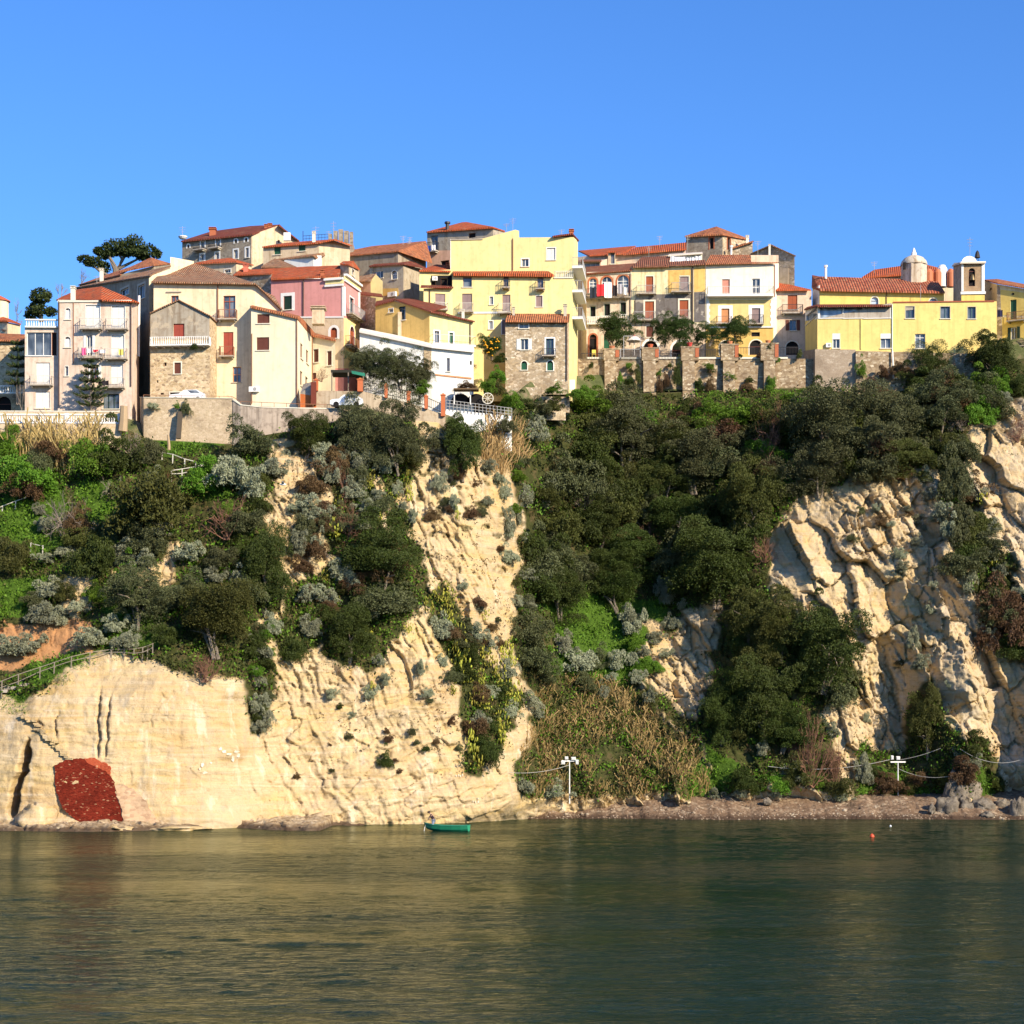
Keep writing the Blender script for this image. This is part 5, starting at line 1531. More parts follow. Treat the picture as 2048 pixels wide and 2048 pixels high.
# ---- behind: stone belvedere, gabled house, long red roofs
h = House('stone_belvedere', 'square stone belvedere with red hipped roof and honeycomb patterned wall', 'tower', Z6, [(106, 250, 273.5), (460, 238, 271), (705, 285, 276)], 62, 8, S_GRY, panels_mat={1: S_HOU})
h.roof([[(92, 250, 273.2), (462, 230, 270.5), (400, 158, 276)], [(462, 230, 270.5), (722, 280, 276), (400, 158, 276)]], T_ORG, .2)
h.win(334, 265, 372, 375, 'dark', sur='brick', sw=.16); h.win(506, 270, 536, 388, 'dark', sur='brick', sw=.16)
h.chimney(684, 255, 712, 310, 272.5)
h.finish()
h = House('lean_to', 'narrow stone lean-to with tiled verge beside the stone belvedere', 'house', Z6, [(480, 400, 272), (560, 365, 271.8, 'k'), (750, 310, 271)], 62, 5, S_HOU)
h.roof([[(540, 370, 271.5), (760, 300, 270.6), (755, 295, 274), (560, 352, 275)]], T_ORG, .14)
h.pot(543, 345, 420, 270.5, .18, 'white')
h.finish()
h = House('gabled_house', 'cream stone gabled house standing behind the ivory house', 'house', Z6, [(745, 420, 270), (925, 342, 268, 'k'), (1155, 448, 266)], 58, 9, S_HOU)
h.roof([[(735, 415, 269.8), (927, 332, 267.7), (940, 335, 276), (760, 405, 277)], [(927, 332, 267.7), (1168, 440, 265.7), (1150, 440, 275), (940, 335, 276)]], T_OLD, .14)
h.bandpoly([(1005, 565), (1100, 565), (1100, 740), (1005, 740)], W_BUFF, .03, 'plaster_patch')
h.chimney(903, 340, 922, 420, 267)
h.finish()
h = House('red_roofed_terrace', 'long cream terrace with bright red roof and dormer behind the arcaded house', 'house', Z5, [(265, 455, 270), (385, 440, 269), (700, 432, 268, 'k'), (1312, 380, 267)], 58, 8, W_PINKC)
h.roof([[(700, 428, 267.6), (1316, 376, 266.6), (1316, 312, 272), (830, 358, 273)], [(375, 438, 268.6), (700, 420, 267.8), (828, 345, 273), (275, 392, 275)]], T_RED, .16)
d_ = House('dormer', '', '', Z5, [(562, 402, 265.6), (630, 400, 265.5)], 60, 3, W_BUFF, into=h, inset=.05); d_.win(588, 410, 624, 520, 'glass', 'grey'); d_.roof([[(545, 405, 265.2), (650, 402, 265.1), (600, 372, 267.5)]], T_RED, .1); d_.finish(wallname='dormer_wall')
h.aerial(955, 350, 440, 266.5)
h.finish()
h = House('low_terrace_house', 'low house with flat brown roof edge tucked beside the tall yellow house', 'house', Z5, [(250, 492, 264), (490, 492, 263), (560, 470, 266)], 58, 5, W_PINKC)
h.roof([[(262, 492, 263.4), (500, 490, 262.4), (490, 478, 266), (300, 478, 267)]], T_BRN, .12)
h.win(300, 508, 480, 560, 'glass', 'grey', mull=3)
h.finish()

# ---- church group at the right
h = House('church_house', 'long yellow house with glazed veranda on a rubble wall, teal shuttered windows', 'house', Z7, [(45, 742, 257), (150, 725, 250), (520, 722, 249.6, 'k'), (785, 720, 249.4), (787, 584, 249.4), (800, 583, 249.2, 'k'), (1672, 572, 249), (1697, 572, 249)], 52.5, 7, W_YELC)
h.win(283, 852, 343, 976, 'glass', 'white', sur='white', sw=.05); h.ac(222, 936, 268, 972)
for x0, y0, x1, y1 in ((912, 616, 987, 718), (1213, 618, 1293, 720), (1448, 620, 1515, 722)):
    h.win(x0, y0, x1, y1, 'glass', 'teal', sur='stone_trim', sw=.07)
for x0, y0, x1, y1 in ((695, 850, 782, 976), (992, 852, 1081, 978)):
    h.win(x0, y0, x1, y1, 'glass', 'white', sur='mauve_trim', trans=.74) if False else h.win(x0, y0, x1, y1, 'glass', 'white', trans=.74, sill='cream_trim')
h.bandpoly([(800, 576), (1675, 566), (1675, 576), (800, 586)], M['fr_rust'], .1, 'eaves_edge')
h.pipe(795, 590, 1020, 'white', .06)
h.band(522, 725, 530, 985, W_YELC, .12, 'buttress_strip')
v_ = House('veranda', '', '', Z7, [(45, 640, 257), (155, 616, 250), (785, 612, 249.4)], 59, 4, M['white'], into=h, inset=.1)
for x0, x1 in ((172, 366), (378, 540), (556, 778)):
    v_.win(x0, 622, x1, 716, 'pale', 'grey', name='veranda_window', sill='white')
    w_ = (x1 - x0)
v_.win(55, 652, 148, 735, 'pale', 'grey', name='veranda_window')
v_.roof([[(35, 640, 256.6), (145, 610, 249.2), (150, 598, 254), (60, 620, 258)], [(145, 610, 249.2), (792, 606, 248.7), (792, 596, 253), (150, 598, 254)]], T_DRK, .18)
v_.finish(wallname='veranda_wall')
h.finish()
h = House('church', 'yellow church with long ribbed red tile roof and a squat white lantern dome', 'church', Z7, [(108, 452, 262), (170, 462, 258.2), (175, 475, 258.2, 'k'), (1242, 492, 257.5)], 56, 8, W_CHUR)
h.roof([[(168, 470, 257.6), (1250, 492, 256.9), (1190, 402, 263), (1060, 385, 263.5), (170, 357, 263.5)], [(100, 445, 262), (168, 470, 257.6), (170, 357, 263.5), (104, 345, 266)]], T_CHU, .2)
h.band(112, 460, 168, 625, 'white', .08, 'corner_strip')
h.win(612, 534, 676, 620, 'pale', 'grey', arch=True, sur='cream_trim', sw=.12); h.win(1115, 545, 1180, 620, 'pale', 'grey', arch=True, sur='cream_trim', sw=.12)
h.pipe(745, 490, 600, 'pipe', .05)
h.pot(222, 262, 352, 262, .2, 'white')
h.finish()
h.parts[0]
root = h.root
# lantern dome
m = MB(); a = P(*Z7(925, 240), 262.5); b = P(*Z7(1085, 380), 262.5); w_ = (b.x - a.x)
cxx = (a.x + b.x) / 2; cyy = 262.5 + w_ / 2
l4 = P(*Z7(880, 240), 262.5)
m.lathe((cxx - .1, cyy, b.z - 1.5), [(w_ * .70, 0), (w_ * .70, a.z - b.z + 1.5)], 8, math.radians(22.5), math.radians(382.5))
o = m.build('lantern', W_DOME, root)
m = MB(); zt = P(*Z7(985, 165), 263).z - a.z
m.lathe((cxx - .1, cyy, a.z), [(w_ * .72, -.06), (w_ * .73, .05), (w_ * .66, zt * .38), (w_ * .5, zt * .72), (w_ * .25, zt * .94), (.05, zt)], 16, math.radians(22.5), math.radians(382.5))
m.build('dome', W_DOME, o, True)
m = MB(); m.lathe((cxx - .1, cyy, a.z + zt), [(.40, -.1), (.34, .35), (.26, .4), (.14, .85), (.05, 1.0)], 8); m.build('finial', M['white'], o)
m = MB(); m.box((l4.x + .3, cyy - w_ * .5, a.z - .4), (.3, .3, .9)); m.build('opening', M['black'], o)
h = House('church_back_house', 'red roofed house rising behind the church roof and lantern', 'house', Z7, [(550, 365, 270), (1330, 330, 268)], 58, 9, W_CREAM)
h.roof([[(535, 362, 269.7), (880, 340, 268.6), (880, 265, 275), (640, 298, 275)], [(880, 345, 268.6), (1330, 335, 267.6), (1210, 285, 274), (1090, 255, 276), (880, 265, 275)]], T_RED, .2)
for x, r in ((1110, .62), (1185, .5), (1300, .5)):
    m = MB(); q = P(*Z7(x, 385), 266); m.lathe((q.x, q.y, q.z - 1), [(r, 0), (r * 1.05, 1.9), (r * .6, 2.35), (.02, 2.5)], 12); m.build('water_tank', plain('terracotta_tank', (.5, .16, .07), .6), h.root)
m = MB(); q = P(*Z7(1225, 385), 266.6); m.lathe((q.x, q.y, q.z - 1), [(.7, 0), (.7, 2.4), (.4, 2.9), (.02, 3)], 12); m.build('roof_vent', M['white'], h.root)
h.finish()

# ---- bell tower
h = House('bell_tower', 'small square bell tower with brown brick face, white edges and open arch', 'tower', Z7, [(1322, 270, 257.5), (1392, 245, 254.6), (1592, 240, 254.4)], 56, 3.6, W_BRK, panels_mat={0: W_OLD}, inset=.05)
h.band(1392, 240, 1410, 485, 'white', .08, 'corner_strip'); h.band(1566, 240, 1592, 485, 'white', .08, 'corner_strip')
h.win(1455, 285, 1510, 442, 'dark', arch=True, name='bell_opening', depth=.5)
h.band(1385, 232, 1600, 246, 'white', .25, 'cornice')
h.band(1384, 490, 1600, 512, 'white', .2, 'moulding')
h.roof([[(1310, 265, 257.5), (1382, 236, 254.1), (1600, 234, 254), (1590, 228, 258), (1330, 240, 260)]], plain('tower_slab', (.55, .45, .33), .9), .16)
h.bandpoly([(1392, 514), (1592, 514), (1592, 640), (1392, 640)], W_CHUR, .04, 'lower_wall')
m = MB(); a = P(*Z7(1395, 236), 254.5); b = P(*Z7(1525, 236), 254.5); r = (b.x - a.x) / 2; c = (a + b) / 2
pts = [c + Vector((r * math.cos(math.pi * i / 12), 0, r * .85 * math.sin(math.pi * i / 12))) for i in range(13)]
bk = [p + Vector((0, .6, 0)) for p in pts]
m.face(pts[::-1]); m.face(bk)
for i in range(12): m.face([pts[i], pts[i + 1], bk[i + 1], bk[i]])
m.build('pediment', M['white'], h.root)
bp = P(*Z7(1482, 370), 254.9)
m = MB(); m.lathe((bp.x, 254.3 + .35, bp.z - .4), [(.42, 0), (.36, .2), (.26, .6), (.15, .8), (.02, .85)], 12); m.build('bell', plain('bronze', (.20, .15, .08), .4, .8), h.root, True)
h.aerial(1465, 20, 190, 255, w=.7)
q = P(*Z7(1530, 190), 255.6); m = MB(); m.bar(q - Vector((.3, 0, .9)), q, .06); m.bar(q - Vector((-.3, 0, .9)), q, .06); m.lathe((q.x, q.y, q.z - .1), [(.36, 0), (.3, .4), (.2, .75), (.03, .95)], 10); m.build('loudspeaker_bell', M['iron'], h.root)
h.finish()

# ---- far right yellow house
h = House('corner_house', 'cream and yellow house at the right picture edge with green shutters and balcony', 'house', Z7, [(1592, 395, 262), (1700, 425, 255), (2080, 490, 252)], 52, 9, W_LYEL)
h.roof([[(1588, 385, 261.6), (1705, 412, 254.5), (2090, 478, 251.5), (2080, 450, 258), (1700, 378, 262)]], T_ORG, .16)
h.bandpoly([(1730, 470), (2060, 515), (2060, 700), (1730, 690)], W_CHUR, .02, 'yellow_wall'); h.bandpoly([(1745, 710), (2060, 720), (2060, 1000), (1745, 990)], W_CHUR, .02, 'yellow_wall')
h.bandpoly([(1702, 440), (1726, 450), (1748, 960), (1702, 960)], S_HOU, .03, 'stone_quoins')
h.win(1632, 456, 1654, 480, 'dark', arch=True); h.win(1824, 496, 1848, 518, 'dark', arch=True)
h.win(1815, 558, 1868, 728, 'shut', 'green', 'green', name='balcony_door', bal=(1797, 1960, 672, 740), rail='rust_iron')
h.win(1820, 795, 1870, 955, 'glass', 'white', name='balcony_door', openc='dkgreen', bal=(1800, 1960, 925, 965))
h.finish()

# ================================================================ WALLS
def buttwall(x): pass
wt = [P(*Z5(188, 1405), 250.6), P(*Z5(290, 1440), 250.4), P(*Z6(1205, 1358 + 0), 250.2)]
root = thing('rampart', 'long rubble rampart wall with square buttresses and brick topped piers', 'rampart', (wt[1].x + 12, 250.3, 49))
m = MB()
zb = 47.5
A, B = P(*Z5(188, 1438), 250.6), P(*Z6(1355, 1372), 250.2)
zt = lambda x: A.z + (B.z - A.z) * (x - A.x) / (B.x - A.x)
m.box(((A.x + B.x) / 2, 251.2, (zb + A.z) / 2), (B.x - A.x, 1.4, A.z - zb)); m.build('masonry', S_FOR, root)
q = MB(); q.bar((A.x + 2.2, 250.9, A.z + .08), (B.x - 3.4, 250.9, A.z + .08), 1.0, .22); q.build('coping', M['cream_trim'], root)
# buttresses: (x0, x1, top y) with brick faced piers over them
for (x0, x1), (c0, c1), yt in ((Z5(530, 0)[0], Z5(640, 0)[0]) , (Z5(520, 0)[0], Z5(668, 0)[0]), Z5(0, 1345)[1]), ((Z5(905, 0)[0], Z5(1025, 0)[0]), (Z5(890, 0)[0], Z5(1052, 0)[0]), Z5(0, 1335)[1]), ((Z5(1285, 0)[0], Z5(1402, 0)[0]), (Z5(1270, 0)[0], Z5(1440, 0)[0]), Z5(0, 1325)[1]), ((Z6(470, 0)[0], Z6(585, 0)[0]), (Z6(448, 0)[0], Z6(615, 0)[0]), Z6(0, 1300)[1]), ((Z6(865, 0)[0], Z6(975, 0)[0]), (Z6(832, 0)[0], Z6(1002, 0)[0]), Z6(0, 1290)[1]):
    a = P(x0, 710, 249.2); b = P(x1, 710, 249.2)
    m = MB(); hz = A.z - .3
    # battered buttress
    f0 = [Vector((a.x, 249.3, zb)), Vector((b.x, 249.3, zb)), Vector((b.x, 249.85, hz)), Vector((a.x, 249.85, hz))]
    bk = [Vector((a.x, 250.6, zb)), Vector((b.x, 250.6, zb)), Vector((b.x, 250.6, hz)), Vector((a.x, 250.6, hz))]
    m.face(f0); m.face([f0[3], f0[2], bk[2], bk[3]]); m.face([bk[0], f0[0], f0[3], bk[3]]); m.face([f0[1], bk[1], bk[2], f0[2]])
    m.build('buttress', S_FOR, root)
    p0 = P(c0, yt, 249.5); p1 = P(c1, yt, 249.5)
    m = MB(); m.box(((p0.x + p1.x) / 2, 250.45, (p0.z + A.z - .35) / 2), (p1.x - p0.x, 1.3, p0.z - A.z + .35)); pi = m.build('pier', S_FOR, root)
    m = MB(); m.box(((p0.x + p1.x) / 2, 250.45, p0.z + .08), (p1.x - p0.x + .14, 1.44, .16)); m.build('pier_cap', S_FOR, pi)
    m = MB(); m.box((p1.x - .22, 249.77, (p0.z + A.z) / 2), (.46, .06, p0.z - A.z - .1)); m.build('brick_facing', M['brick'], pi)
# terrace floor behind
m = MB(); m.face([(A.x, 251.9, A.z - .9), (B.x, 251.9, A.z - .9), (B.x, 258.5, A.z - .6), (A.x, 258.5, A.z - .6)])
o = m.build('terrace_pavement', M['concrete']); tag(o, kind='structure')

wallthing('church_rampart', 'rubble wall with small putlog holes under the yellow church house', 'rampart', [P(*Z7(30, 1000), 256.5), P(*Z7(130, 985), 249.4), P(*Z7(480, 988), 249.1)], stone('pale_rubble', [(.42, .33, .24), (.36, .28, .2), (.5, .41, .31)], 2.6, (.38, .29, .21)), 46.5, 1.2)
wallthing('shaded_rampart', 'shaded rubble wall under the right half of the yellow church house', 'rampart', [P(*Z7(482, 1000), 248.7), P(*Z7(1500, 1022), 248.3), P(*Z7(1700, 1015), 249.4)], S_FOR, 46.5, 1.2)
root = thing('downpipe', 'white drain pipe running down the rubble wall under the yellow church house', 'pipe', tuple(P(*Z7(800, 1240), 248.2)))
m = MB(); m.tube([P(*Z7(798, 1000), 248.3), P(*Z7(806, 1235), 248.2), P(*Z7(840, 1240), 248)], .1, 6); m.build('pipe', M['white'], root)
wallthing('stone_retaining_wall', 'tall rubble retaining wall with drain holes below the stone gable house', 'wall', [P(*Z2(120, 1510), 224.5), P(*Z2(150, 1512), 222.2), P(*Z2(866, 1520), 221.8)], stone('retaining_rubble', [(.56, .43, .28), (.48, .36, .23), (.66, .52, .36), (.42, .31, .2)], 2.6, (.56, .44, .29), .3), 40, 1.0, 'stone_trim')
wallthing('concrete_retaining_wall', 'grey stained concrete retaining wall curving below the cream annex', 'wall', [P(*Z2(868, 1530), 221.7), P(*Z2(930, 1572), 221.4), P(*Z2(1100, 1590), 221.3), P(*Z2(1400, 1598), 221.6), P(*Z2(1740, 1602), 222.8)], plaster('stained_concrete', (.46, .37, .29), .7, (.17, .13, .10)), 40, .8, 'cream_trim')
# garden walls
wallthing('fence_wall', 'sloping stone wall carrying the orange pillars and iron fence', 'wall', [P(*Z3(640, 1455), 225), P(*Z3(1100, 1462), 225), P(*Z3(1300, 1515), 225.2), P(*Z3(1545, 1575), 225.5), P(*Z3(1890, 1692), 226)], plaster('tan_garden_wall', (.5, .4, .28), .5), 42, .5)
wallthing('garden_wall', 'rubble garden wall below the square stone house', 'wall', [P(*Z4(1030, 1712), 238.9), P(*Z4(1370, 1712), 238.8), P(*Z4(1375, 1800), 238.8), P(*Z4(1640, 1805), 238.9)], S_HOU, 48, .6)
wallthing('lower_garden_wall', 'rough low stone wall under the garden left of the ravine', 'wall', [P(*Z4(990, 1850), 237.9), P(*Z4(1400, 1870), 238.1), P(*Z4(1600, 1850), 238.4)], S_HOU, 47, .6)
root = wallthing('white_terrace_wall', 'white terrace wall with pipe railing beside the dry reeds', 'wall', [P(*Z4(440, 1925), 229), P(*Z4(1080, 1990), 230.5)], W_WHITE, 42, .4)
root2 = thing('railing', 'grey pipe railing on the white terrace wall', 'railing', tuple(P(*Z4(760, 1930), 229.6)))
a = P(*Z4(445, 1835), 228.9); b = P(*Z4(1080, 1915), 230.4); m = MB()
for dz in (0, .35, .7): m.bar(a - Vector((0, 0, dz)), b - Vector((0, 0, dz)), .05)
m.build('rails', M['grey_iron'], root2)
for i in range(19):
    p = a + (b - a) * (i / 18); m = MB(); m.bar(p, p - Vector((0, 0, 1.2)), .06); m.build('post', M['grey_iron'], root2)
# orange pillars with iron fence
pr = None
pill = ((1040, 1090, 1350, 1452, 224.8), (1300, 1330, 1405, 1512, 225), (1515, 1550, 1472, 1562, 225.3), (1686, 1718, 1512, 1618, 225.5), (1845, 1885, 1500, 1690, 225.8), (622, 658, 1355, 1445, 224.8))
OP = plain('terracotta_pillar', (.52, .15, .06), .85)
tops = []
for i, (x0, x1, y0, y1, Y) in enumerate(pill):
    a = P(*Z3(x0, y0), Y); b = P(*Z3(x1, y1), Y); w_ = b.x - a.x
    lab = ['broad orange brick pillar at the upper end of the iron fence', 'orange brick pillar second from the upper end of the iron fence', 'orange brick pillar in the middle of the iron fence', 'orange brick pillar next to the gate end of the fence', 'tallest orange brick pillar at the low end of the iron fence', 'orange brick pillar beside the dark red gate pillar'][i]
    root = thing('gate_pillar', lab, 'pillar', ((a.x + b.x) / 2, Y, b.z), 'orange brick pillars along the garden fence')
    m = MB(); m.box(((a.x + b.x) / 2, Y, (a.z + b.z) / 2 - .1), (w_, w_, a.z - b.z + .1)); m.build('shaft', OP, root)
    m = MB(); m.box(((a.x + b.x) / 2, Y, a.z), (w_ * 1.25, w_ * 1.25, .12)); m.lathe(((a.x + b.x) / 2, Y, a.z + .06), [(w_ * .6, 0), (.02, .2)], 4, math.pi / 4, math.pi * 2.25); m.build('cap', OP, root)
    if i < 5: tops.append(((a.x + b.x) / 2, Y, b.z))
for i in range(4):
    a = Vector(tops[i]); b = Vector(tops[i + 1]); L = (b - a).length
    lab = ['dark iron fence panel under the olive trees, uppermost', 'dark iron fence panel, second down the slope', 'dark iron fence panel, third down the slope', 'dark iron fence panel by the tallest orange pillar'][i]
    root = thing('iron_fence', lab, 'fence', tuple((a + b) / 2), 'iron fence panels between orange pillars')
    m = MB(); u = Vector((0, 0, 1))
    for hz in (.25, 1.15): m.bar(a + u * hz, b + u * hz, .06)
    n_ = int(L / .22)
    for k in range(1, n_):
        p = a + (b - a) * (k / n_); m.bar(p + u * .1, p + u * 1.25, .04)
    m.build('railing_panel', M['iron'], root)
# railing along the concrete wall
root = thing('railing', 'thin rusty railing along the top of the concrete retaining wall', 'railing', tuple(P(*Z2(1200, 1590), 221.7)))
path = [P(*Z2(150, 1488), 222.6), P(*Z2(860, 1500), 222.2), P(*Z2(930, 1540), 221.8), P(*Z2(1100, 1548), 221.7), P(*Z2(1400, 1560), 222), P(*Z2(1740, 1570), 223)]
m = MB()
for a, b in zip(path, path[1:]):
    m.bar(a, b, .05); m.bar(a - Vector((0, 0, .45)), b - Vector((0, 0, .45)), .04)
    k = int((b - a).length / 1.6) + 1
    for i in range(k):
        p = a + (b - a) * (i / k); m.bar(p, p - Vector((0, 0, 1.)), .05)
m.build('rail', M['rust_iron'], root)
# ================================================================ PLANTS
def leafmat(name, cols, rough=.65, var=.35, trans=.12):
    t = NT(name)
    oi = t.n('ObjectInfo').outputs['Random']
    g = t.pos()
    n1 = t.noise(g, 1.1, 3, .6); n2 = t.noise(g, 6., 2, .5)
    f = t.math('ADD', t.math('MULTIPLY', n1, .6), t.math('MULTIPLY', n2, .4))
    c = t.ramp(f, [(.28 + .44 * i / (len(cols) - 1), cc) for i, cc in enumerate(cols)])
    h = t.n('HueSaturation', i={'Color': c, 'Hue': t.math('ADD', .485, t.math('MULTIPLY', oi, .03)), 'Value': t.math('ADD', 1 - var / 2, t.math('MULTIPLY', oi, var))})
    p = t.n('BsdfPrincipled', i={'Base Color': h.outputs[0], 'Roughness': rough, 'Specular IOR Level': .25})
    tr = t.n('BsdfTranslucent', i={'Color': h.outputs[0]})
    mx = t.n('MixShader', i={0: trans, 1: p.outputs[0], 2: tr.outputs[0]})
    t.t.links.new(mx.outputs[0], t.out.inputs[0])
    return t.m


L_DARK = leafmat('dark_evergreen_leaves', [(.022, .034, .005), (.045, .063, .009), (.080, .100, .015)])
L_OLIV = leafmat('olive_leaves', [(.050, .055, .020), (.090, .098, .038), (.15, .155, .068)])
L_OLVG = leafmat('olive_green_leaves', [(.035, .042, .008), (.075, .082, .016), (.12, .12, .028)])
L_GRN = leafmat('bright_green_leaves', [(.045, .10, .006), (.095, .185, .012), (.17, .27, .025)])
L_SILV = leafmat('silver_leaves', [(.17, .18, .105), (.27, .28, .175), (.40, .40, .27)], var=.5)
L_BRN = leafmat('brown_scrub_leaves', [(.075, .042, .018), (.125, .072, .032), (.18, .11, .05)])
L_PEAR = leafmat('prickly_pear_pads', [(.18, .20, .035), (.36, .35, .05), (.60, .52, .065)], .5, .5)
L_REED = leafmat('dry_reeds', [(.34, .22, .08), (.50, .35, .14), (.64, .48, .22)], .7, .3)
L_REEDG = leafmat('green_brown_reeds', [(.19, .175, .04), (.42, .30, .11), (.60, .44, .19)], .7, .5)
L_GRASS = leafmat('grass_blades', [(.06, .13, .010), (.12, .225, .016), (.20, .32, .03)], .7, .3)
L_PINE = leafmat('pine_needles', [(.022, .038, .010), (.045, .068, .016), (.08, .10, .026)])
B_BARK = plain('grey_bark', (.20, .16, .12), .9)
B_TWIG = plain('red_brown_twigs', (.21, .105, .065), .9)
B_GTWIG = plain('grey_twigs', (.24, .19, .15), .9)
L_ORNG = leafmat('orange_tree_leaves', [(.02, .045, .008), (.05, .08, .012), (.30, .22, .02)])


def leaves(cen, nrm, size, asp, rng, droop=.0):
    """rhombic leaves: centres (n,3), main direction roughly along nrm"""
    n = len(cen)
    a = nrm + rng.normal(0, .75, (n, 3)); a[:, 2] -= droop
    a /= np.linalg.norm(a, axis=1)[:, None] + 1e-9
    r = rng.normal(0, 1, (n, 3)); b = np.cross(a, r); b /= np.linalg.norm(b, axis=1)[:, None] + 1e-9
    s = size * rng.uniform(.65, 1.35, n)[:, None]
    v = np.stack([cen - a * s * .5, cen + b * s * asp * .5, cen + a * s * .5, cen - b * s * asp * .5], 1).reshape(-1, 3)
    f = np.arange(4 * n).reshape(n, 4)
    return v, f


def crown(seed, lumps, per, leaf, asp=.55, zlo=-.75, lump=(.22, .42), zs=1., fill=.82):
    """a crown about 1 in radius made of leafy lumps set through its volume"""
    r = np.random.default_rng(seed)
    V_, F_, b = [], [], 0
    k = 0
    while k < lumps:
        d = r.normal(0, 1, 3); d /= np.linalg.norm(d)
        if d[2] < zlo: continue
        wob = .84 + .62 * vnoise(np.array([d[0] * 1.7 + seed]), np.array([d[1] * 1.7]), np.array([d[2] * 1.7]), seed)[0]
        c = d * wob * r.uniform(.35, fill) ; c[2] *= zs
        rad = r.uniform(*lump)
        q = r.normal(0, 1, (per, 3)); q /= np.linalg.norm(q, axis=1)[:, None]
        q[:, 2] = np.where(q[:, 2] < -.35, -q[:, 2], q[:, 2])
        pos = c + q * rad * r.uniform(.72, 1.06, per)[:, None] * np.array([1, 1, .82])
        v, f = leaves(pos, q, leaf, asp, r)
        V_.append(v); F_.append(f + b); b += len(v); k += 1
    return np.concatenate(V_), np.concatenate(F_)


def twigs(seed, n, r0=.012, depth=3, spread=.6, up=.5, zs=1.):
    """bare branching shrub or tree about 1 in radius, growing from the origin"""
    r = random.Random(seed); m = MB()

    def grow(p, d, L, rad, k):
        q = p + d * L
        mid = (p + q) / 2 + Vector((r.gauss(0, .06), r.gauss(0, .06), r.gauss(0, .04))) * L
        m.tube([p, mid, q], [rad, rad * .8, rad * .6], 3)
        if k <= 0: return
        for _ in range(r.choice((2, 3, 3))):
            e = (d + Vector((r.gauss(0, spread), r.gauss(0, spread), r.gauss(0, spread) + up * .15))).normalized()
            grow(q if r.random() < .7 else mid, e, L * r.uniform(.6, .85), max(rad * .64, .0045), k - 1)
    for _ in range(n):
        d = Vector((r.gauss(0, .6), r.gauss(0, .6), abs(r.gauss(.6, .4)) + up * .5)).normalized()
        grow(Vector((r.gauss(0, .06), r.gauss(0, .06), 0)), d, r.uniform(.28, .42), r0, depth)
    return m


def mesh_of(m, name, mat):
    return npmesh_list(name, m.v, m.f, mat)


def npmesh_list(name, v, f, mat):
    me = bpy.data.meshes.new(name); me.from_pydata(v, [], f); me.materials.append(mat); return me


PROTO = {}
PROTO['tree'] = [crown(s, 64, 620, .038, .5, -1., (.14, .36), fill=.95) for s in (1, 2, 3, 4, 5, 6)]
PROTO['bush'] = [crown(s, 36, 330, .064, .5, -.25, (.14, .40), fill=.95) for s in (11, 12, 13, 14, 15, 16)]
PROTO['silver'] = [crown(s, 40, 170, .11, .34, -.1, (.12, .34), .9, fill=1.) for s in (21, 22, 23, 24, 25, 26)]
PROTO['pads'] = []
for s in (31, 32, 33):
    r = np.random.default_rng(s); vs, fs, b = [], [], 0
    th = np.linspace(0, 2 * np.pi, 9)[:-1]
    for k in range(46):
        base = r.normal(0, .42, 3) * np.array([1, .6, .1]); base[2] = abs(r.normal(.25, .35))
        up = r.normal(0, .5, 3) + np.array([0, 0, 1.]); up /= np.linalg.norm(up)
        sd_ = np.cross(up, r.normal(0, 1, 3)); sd_ /= np.linalg.norm(sd_); nn = np.cross(up, sd_)
        h_, w_ = r.uniform(.20, .32), r.uniform(.11, .17)
        ring = base + up * (h_ * (1 + np.sin(th)))[:, None] * .5 + sd_ * (w_ * np.cos(th) * .5 * (1 + .25 * np.sin(th)))[:, None]
        c = ring.mean(0)
        v = np.concatenate([ring, [c + nn * .03], [c - nn * .03]])
        f = [(i, (i + 1) % 8, 8) for i in range(8)] + [((i + 1) % 8, i, 9) for i in range(8)]
        vs.append(v); fs.append(np.array(f) + b); b += len(v)
    PROTO['pads'].append((np.concatenate(vs), np.concatenate(fs)))
MESH = {}


def pm(kind, i, mat):
    k = (kind, i, mat.name)
    if k not in MESH:
        v, f = PROTO[kind][i]
        MESH[k] = npmesh('foliage', v, f, mat)
    return MESH[k]


TWM = {}


def twm(kind, i):
    k = (kind, i)
    if k not in TWM:
        m = {'red': lambda: twigs(100 + i, 16, .016, 3, .55, .5), 'grey': lambda: twigs(200 + i, 13, .016, 3, .6, .4), 'tree': lambda: twigs(300 + i, 3, .03, 4, .42, 1.2),
             'hang': lambda: twigs(400 + i, 22, .011, 3, .3, 1.)}[kind]()
        TWM[k] = npmesh_list('twigs', m.v, m.f, {'red': B_TWIG, 'grey': B_GTWIG, 'tree': B_GTWIG, 'hang': B_TWIG}[kind])
    return TWM[k]


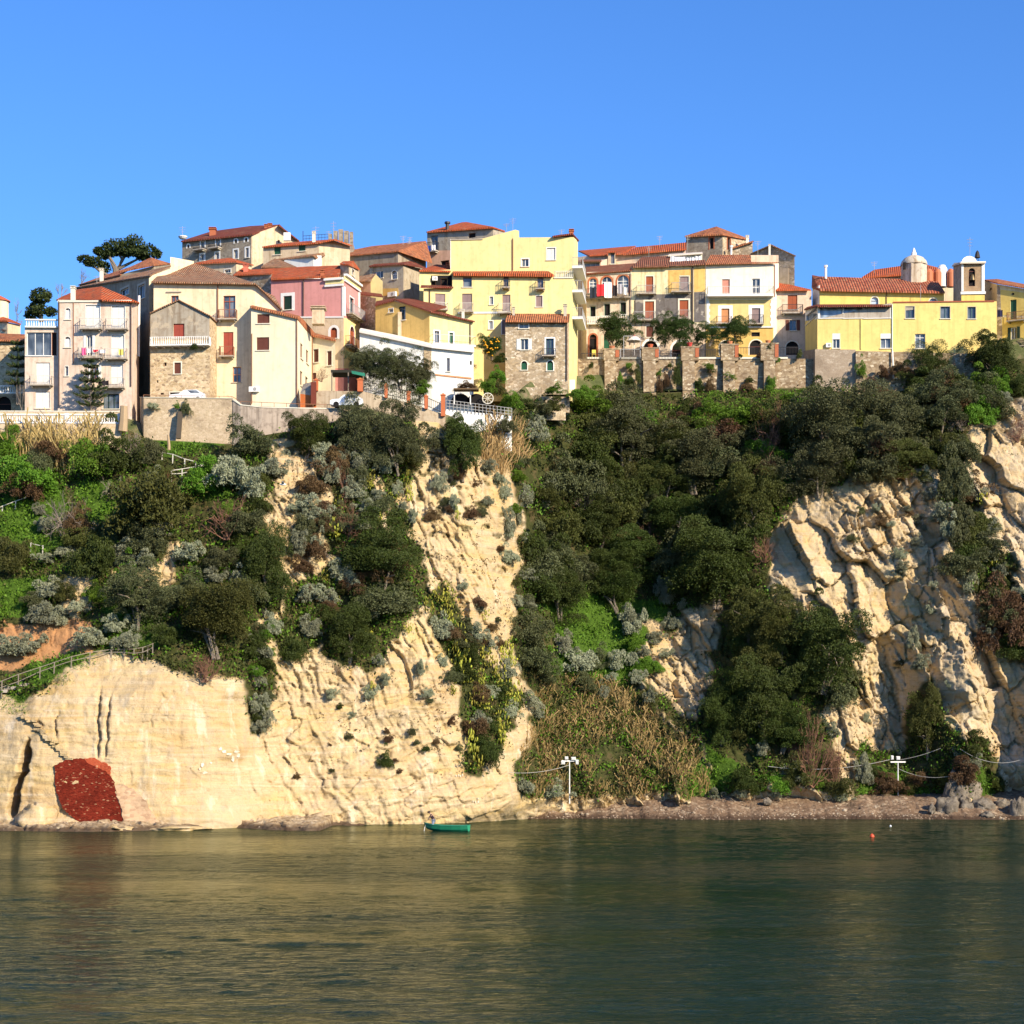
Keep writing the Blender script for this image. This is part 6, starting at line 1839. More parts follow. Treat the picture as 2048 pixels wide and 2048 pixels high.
TRK = []
for i in range(3):
    r = random.Random(60 + i); m = MB()
    for k in range(3 if i else 2):
        p = Vector((r.gauss(0, .05), r.gauss(0, .05), 0)); ptsx = [p.copy()]; d = Vector((r.gauss(0, .25), r.gauss(0, .2), 1)).normalized()
        for j in range(5):
            d = (d + Vector((r.gauss(0, .22), r.gauss(0, .22), .1))).normalized(); p = p + d * .26; ptsx.append(p.copy())
        m.tube(ptsx, [.06, .05, .042, .034, .025, .012], 6)
        for j in (2, 3, 4):
            e = ptsx[j] + Vector((r.gauss(0, .4), r.gauss(0, .3), r.uniform(.1, .4)))
            m.tube([ptsx[j], (ptsx[j] + e) / 2 + Vector((0, 0, .05)), e], [.03, .02, .008], 5)
    TRK.append(npmesh_list('trunk', m.v, m.f, B_BARK))
KINDS = {'dark': ('tree', L_DARK), 'olive': ('tree', L_OLIV), 'olvg': ('tree', L_OLVG), 'green': ('bush', L_GRN), 'silver': ('silver', L_SILV), 'pear': ('pads', L_PEAR), 'brown': ('bush', L_BRN),
         'dbush': ('bush', L_DARK), 'obush': ('bush', L_OLIV), 'ogbush': ('bush', L_OLVG)}
PN = [0]
TS = {'tree': 1.3, 'bush': 1.2, 'silver': 1.15, 'pads': 1.1}


def plant(kind, name, label, cat, p, rx, rz, group=None, ry=None, trunk=True):
    """p: base point in the world; rx, rz: half width and half height in metres of the crown, whose middle sits rz above p"""
    PN[0] += 1; i = PN[0]
    r = random.Random(i * 7 + 1)
    root = thing(name, label, cat, tuple(p), group)
    ry = ry or rx * .85
    if kind in ('red', 'grey', 'hang', 'baretree'):
        kk = {'baretree': 'tree'}.get(kind, kind)
        o = link('branches', twm(kk, i % 3), root, (0, 0, 0), (0, 0, r.uniform(0, 6.3)), (rx * 1.1, ry * 1.1, rz * 1.7))
        return root
    pk, mat = KINDS[kind]
    o = link('crown' if pk == 'tree' else 'foliage', pm(pk, i % len(PROTO[pk]), mat), root, (0, 0, rz * (.95 if pk == 'tree' else .5)), (0, 0, r.uniform(0, 6.3)), (rx * TS[pk], ry * TS[pk], rz * (1.3 if pk == 'tree' else 1.75)))
    if pk == 'tree' and trunk:
        link('trunk', TRK[i % 3], root, (0, 0, -rz * .2), (0, 0, r.uniform(0, 6.3)), (rx * .8, rx * .8, rz * 1.05))
    if pk == 'silver':
        pass
    return root


def on(kind, name, label, cat, px, py, w, h, group=None, out=None, **k):
    """plant whose crown is centred at (px, py) and w x h pixels large in the survey photograph"""
    s = surf(np.array([px]), np.array([py + h * .35]))[0]
    rx = w / 2 / F * s[1]; rz = h / 2 / F * s[1]
    out = rx * .3 if out is None else out
    b = surf(np.array([px]), np.array([py + h * .45]))[0]
    Y = min(s[1], b[1]) - out
    p = P(px, py + h / 2 * (1 if k.get('full', True) else 1), Y)
    k.pop('full', None)
    return plant(kind, name, label, cat, p, rx, rz, group, **k)


BIG = [
 # kind, name, category, label, px, py, w, h
 ('ogbush', 'shrub', 'bush', 'wide olive green shrub in the middle of the left slope', 305, 1007, 175, 150),
 ('obush', 'shrub', 'bush', 'dark grey-green shrub just above the left bare patch', 283, 1085, 95, 70),
 ('dbush', 'shrub', 'bush', 'dark round shrub left of the small bare patch on the left slope', 193, 1113, 92, 95),
 ('olive', 'olive_tree', 'tree', 'grey-green olive tree below the bare patch on the left slope', 276, 1195, 135, 115),
 ('olvg', 'pine_tree', 'tree', 'large yellowish dark green pine above the smooth left cliff', 435, 1222, 168, 162),
 ('dark', 'evergreen_tree', 'tree', 'tall dark evergreen tree on the left edge of the pale spur', 525, 1133, 105, 170),
 ('ogbush', 'shrub', 'bush', 'green-brown shrub cut by the left picture edge', 22, 1108, 75, 85),
 ('dbush', 'shrub', 'bush', 'dark green bush beside the straw reeds under the terrace', 225, 912, 100, 88),
 ('green', 'bush', 'bush', 'yellow-green bush under the reeds at the far left', 45, 950, 120, 95),
 ('green', 'bush', 'bush', 'light green bush left of the reeds at the picture edge', 15, 890, 70, 70),
 ('obush', 'shrub', 'bush', 'grey-green shrub at the foot of the concrete wall', 500, 885, 90, 65),
 ('dark', 'evergreen_tree', 'tree', 'round dark green tree against the concrete wall', 613, 865, 86, 86),
 ('olive', 'olive_tree', 'tree', 'broad dark olive tree below the orange pillars, left half', 715, 862, 105, 130),
 ('olive', 'olive_tree', 'tree', 'dark olive tree below the orange pillars, right half', 795, 868, 110, 140),
 ('dark', 'evergreen_tree', 'tree', 'dark tree just below the white terrace railing', 926, 886, 92, 130),
 ('dark', 'evergreen_tree', 'tree', 'large dark tree in the middle of the pale spur', 765, 1115, 150, 140),
 ('obush', 'shrub', 'bush', 'grey-brown shrub hanging under the large spur tree', 775, 1200, 130, 70),
 ('dark', 'evergreen_tree', 'tree', 'dark brown-green tree low on the pale spur', 697, 1257, 100, 120),
 ('dbush', 'shrub', 'bush', 'small dark bush beside the lower spur tree', 587, 1298, 54, 62),
 ('dbush', 'shrub', 'bush', 'small dark tuft on the bare lower face', 771, 1521, 30, 36),
 ('dbush', 'shrub', 'bush', 'dark bush at the bottom of the prickly pear strip', 968, 1498, 56, 84),
 ('olive', 'olive_tree', 'tree', 'large grey olive tree below the rampart', 1251, 868, 150, 140),
 ('olive', 'olive_tree', 'tree', 'olive tree in the middle of the ravine top', 1391, 915, 140, 125),
 ('olvg', 'evergreen_tree', 'tree', 'tall green tree right of the ravine olive', 1500, 1005, 118, 170),
 ('olvg', 'evergreen_tree', 'tree', 'mid green tree in the hollow of the ravine', 1310, 955, 100, 90),
 ('obush', 'shrub', 'bush', 'grey-green shrub high on the left side of the ravine', 1130, 955, 120, 90),
 ('dark', 'evergreen_tree', 'tree', 'dark tree in the ravine centre', 1262, 1103, 120, 112),
 ('dark', 'evergreen_tree', 'tree', 'very dark tree on the left side of the ravine', 1120, 1182, 105, 100),
 ('dark', 'evergreen_tree', 'tree', 'dark tree below the ravine centre tree', 1235, 1172, 105, 92),
 ('dark', 'evergreen_tree', 'tree', 'biggest dark tree in the deep shade of the ravine', 1430, 1120, 165, 165),
 ('olvg', 'evergreen_tree', 'tree', 'lighter olive green tree right of the ravine bottom', 1503, 1235, 115, 140),
 ('obush', 'shrub', 'bush', 'grey-green bush beside the spur foot', 1056, 1262, 95, 75),
 ('obush', 'shrub', 'bush', 'dull green bush above the reed bank', 1065, 1312, 95, 80),
 ('olvg', 'evergreen_tree', 'tree', 'bright olive green tree left of the broken cliff', 1560, 1255, 120, 120),
 ('dark', 'evergreen_tree', 'tree', 'dark tree overlapping the broken cliff', 1645, 1290, 150, 165),
 ('dark', 'evergreen_tree', 'tree', 'tall dark green tree above the beach rocks', 1530, 1400, 125, 175),
 ('dark', 'evergreen_tree', 'tree', 'dark tree beside the brown hanging twigs', 1445, 1420, 90, 120),
 ('obush', 'shrub', 'bush', 'grey-green bush under the tree on the broken cliff', 1680, 1375, 95, 95),
 ('olvg', 'evergreen_tree', 'tree', 'narrow tree growing in the shaded cleft', 1855, 1435, 78, 140),
 ('dbush', 'shrub', 'bush', 'dark bush on the boulder at the right shore', 1942, 1495, 60, 60),
 ('brown', 'shrub', 'bush', 'rusty brown-green shrub at the right picture edge', 2000, 1255, 95, 125),
 ('olive', 'olive_tree', 'tree', 'large grey-green tree above the broken cliff', 1655, 850, 165, 160),
 ('olive', 'olive_tree', 'tree', 'dark tree hanging over the broken cliff at left', 1640, 930, 120, 110),
 ('olive', 'olive_tree', 'tree', 'grey-green tree in the middle above the broken cliff', 1784, 855, 130, 150),
 ('olvg', 'evergreen_tree', 'tree', 'brownish tree overhanging the broken cliff', 1815, 920, 110, 85),
 ('olive', 'olive_tree', 'tree', 'grey tree with pale branches right above the broken cliff', 1880, 822, 135, 120),
 ('obush', 'shrub', 'bush', 'grey-green shrub in the gully right of the broken cliff', 1905, 965, 64, 92),
 ('obush', 'shrub', 'bush', 'long grey-green shrub halfway down the right gully', 1918, 1040, 60, 110),
 ('obush', 'shrub', 'bush', 'low shrub in the lower right gully', 1915, 1128, 92, 60),
 ('dark', 'evergreen_tree', 'tree', 'dark tree in front of the church house base', 1857, 742, 85, 100),
 ('dark', 'evergreen_tree', 'tree', 'tall dark tree beside the corner house', 1985, 718, 105, 125),
 ('dbush', 'shrub', 'bush', 'dark bush under the church house wall', 1930, 790, 110, 70),
 ('green', 'bush', 'bush', 'bright green bush at the foot of the rampart buttress', 1410, 838, 90, 60),
 ('green', 'bush', 'bush', 'bright green creeper mound at the foot of the rampart', 1480, 832, 110, 60),
 ('green', 'bush', 'bush', 'green bush below the church house rubble wall', 1610, 800, 100, 50),
 ('green', 'bush', 'bush', 'bright green bush left of the first buttress', 1180, 805, 90, 55),
 ('olvg', 'shrub', 'bush', 'dark mixed shrub below the bright creeper', 1350, 870, 100, 80),
 ('dbush', 'shrub', 'bush', 'shadowy bush under the first ravine olive', 1190, 915, 110, 80),
 ('dark', 'evergreen_tree', 'tree', 'shadowed tree low in the ravine', 1350, 1030, 120, 110),
 ('dark', 'evergreen_tree', 'tree', 'shadowed tree at the ravine heart', 1200, 1040, 110, 95),
 ('ogbush', 'shrub', 'bush', 'green-brown shrub at the ravine mouth', 1120, 1060, 110, 90),
]
for kind, name, cat, lab, px, py, w, h in BIG:
    on(kind, name, lab, cat, px, py, w, h)
for kind, lab, px, py, w, h in [
 ('grey', 'bare grey-brown twiggy shrub at the left of the slope', 127, 1015, 125, 115), ('red', 'large red-brown leafless shrub right of the olive green shrub', 455, 1020, 125, 120),
 ('grey', 'brown leafless shrub beside the palm stump', 268, 880, 95, 65), ('grey', 'grey leafless shrub above the olive green shrub', 225, 968, 70, 60),
 ('red', 'red leafless tree high in the ravine', 1542, 850, 110, 165), ('red', 'reddish leafless shrub under the rampart creeper', 1345, 835, 70, 60), ('red', 'rusty leafless shrub right of the bright creeper', 1450, 860, 110, 70),
 ('grey', 'pale leafless shrub on the left ravine side', 1160, 985, 90, 80), ('red', 'orange-brown leafless shrub in the ravine shade', 1215, 950, 70, 60), ('red', 'leafless brown shrub low in the ravine', 1290, 1060, 80, 80),
 ('grey', 'pale bare branches above the broken cliff', 1925, 835, 80, 55), ('red', 'reddish shrub at the upper right picture edge', 2035, 845, 60, 80), ('red', 'reddish shrub at the left edge of the broken cliff', 1530, 1090, 70, 70),
 ('hang', 'curtain of hanging red-brown twigs above the beach', 1625, 1490, 100, 170), ('hang', 'brown twig thicket left of the hanging twigs', 1585, 1500, 60, 120), ('hang', 'brown twig thicket right of the hanging twigs', 1670, 1520, 60, 120),
 ('red', 'dark brown dead shrub hanging under the large pine', 410, 1325, 95, 80), ('red', 'brown dead scrub strip on the upper spur', 690, 950, 50, 110), ('red', 'brown dead scrub in the middle of the spur', 700, 1030, 55, 100)]:
    on(kind, 'bare_shrub', lab, 'bush', px, py, w, h)

SILV = []
for reg, l in ((C1, [(1750, 560, 330, 260), (1900, 650, 250, 250), (1160, 590, 170, 120), (370, 1440, 230, 160), (300, 1620, 230, 200), (430, 1640, 200, 180), (60, 1870, 250, 170), (210, 1850, 220, 160), (920, 1150, 230, 140), (1080, 1220, 200, 150), (490, 1150, 170, 100), (340, 1200, 180, 90), (680, 1800, 240, 160), (860, 1700, 200, 150), (930, 1820, 200, 170), (1000, 1830, 120, 120), (1190, 980, 200, 130), (340, 950, 170, 130), (1420, 1160, 230, 170), (1620, 1330, 200, 130), (1810, 1340, 170, 140), (300, 840, 110, 90), (580, 1560, 140, 110)]),
               (C2, [(500, 500, 200, 210), (570, 640, 170, 190), (650, 480, 140, 170), (720, 700, 170, 160), (770, 600, 170, 170), (820, 500, 170, 150), (960, 580, 170, 150), (740, 770, 180, 150), (350, 870, 210, 150), (500, 920, 180, 170), (420, 960, 170, 110), (830, 880, 170, 150), (910, 800, 140, 100), (810, 1010, 120, 120), (310, 1180, 160, 210), (450, 1170, 120, 190), (640, 1390, 200, 160), (710, 1440, 170, 170), (450, 1530, 210, 140), (550, 1570, 150, 130), (360, 1560, 130, 130), (120, 1790, 150, 170), (410, 1810, 170, 160), (1430, 360, 170, 130), (1350, 380, 140, 110), (1480, 430, 130, 130), (1740, 590, 130, 110), (1830, 670, 120, 130), (1870, 780, 110, 140), (1380, 700, 110, 170), (1490, 860, 90, 150), (1750, 840, 90, 80), (1900, 1000, 110, 200), (110, 590, 250, 190), (1060, 760, 90, 110), (1110, 880, 80, 90), (1180, 960, 80, 130), (870, 1680, 120, 160), (1690, 1640, 90, 90), (1560, 1480, 80, 80)]),
               (C6, [(1380, 110, 170, 190), (1600, 120, 160, 140), (1700, 220, 150, 170), (1840, 400, 140, 170), (1720, 560, 130, 100), (1640, 750, 190, 180), (1850, 700, 150, 130), (1220, 380, 90, 130), (960, 470, 90, 110), (60, 650, 160, 170), (75, 780, 160, 170), (80, 260, 180, 160), (170, 90, 130, 150), (450, 120, 110, 120), (585, 570, 100, 90), (920, 330, 90, 90), (860, 560, 100, 110), (60, 470, 130, 130), (1380, 340, 80, 90), (1280, 560, 80, 80), (720, 720, 70, 60)]),
               (C3, [(360, 840, 110, 110), (310, 960, 90, 80), (640, 1010, 90, 100), (270, 1420, 130, 180), (365, 1290, 100, 200), (210, 1330, 80, 120), (1180, 1600, 130, 220), (940, 1820, 170, 200), (1260, 1810, 110, 110), (1300, 1690, 70, 80), (230, 430, 170, 210), (690, 215, 100, 90), (400, 350, 120, 90), (130, 1050, 60, 170), (60, 1150, 80, 170)]),
               (C7, [(460, 330, 140, 170), (600, 440, 250, 190), (840, 440, 170, 170), (960, 430, 90, 110), (985, 560, 110, 110), (790, 550, 90, 90), (940, 160, 170, 190), (1230, 170, 110, 110), (1110, 280, 150, 110), (1030, 370, 90, 80), (1180, 385, 100, 70), (160, 1330, 190, 160), (380, 1370, 210, 130), (1520, 1385, 150, 90), (1720, 1385, 130, 90), (200, 720, 150, 130), (270, 800, 100, 130), (740, 660, 90, 130), (1070, 700, 100, 120)]),
               (C8, [(280, 1220, 210, 170), (85, 1060, 120, 110), (800, 1210, 110, 240), (580, 920, 110, 110), (1560, 1160, 160, 110), (640, 1390, 140, 90), (170, 1365, 130, 110), (600, 1340, 100, 80), (1150, 290, 90, 190), (1200, 450, 130, 120), (1680, 220, 90, 70), (1480, 1080, 110, 90), (820, 830, 50, 90)]),
               (C4, [(1790, 210, 150, 110), (1290, 880, 140, 110), (1340, 1020, 160, 150), (1400, 1130, 130, 170), (1600, 890, 160, 110), (1690, 1100, 120, 120), (1180, 1060, 140, 90), (1050, 1300, 110, 90), (1070, 1400, 100, 90), (1170, 1210, 90, 80), (1250, 750, 80, 120), (1100, 980, 70, 50), (1540, 1500, 150, 200), (1760, 1440, 110, 150), (1880, 1600, 110, 120), (1280, 1690, 100, 100), (1690, 400, 60, 40), (1720, 1300, 100, 130)])):
    s_ = {C1: 3.773, C2: 3.773, C3: 3.578, C4: 3.5255, C6: 3.578, C7: 3.578, C8: 3.5255}[reg]
    for x, y, w, h in l:
        SILV.append((*reg(x, y), w / s_, h / s_))
ZONES = [((-50, 560), (0, 1040), 'silver-grey shrub on the upper left green slope', 'silver shrubs, upper left slope'), ((-50, 560), (1040, 1700), 'silver-grey shrub on the lower left slope above the smooth cliff', 'silver shrubs, lower left slope'),
         ((560, 760), (0, 1230), 'silver-grey shrub on the upper pale spur, left of its ridge', 'silver shrubs, upper spur'), ((760, 1030), (0, 1230), 'silver-grey shrub beside the ridge of the pale spur', 'silver shrubs, spur ridge'),
         ((560, 1030), (1230, 1700), 'silver-grey shrub among the prickly pears of the lower spur', 'silver shrubs, lower spur'), ((1030, 1400), (0, 1230), 'silver-grey shrub in the dark ravine', 'silver shrubs, ravine'),
         ((1030, 1400), (1230, 1480), 'silver-grey shrub on the green slope above the reed bank', 'silver shrubs above the reed bank'), ((1030, 1480), (1480, 1700), 'low silver-grey shrub behind the beach below the reeds', 'silver shrubs behind the beach, left'),
         ((1400, 1780), (1330, 1700), 'silver-grey shrub near the hanging brown twigs', 'silver shrubs by the hanging twigs'), ((1400, 2100), (0, 1330), 'silver-grey shrub on the right broken cliff', 'silver shrubs, right cliff'), ((1780, 2100), (1330, 1700), 'silver-grey shrub around the shaded right cleft', 'silver shrubs, right cleft')]


def zone(px, py):
    for (a, b), (c, d), l, g in ZONES:
        if a <= px < b and c <= py < d: return l, g
    return ZONES[9][2], ZONES[9][3]


for px, py, w, h in SILV:
    l, g = zone(px, py)
    on('silver', 'silver_shrub', l, 'bush', px, py, w * 1.05, h * 1.1, g)
PEARS = [(C2, [(850, 670, 120, 100), (870, 740, 80, 90), (1130, 660, 90, 130), (1150, 760, 80, 120), (1160, 820, 70, 90), (620, 850, 80, 90), (620, 930, 80, 100), (920, 890, 150, 120), (910, 970, 140, 110), (580, 1060, 170, 140), (620, 1120, 110, 110), (1520, 950, 80, 110), (1400, 1570, 170, 120), (1460, 1610, 120, 120), (1300, 1640, 130, 120), (1440, 1700, 100, 120), (1540, 1860, 130, 120), (1730, 1720, 120, 90), (520, 1420, 90, 90), (610, 1600, 60, 60), (1040, 810, 110, 60), (850, 1850, 90, 90), (1450, 1490, 70, 70), (940, 520, 90, 60), (610, 1310, 80, 70)]),
         (C6, [(1480, 180, 140, 170), (1500, 300, 150, 170), (1510, 390, 150, 170), (1680, 260, 130, 120), (1690, 340, 140, 130), (1760, 420, 150, 140), (1850, 250, 120, 130), (1880, 340, 110, 130), (1620, 620, 180, 140), (1690, 660, 140, 100), (1860, 610, 170, 150), (1780, 790, 150, 150), (1800, 880, 130, 150), (1590, 940, 140, 190), (1620, 1060, 170, 170), (1450, 550, 90, 90), (860, 540, 110, 100), (1130, 110, 80, 80), (1560, 460, 140, 120), (1590, 250, 90, 120), (1440, 50, 110, 90), (1780, 500, 130, 110), (1830, 560, 140, 100), (1660, 470, 120, 120)]),
         (C7, [(60, 560, 100, 170), (100, 700, 120, 170), (60, 760, 120, 130), (30, 400, 90, 130), (10, 1000, 80, 170)]), (C4, [(1720, 1340, 120, 140), (1780, 1560, 140, 130), (1640, 930, 110, 90)])]
for reg, l in PEARS:
    s_ = {C2: 3.773, C4: 3.5255}.get(reg, 3.578)
    for x, y, w, h in l:
        px, py = reg(x, y)
        lab, g = ('yellow-green prickly pear clump on the upper pale spur', 'prickly pears on the upper spur') if py < 1230 and px < 1100 else ('yellow-green prickly pear clump in the thick strip down the spur right side', 'prickly pears in the lower strip') if px < 1100 else ('pale prickly pear clump on the right cliff', 'prickly pears on the right cliff')
        on('pear', 'prickly_pear', lab, 'cactus', px, py, w / s_ * 1.15, h / s_ * 1.15, g)

# ---- ground cover: what nobody could count
def scatter(n, polys, seed, rock_ok=False, x=(0, 2048), y=(740, 1630)):
    r = np.random.default_rng(seed)
    if polys is not None:
        xs = [p[0] for q in polys for p in q]; ys_ = [p[1] for q in polys for p in q]; x = (min(xs) - 25, max(xs) + 25); y = (min(ys_) - 25, max(ys_) + 25)
    px = r.uniform(x[0], x[1], n); py = r.uniform(y[0], y[1], n)
    m = np.zeros(n, bool)
    if polys is None: m = vegmask(px, py)
    else:
        w1 = fbm(px / 40, py / 40, oct=3, seed=seed) * 22
        for p in polys: m |= inpoly(px + w1, py + w1, p)
    px, py = px[m], py[m]
    s = surf(px, py); k = s[:, 2] < np.interp(s[:, 0], gx, ztop) - .3
    return px[k], py[k]


def cover(name, n, polys, seed, leaf, asp, mat, lift=.25, jit=.5, per=9, thr=None, x=(-40, 2088), y=(740, 1630), up=.6):
    px, py = scatter(n, polys, seed, x=x, y=y)
    r = np.random.default_rng(seed + 1)
    if polys is None:
        k = ~soilmask(px, py)
        if mat is not L_GRN:
            for q in GRASSZ: k &= ~inpoly(px, py, q)
        px, py = px[k], py[k]
    if thr is not None:
        k = fbm(px / 38, py / 30, oct=4, seed=seed + 3) > thr; px, py = px[k], py[k]
    s = surf(px, py)
    c = np.repeat(s, per, 0) + r.normal(0, jit, (len(s) * per, 3)) * np.array([1, .6, .55])
    c[:, 1] -= lift; c[:, 2] += lift * .4
    nrm = np.tile(np.array([0, -.6, up]), (len(c), 1))
    v, f = leaves(c, nrm, leaf, asp, r)
    o = link(name, npmesh(name, v, f, mat)); tag(o, kind='stuff')
    return o


cover('undergrowth', 15000, None, 501, .32, .6, L_GRN, .3, .45, 9, -.10)
cover('dark_undergrowth', 10000, None, 511, .34, .6, L_DARK, .35, .5, 9, -.16)
cover('olive_undergrowth', 11000, None, 521, .32, .5, L_OLVG, .35, .5, 8, -.06)
cover('brown_undergrowth', 6500, None, 531, .32, .3, L_BRN, .35, .45, 8, .08)
cover('spur_scrub', 1500, [[(560, 900), (1000, 870), (1040, 1200), (1040, 1500), (900, 1560), (640, 1480), (560, 1300)]], 541, .24, .5, L_BRN, .1, .28, 7, .2)
cover('spur_herbs', 1600, [[(560, 900), (1000, 870), (1040, 1200), (1040, 1500), (700, 1500), (560, 1300)], [(1560, 950), (2048, 850), (2048, 1500), (1750, 1350)]], 551, .24, .5, L_OLIV, .1, .25, 8, .28)
cover('grass', 19000, GRASSZ, 561, .26, .22, L_GRASS, .12, .3, 12, None, x=(-40, 2088))


def reedbed(name, n, polys, seed, L, mat, lean=.25, up=1., gap=None):
    px, py = scatter(n, polys, seed, x=(-60, 2048))
    r = np.random.default_rng(seed + 1)
    if gap is not None:
        k = fbm(px / 26, py / 26, oct=3, seed=seed + 5) > gap; px, py = px[k], py[k]
    s = surf(px, py); k = len(s)
    h = L * (r.uniform(.6, 1.15, k) * (.75 + .55 * np.clip(fbm(px / 22, py / 22, oct=3, seed=seed) + .4, 0, 1)))[:, None]
    d = np.stack([r.normal(0, lean, k), r.normal(-.25, lean, k), np.full(k, up)], 1); d /= np.linalg.norm(d, axis=1)[:, None]
    sd_ = np.stack([np.ones(k), r.normal(0, .6, k), np.zeros(k)], 1); sd_ /= np.linalg.norm(sd_, axis=1)[:, None]
    bend = np.stack([r.normal(0, .35, k), r.normal(0, .3, k), np.full(k, -.12)], 1)
    w = r.uniform(.025, .05, k)[:, None]
    p0 = s - d * .2; p1 = s + d * h * .6; p2 = s + d * h + bend * h * .5
    v = np.stack([p0 - sd_ * w, p0 + sd_ * w, p1 + sd_ * w, p1 - sd_ * w, p2 + sd_ * w * 1.6, p2 - sd_ * w * 1.6], 1).reshape(-1, 3)
    b = np.arange(k)[:, None] * 6
    f = np.concatenate([b + [0, 1, 2, 3], b + [3, 2, 4, 5]])
    o = link(name, npmesh(name, v, f, mat)); tag(o, kind='stuff')


reedbed('dry_reeds', 9000, [[(40, 925), (60, 900), (110, 925), (150, 890), (190, 900), (170, 960), (130, 960), (60, 960)]], 601, 4.3, L_REED, .1) if False else None
reedbed('straw_reeds', 1900, [[(-40, 900), (110, 895), (190, 880), (195, 925), (150, 950), (40, 925), (-40, 930)]], 601, 3.9, L_REED, .12)
reedbed('straw_grass', 2600, [[(965, 872), (1035, 862), (1050, 930), (1005, 960), (970, 930)]], 611, 2.4, L_REED, .3)
reedbed('reed_bank', 8000, [[(1080, 1400), (1160, 1350), (1250, 1380), (1310, 1430), (1390, 1490), (1440, 1570), (1420, 1610), (1060, 1610), (1050, 1520)]], 621, 1.7, L_REEDG, .42, 1., -.06)
# ================================================================ FILL-IN SHRUBS
FILL = [
 (16, [(1012, 900), (1050, 900), (1060, 1230), (1022, 1230)], ('obush', 'ogbush', 'green', 'silver'), (24, 46), 'small shrub along the shaded right flank of the spur ridge', 'shrubs on the spur flank'),
 # n, polygon, kinds, (w range), label, group
 (34, [(1060, 900), (1200, 880), (1500, 930), (1520, 1120), (1480, 1180), (1330, 1150), (1240, 1150), (1060, 1170)], ('dbush', 'ogbush', 'obush', 'dark'), (50, 105), 'dense evergreen shrub filling the shaded ravine between its larger trees', 'evergreen shrubs in the ravine'),
 (22, [(1150, 835), (1600, 825), (1620, 900), (1500, 960), (1200, 880)], ('dbush', 'ogbush', 'green', 'brown'), (45, 95), 'mixed shrub on the bank under the rampart', 'shrubs under the rampart'),
 (16, [(1620, 790), (1940, 770), (1930, 900), (1700, 960)], ('obush', 'dbush', 'ogbush', 'brown'), (50, 100), 'shrub between the trees above the broken cliff', 'shrubs above the broken cliff'),
 (12, [(1450, 1230), (1660, 1230), (1680, 1380), (1560, 1500), (1440, 1490)], ('dbush', 'ogbush', 'dark'), (50, 100), 'dark shrub between the trees left of the broken cliff', 'shrubs left of the broken cliff'),
 (13, [(0, 870), (540, 900), (530, 1100), (0, 1100)], ('green', 'ogbush', 'dbush', 'brown', 'obush'), (40, 95), 'mixed shrub on the upper left slope under the terrace walls', 'shrubs, upper left slope'),
 (10, [(0, 1110), (540, 1110), (530, 1240), (300, 1310), (0, 1230)], ('green', 'ogbush', 'dbush', 'obush'), (35, 80), 'green shrub on the lower left slope', 'shrubs, lower left slope'),
 (22, [(570, 900), (830, 890), (840, 1180), (740, 1320), (580, 1300)], ('brown', 'obush', 'ogbush', 'brown'), (30, 70), 'brownish low shrub on the pale spur', 'low shrubs on the pale spur'),
 (16, [(850, 930), (1010, 930), (1035, 1300), (960, 1280), (860, 1100)], ('brown', 'obush', 'brown'), (14, 34), 'tiny brown tuft on the bare ridge of the spur', 'tufts on the spur ridge'),
 (18, [(560, 1380), (900, 1380), (940, 1580), (560, 1560)], ('brown', 'obush', 'dbush', 'brown'), (8, 24), 'tiny tuft on the bare lower face of the spur', 'tufts on the lower spur face'),
 (12, [(860, 1240), (950, 1250), (1010, 1420), (960, 1500), (900, 1380)], ('brown', 'dbush', 'obush'), (35, 65), 'brown-green shrub among the thick prickly pears', 'shrubs among the prickly pears'),
 (7, [(1060, 1280), (1330, 1280), (1280, 1400), (1070, 1400)], ('green', 'obush', 'green'), (30, 55), 'green shrub on the slope above the reed bank', 'shrubs above the reed bank'),
 (14, [(1420, 1540), (1990, 1540), (1990, 1590), (1420, 1590)], ('green', 'ogbush', 'dbush', 'brown'), (30, 65), 'low shrub at the back of the right beach', 'shrubs at the back of the beach'),
 (16, [(1890, 870), (1940, 900), (1990, 1120), (2048, 1200), (2040, 1330), (1960, 1200)], ('obush', 'ogbush', 'brown', 'dbush'), (40, 80), 'shrub in the long gully of the right cliff', 'shrubs in the right gully'),
 (14, [(1570, 1000), (1850, 980), (1950, 1400), (1750, 1340), (1600, 1180)], ('obush', 'brown', 'silver'), (10, 30), 'small tuft on the open broken cliff', 'tufts on the broken cliff'),
 (10, [(1940, 760), (2048, 740), (2048, 820), (1960, 830)], ('dbush', 'obush', 'green'), (45, 80), 'shrub at the top right corner of the cliff', 'shrubs, top right of the cliff'),
 (9, [(500, 1250), (545, 1250), (540, 1470), (505, 1460)], ('dbush', 'obush', 'green'), (28, 50), 'green shrub in the vertical gully right of the smooth cliff', 'shrubs in the gully'),
]
fr_ = np.random.default_rng(77)
for n, poly, kinds, (wa, wb), lab, grp in FILL:
    xs = [p[0] for p in poly]; ys_ = [p[1] for p in poly]; k = 0; tries = 0
    while k < n and tries < 4000:
        tries += 1
        x = fr_.uniform(min(xs), max(xs)); y = fr_.uniform(min(ys_), max(ys_))
        if not inpoly(np.array([x]), np.array([y]), poly)[0]: continue
        w_ = fr_.uniform(wa, wb)
        kd = kinds[fr_.integers(len(kinds))]
        on(kd, 'evergreen_tree' if kd == 'dark' else 'shrub', lab, 'tree' if kd == 'dark' else 'bush', x, y, w_, w_ * fr_.uniform(.65, 1.05), grp)
        k += 1

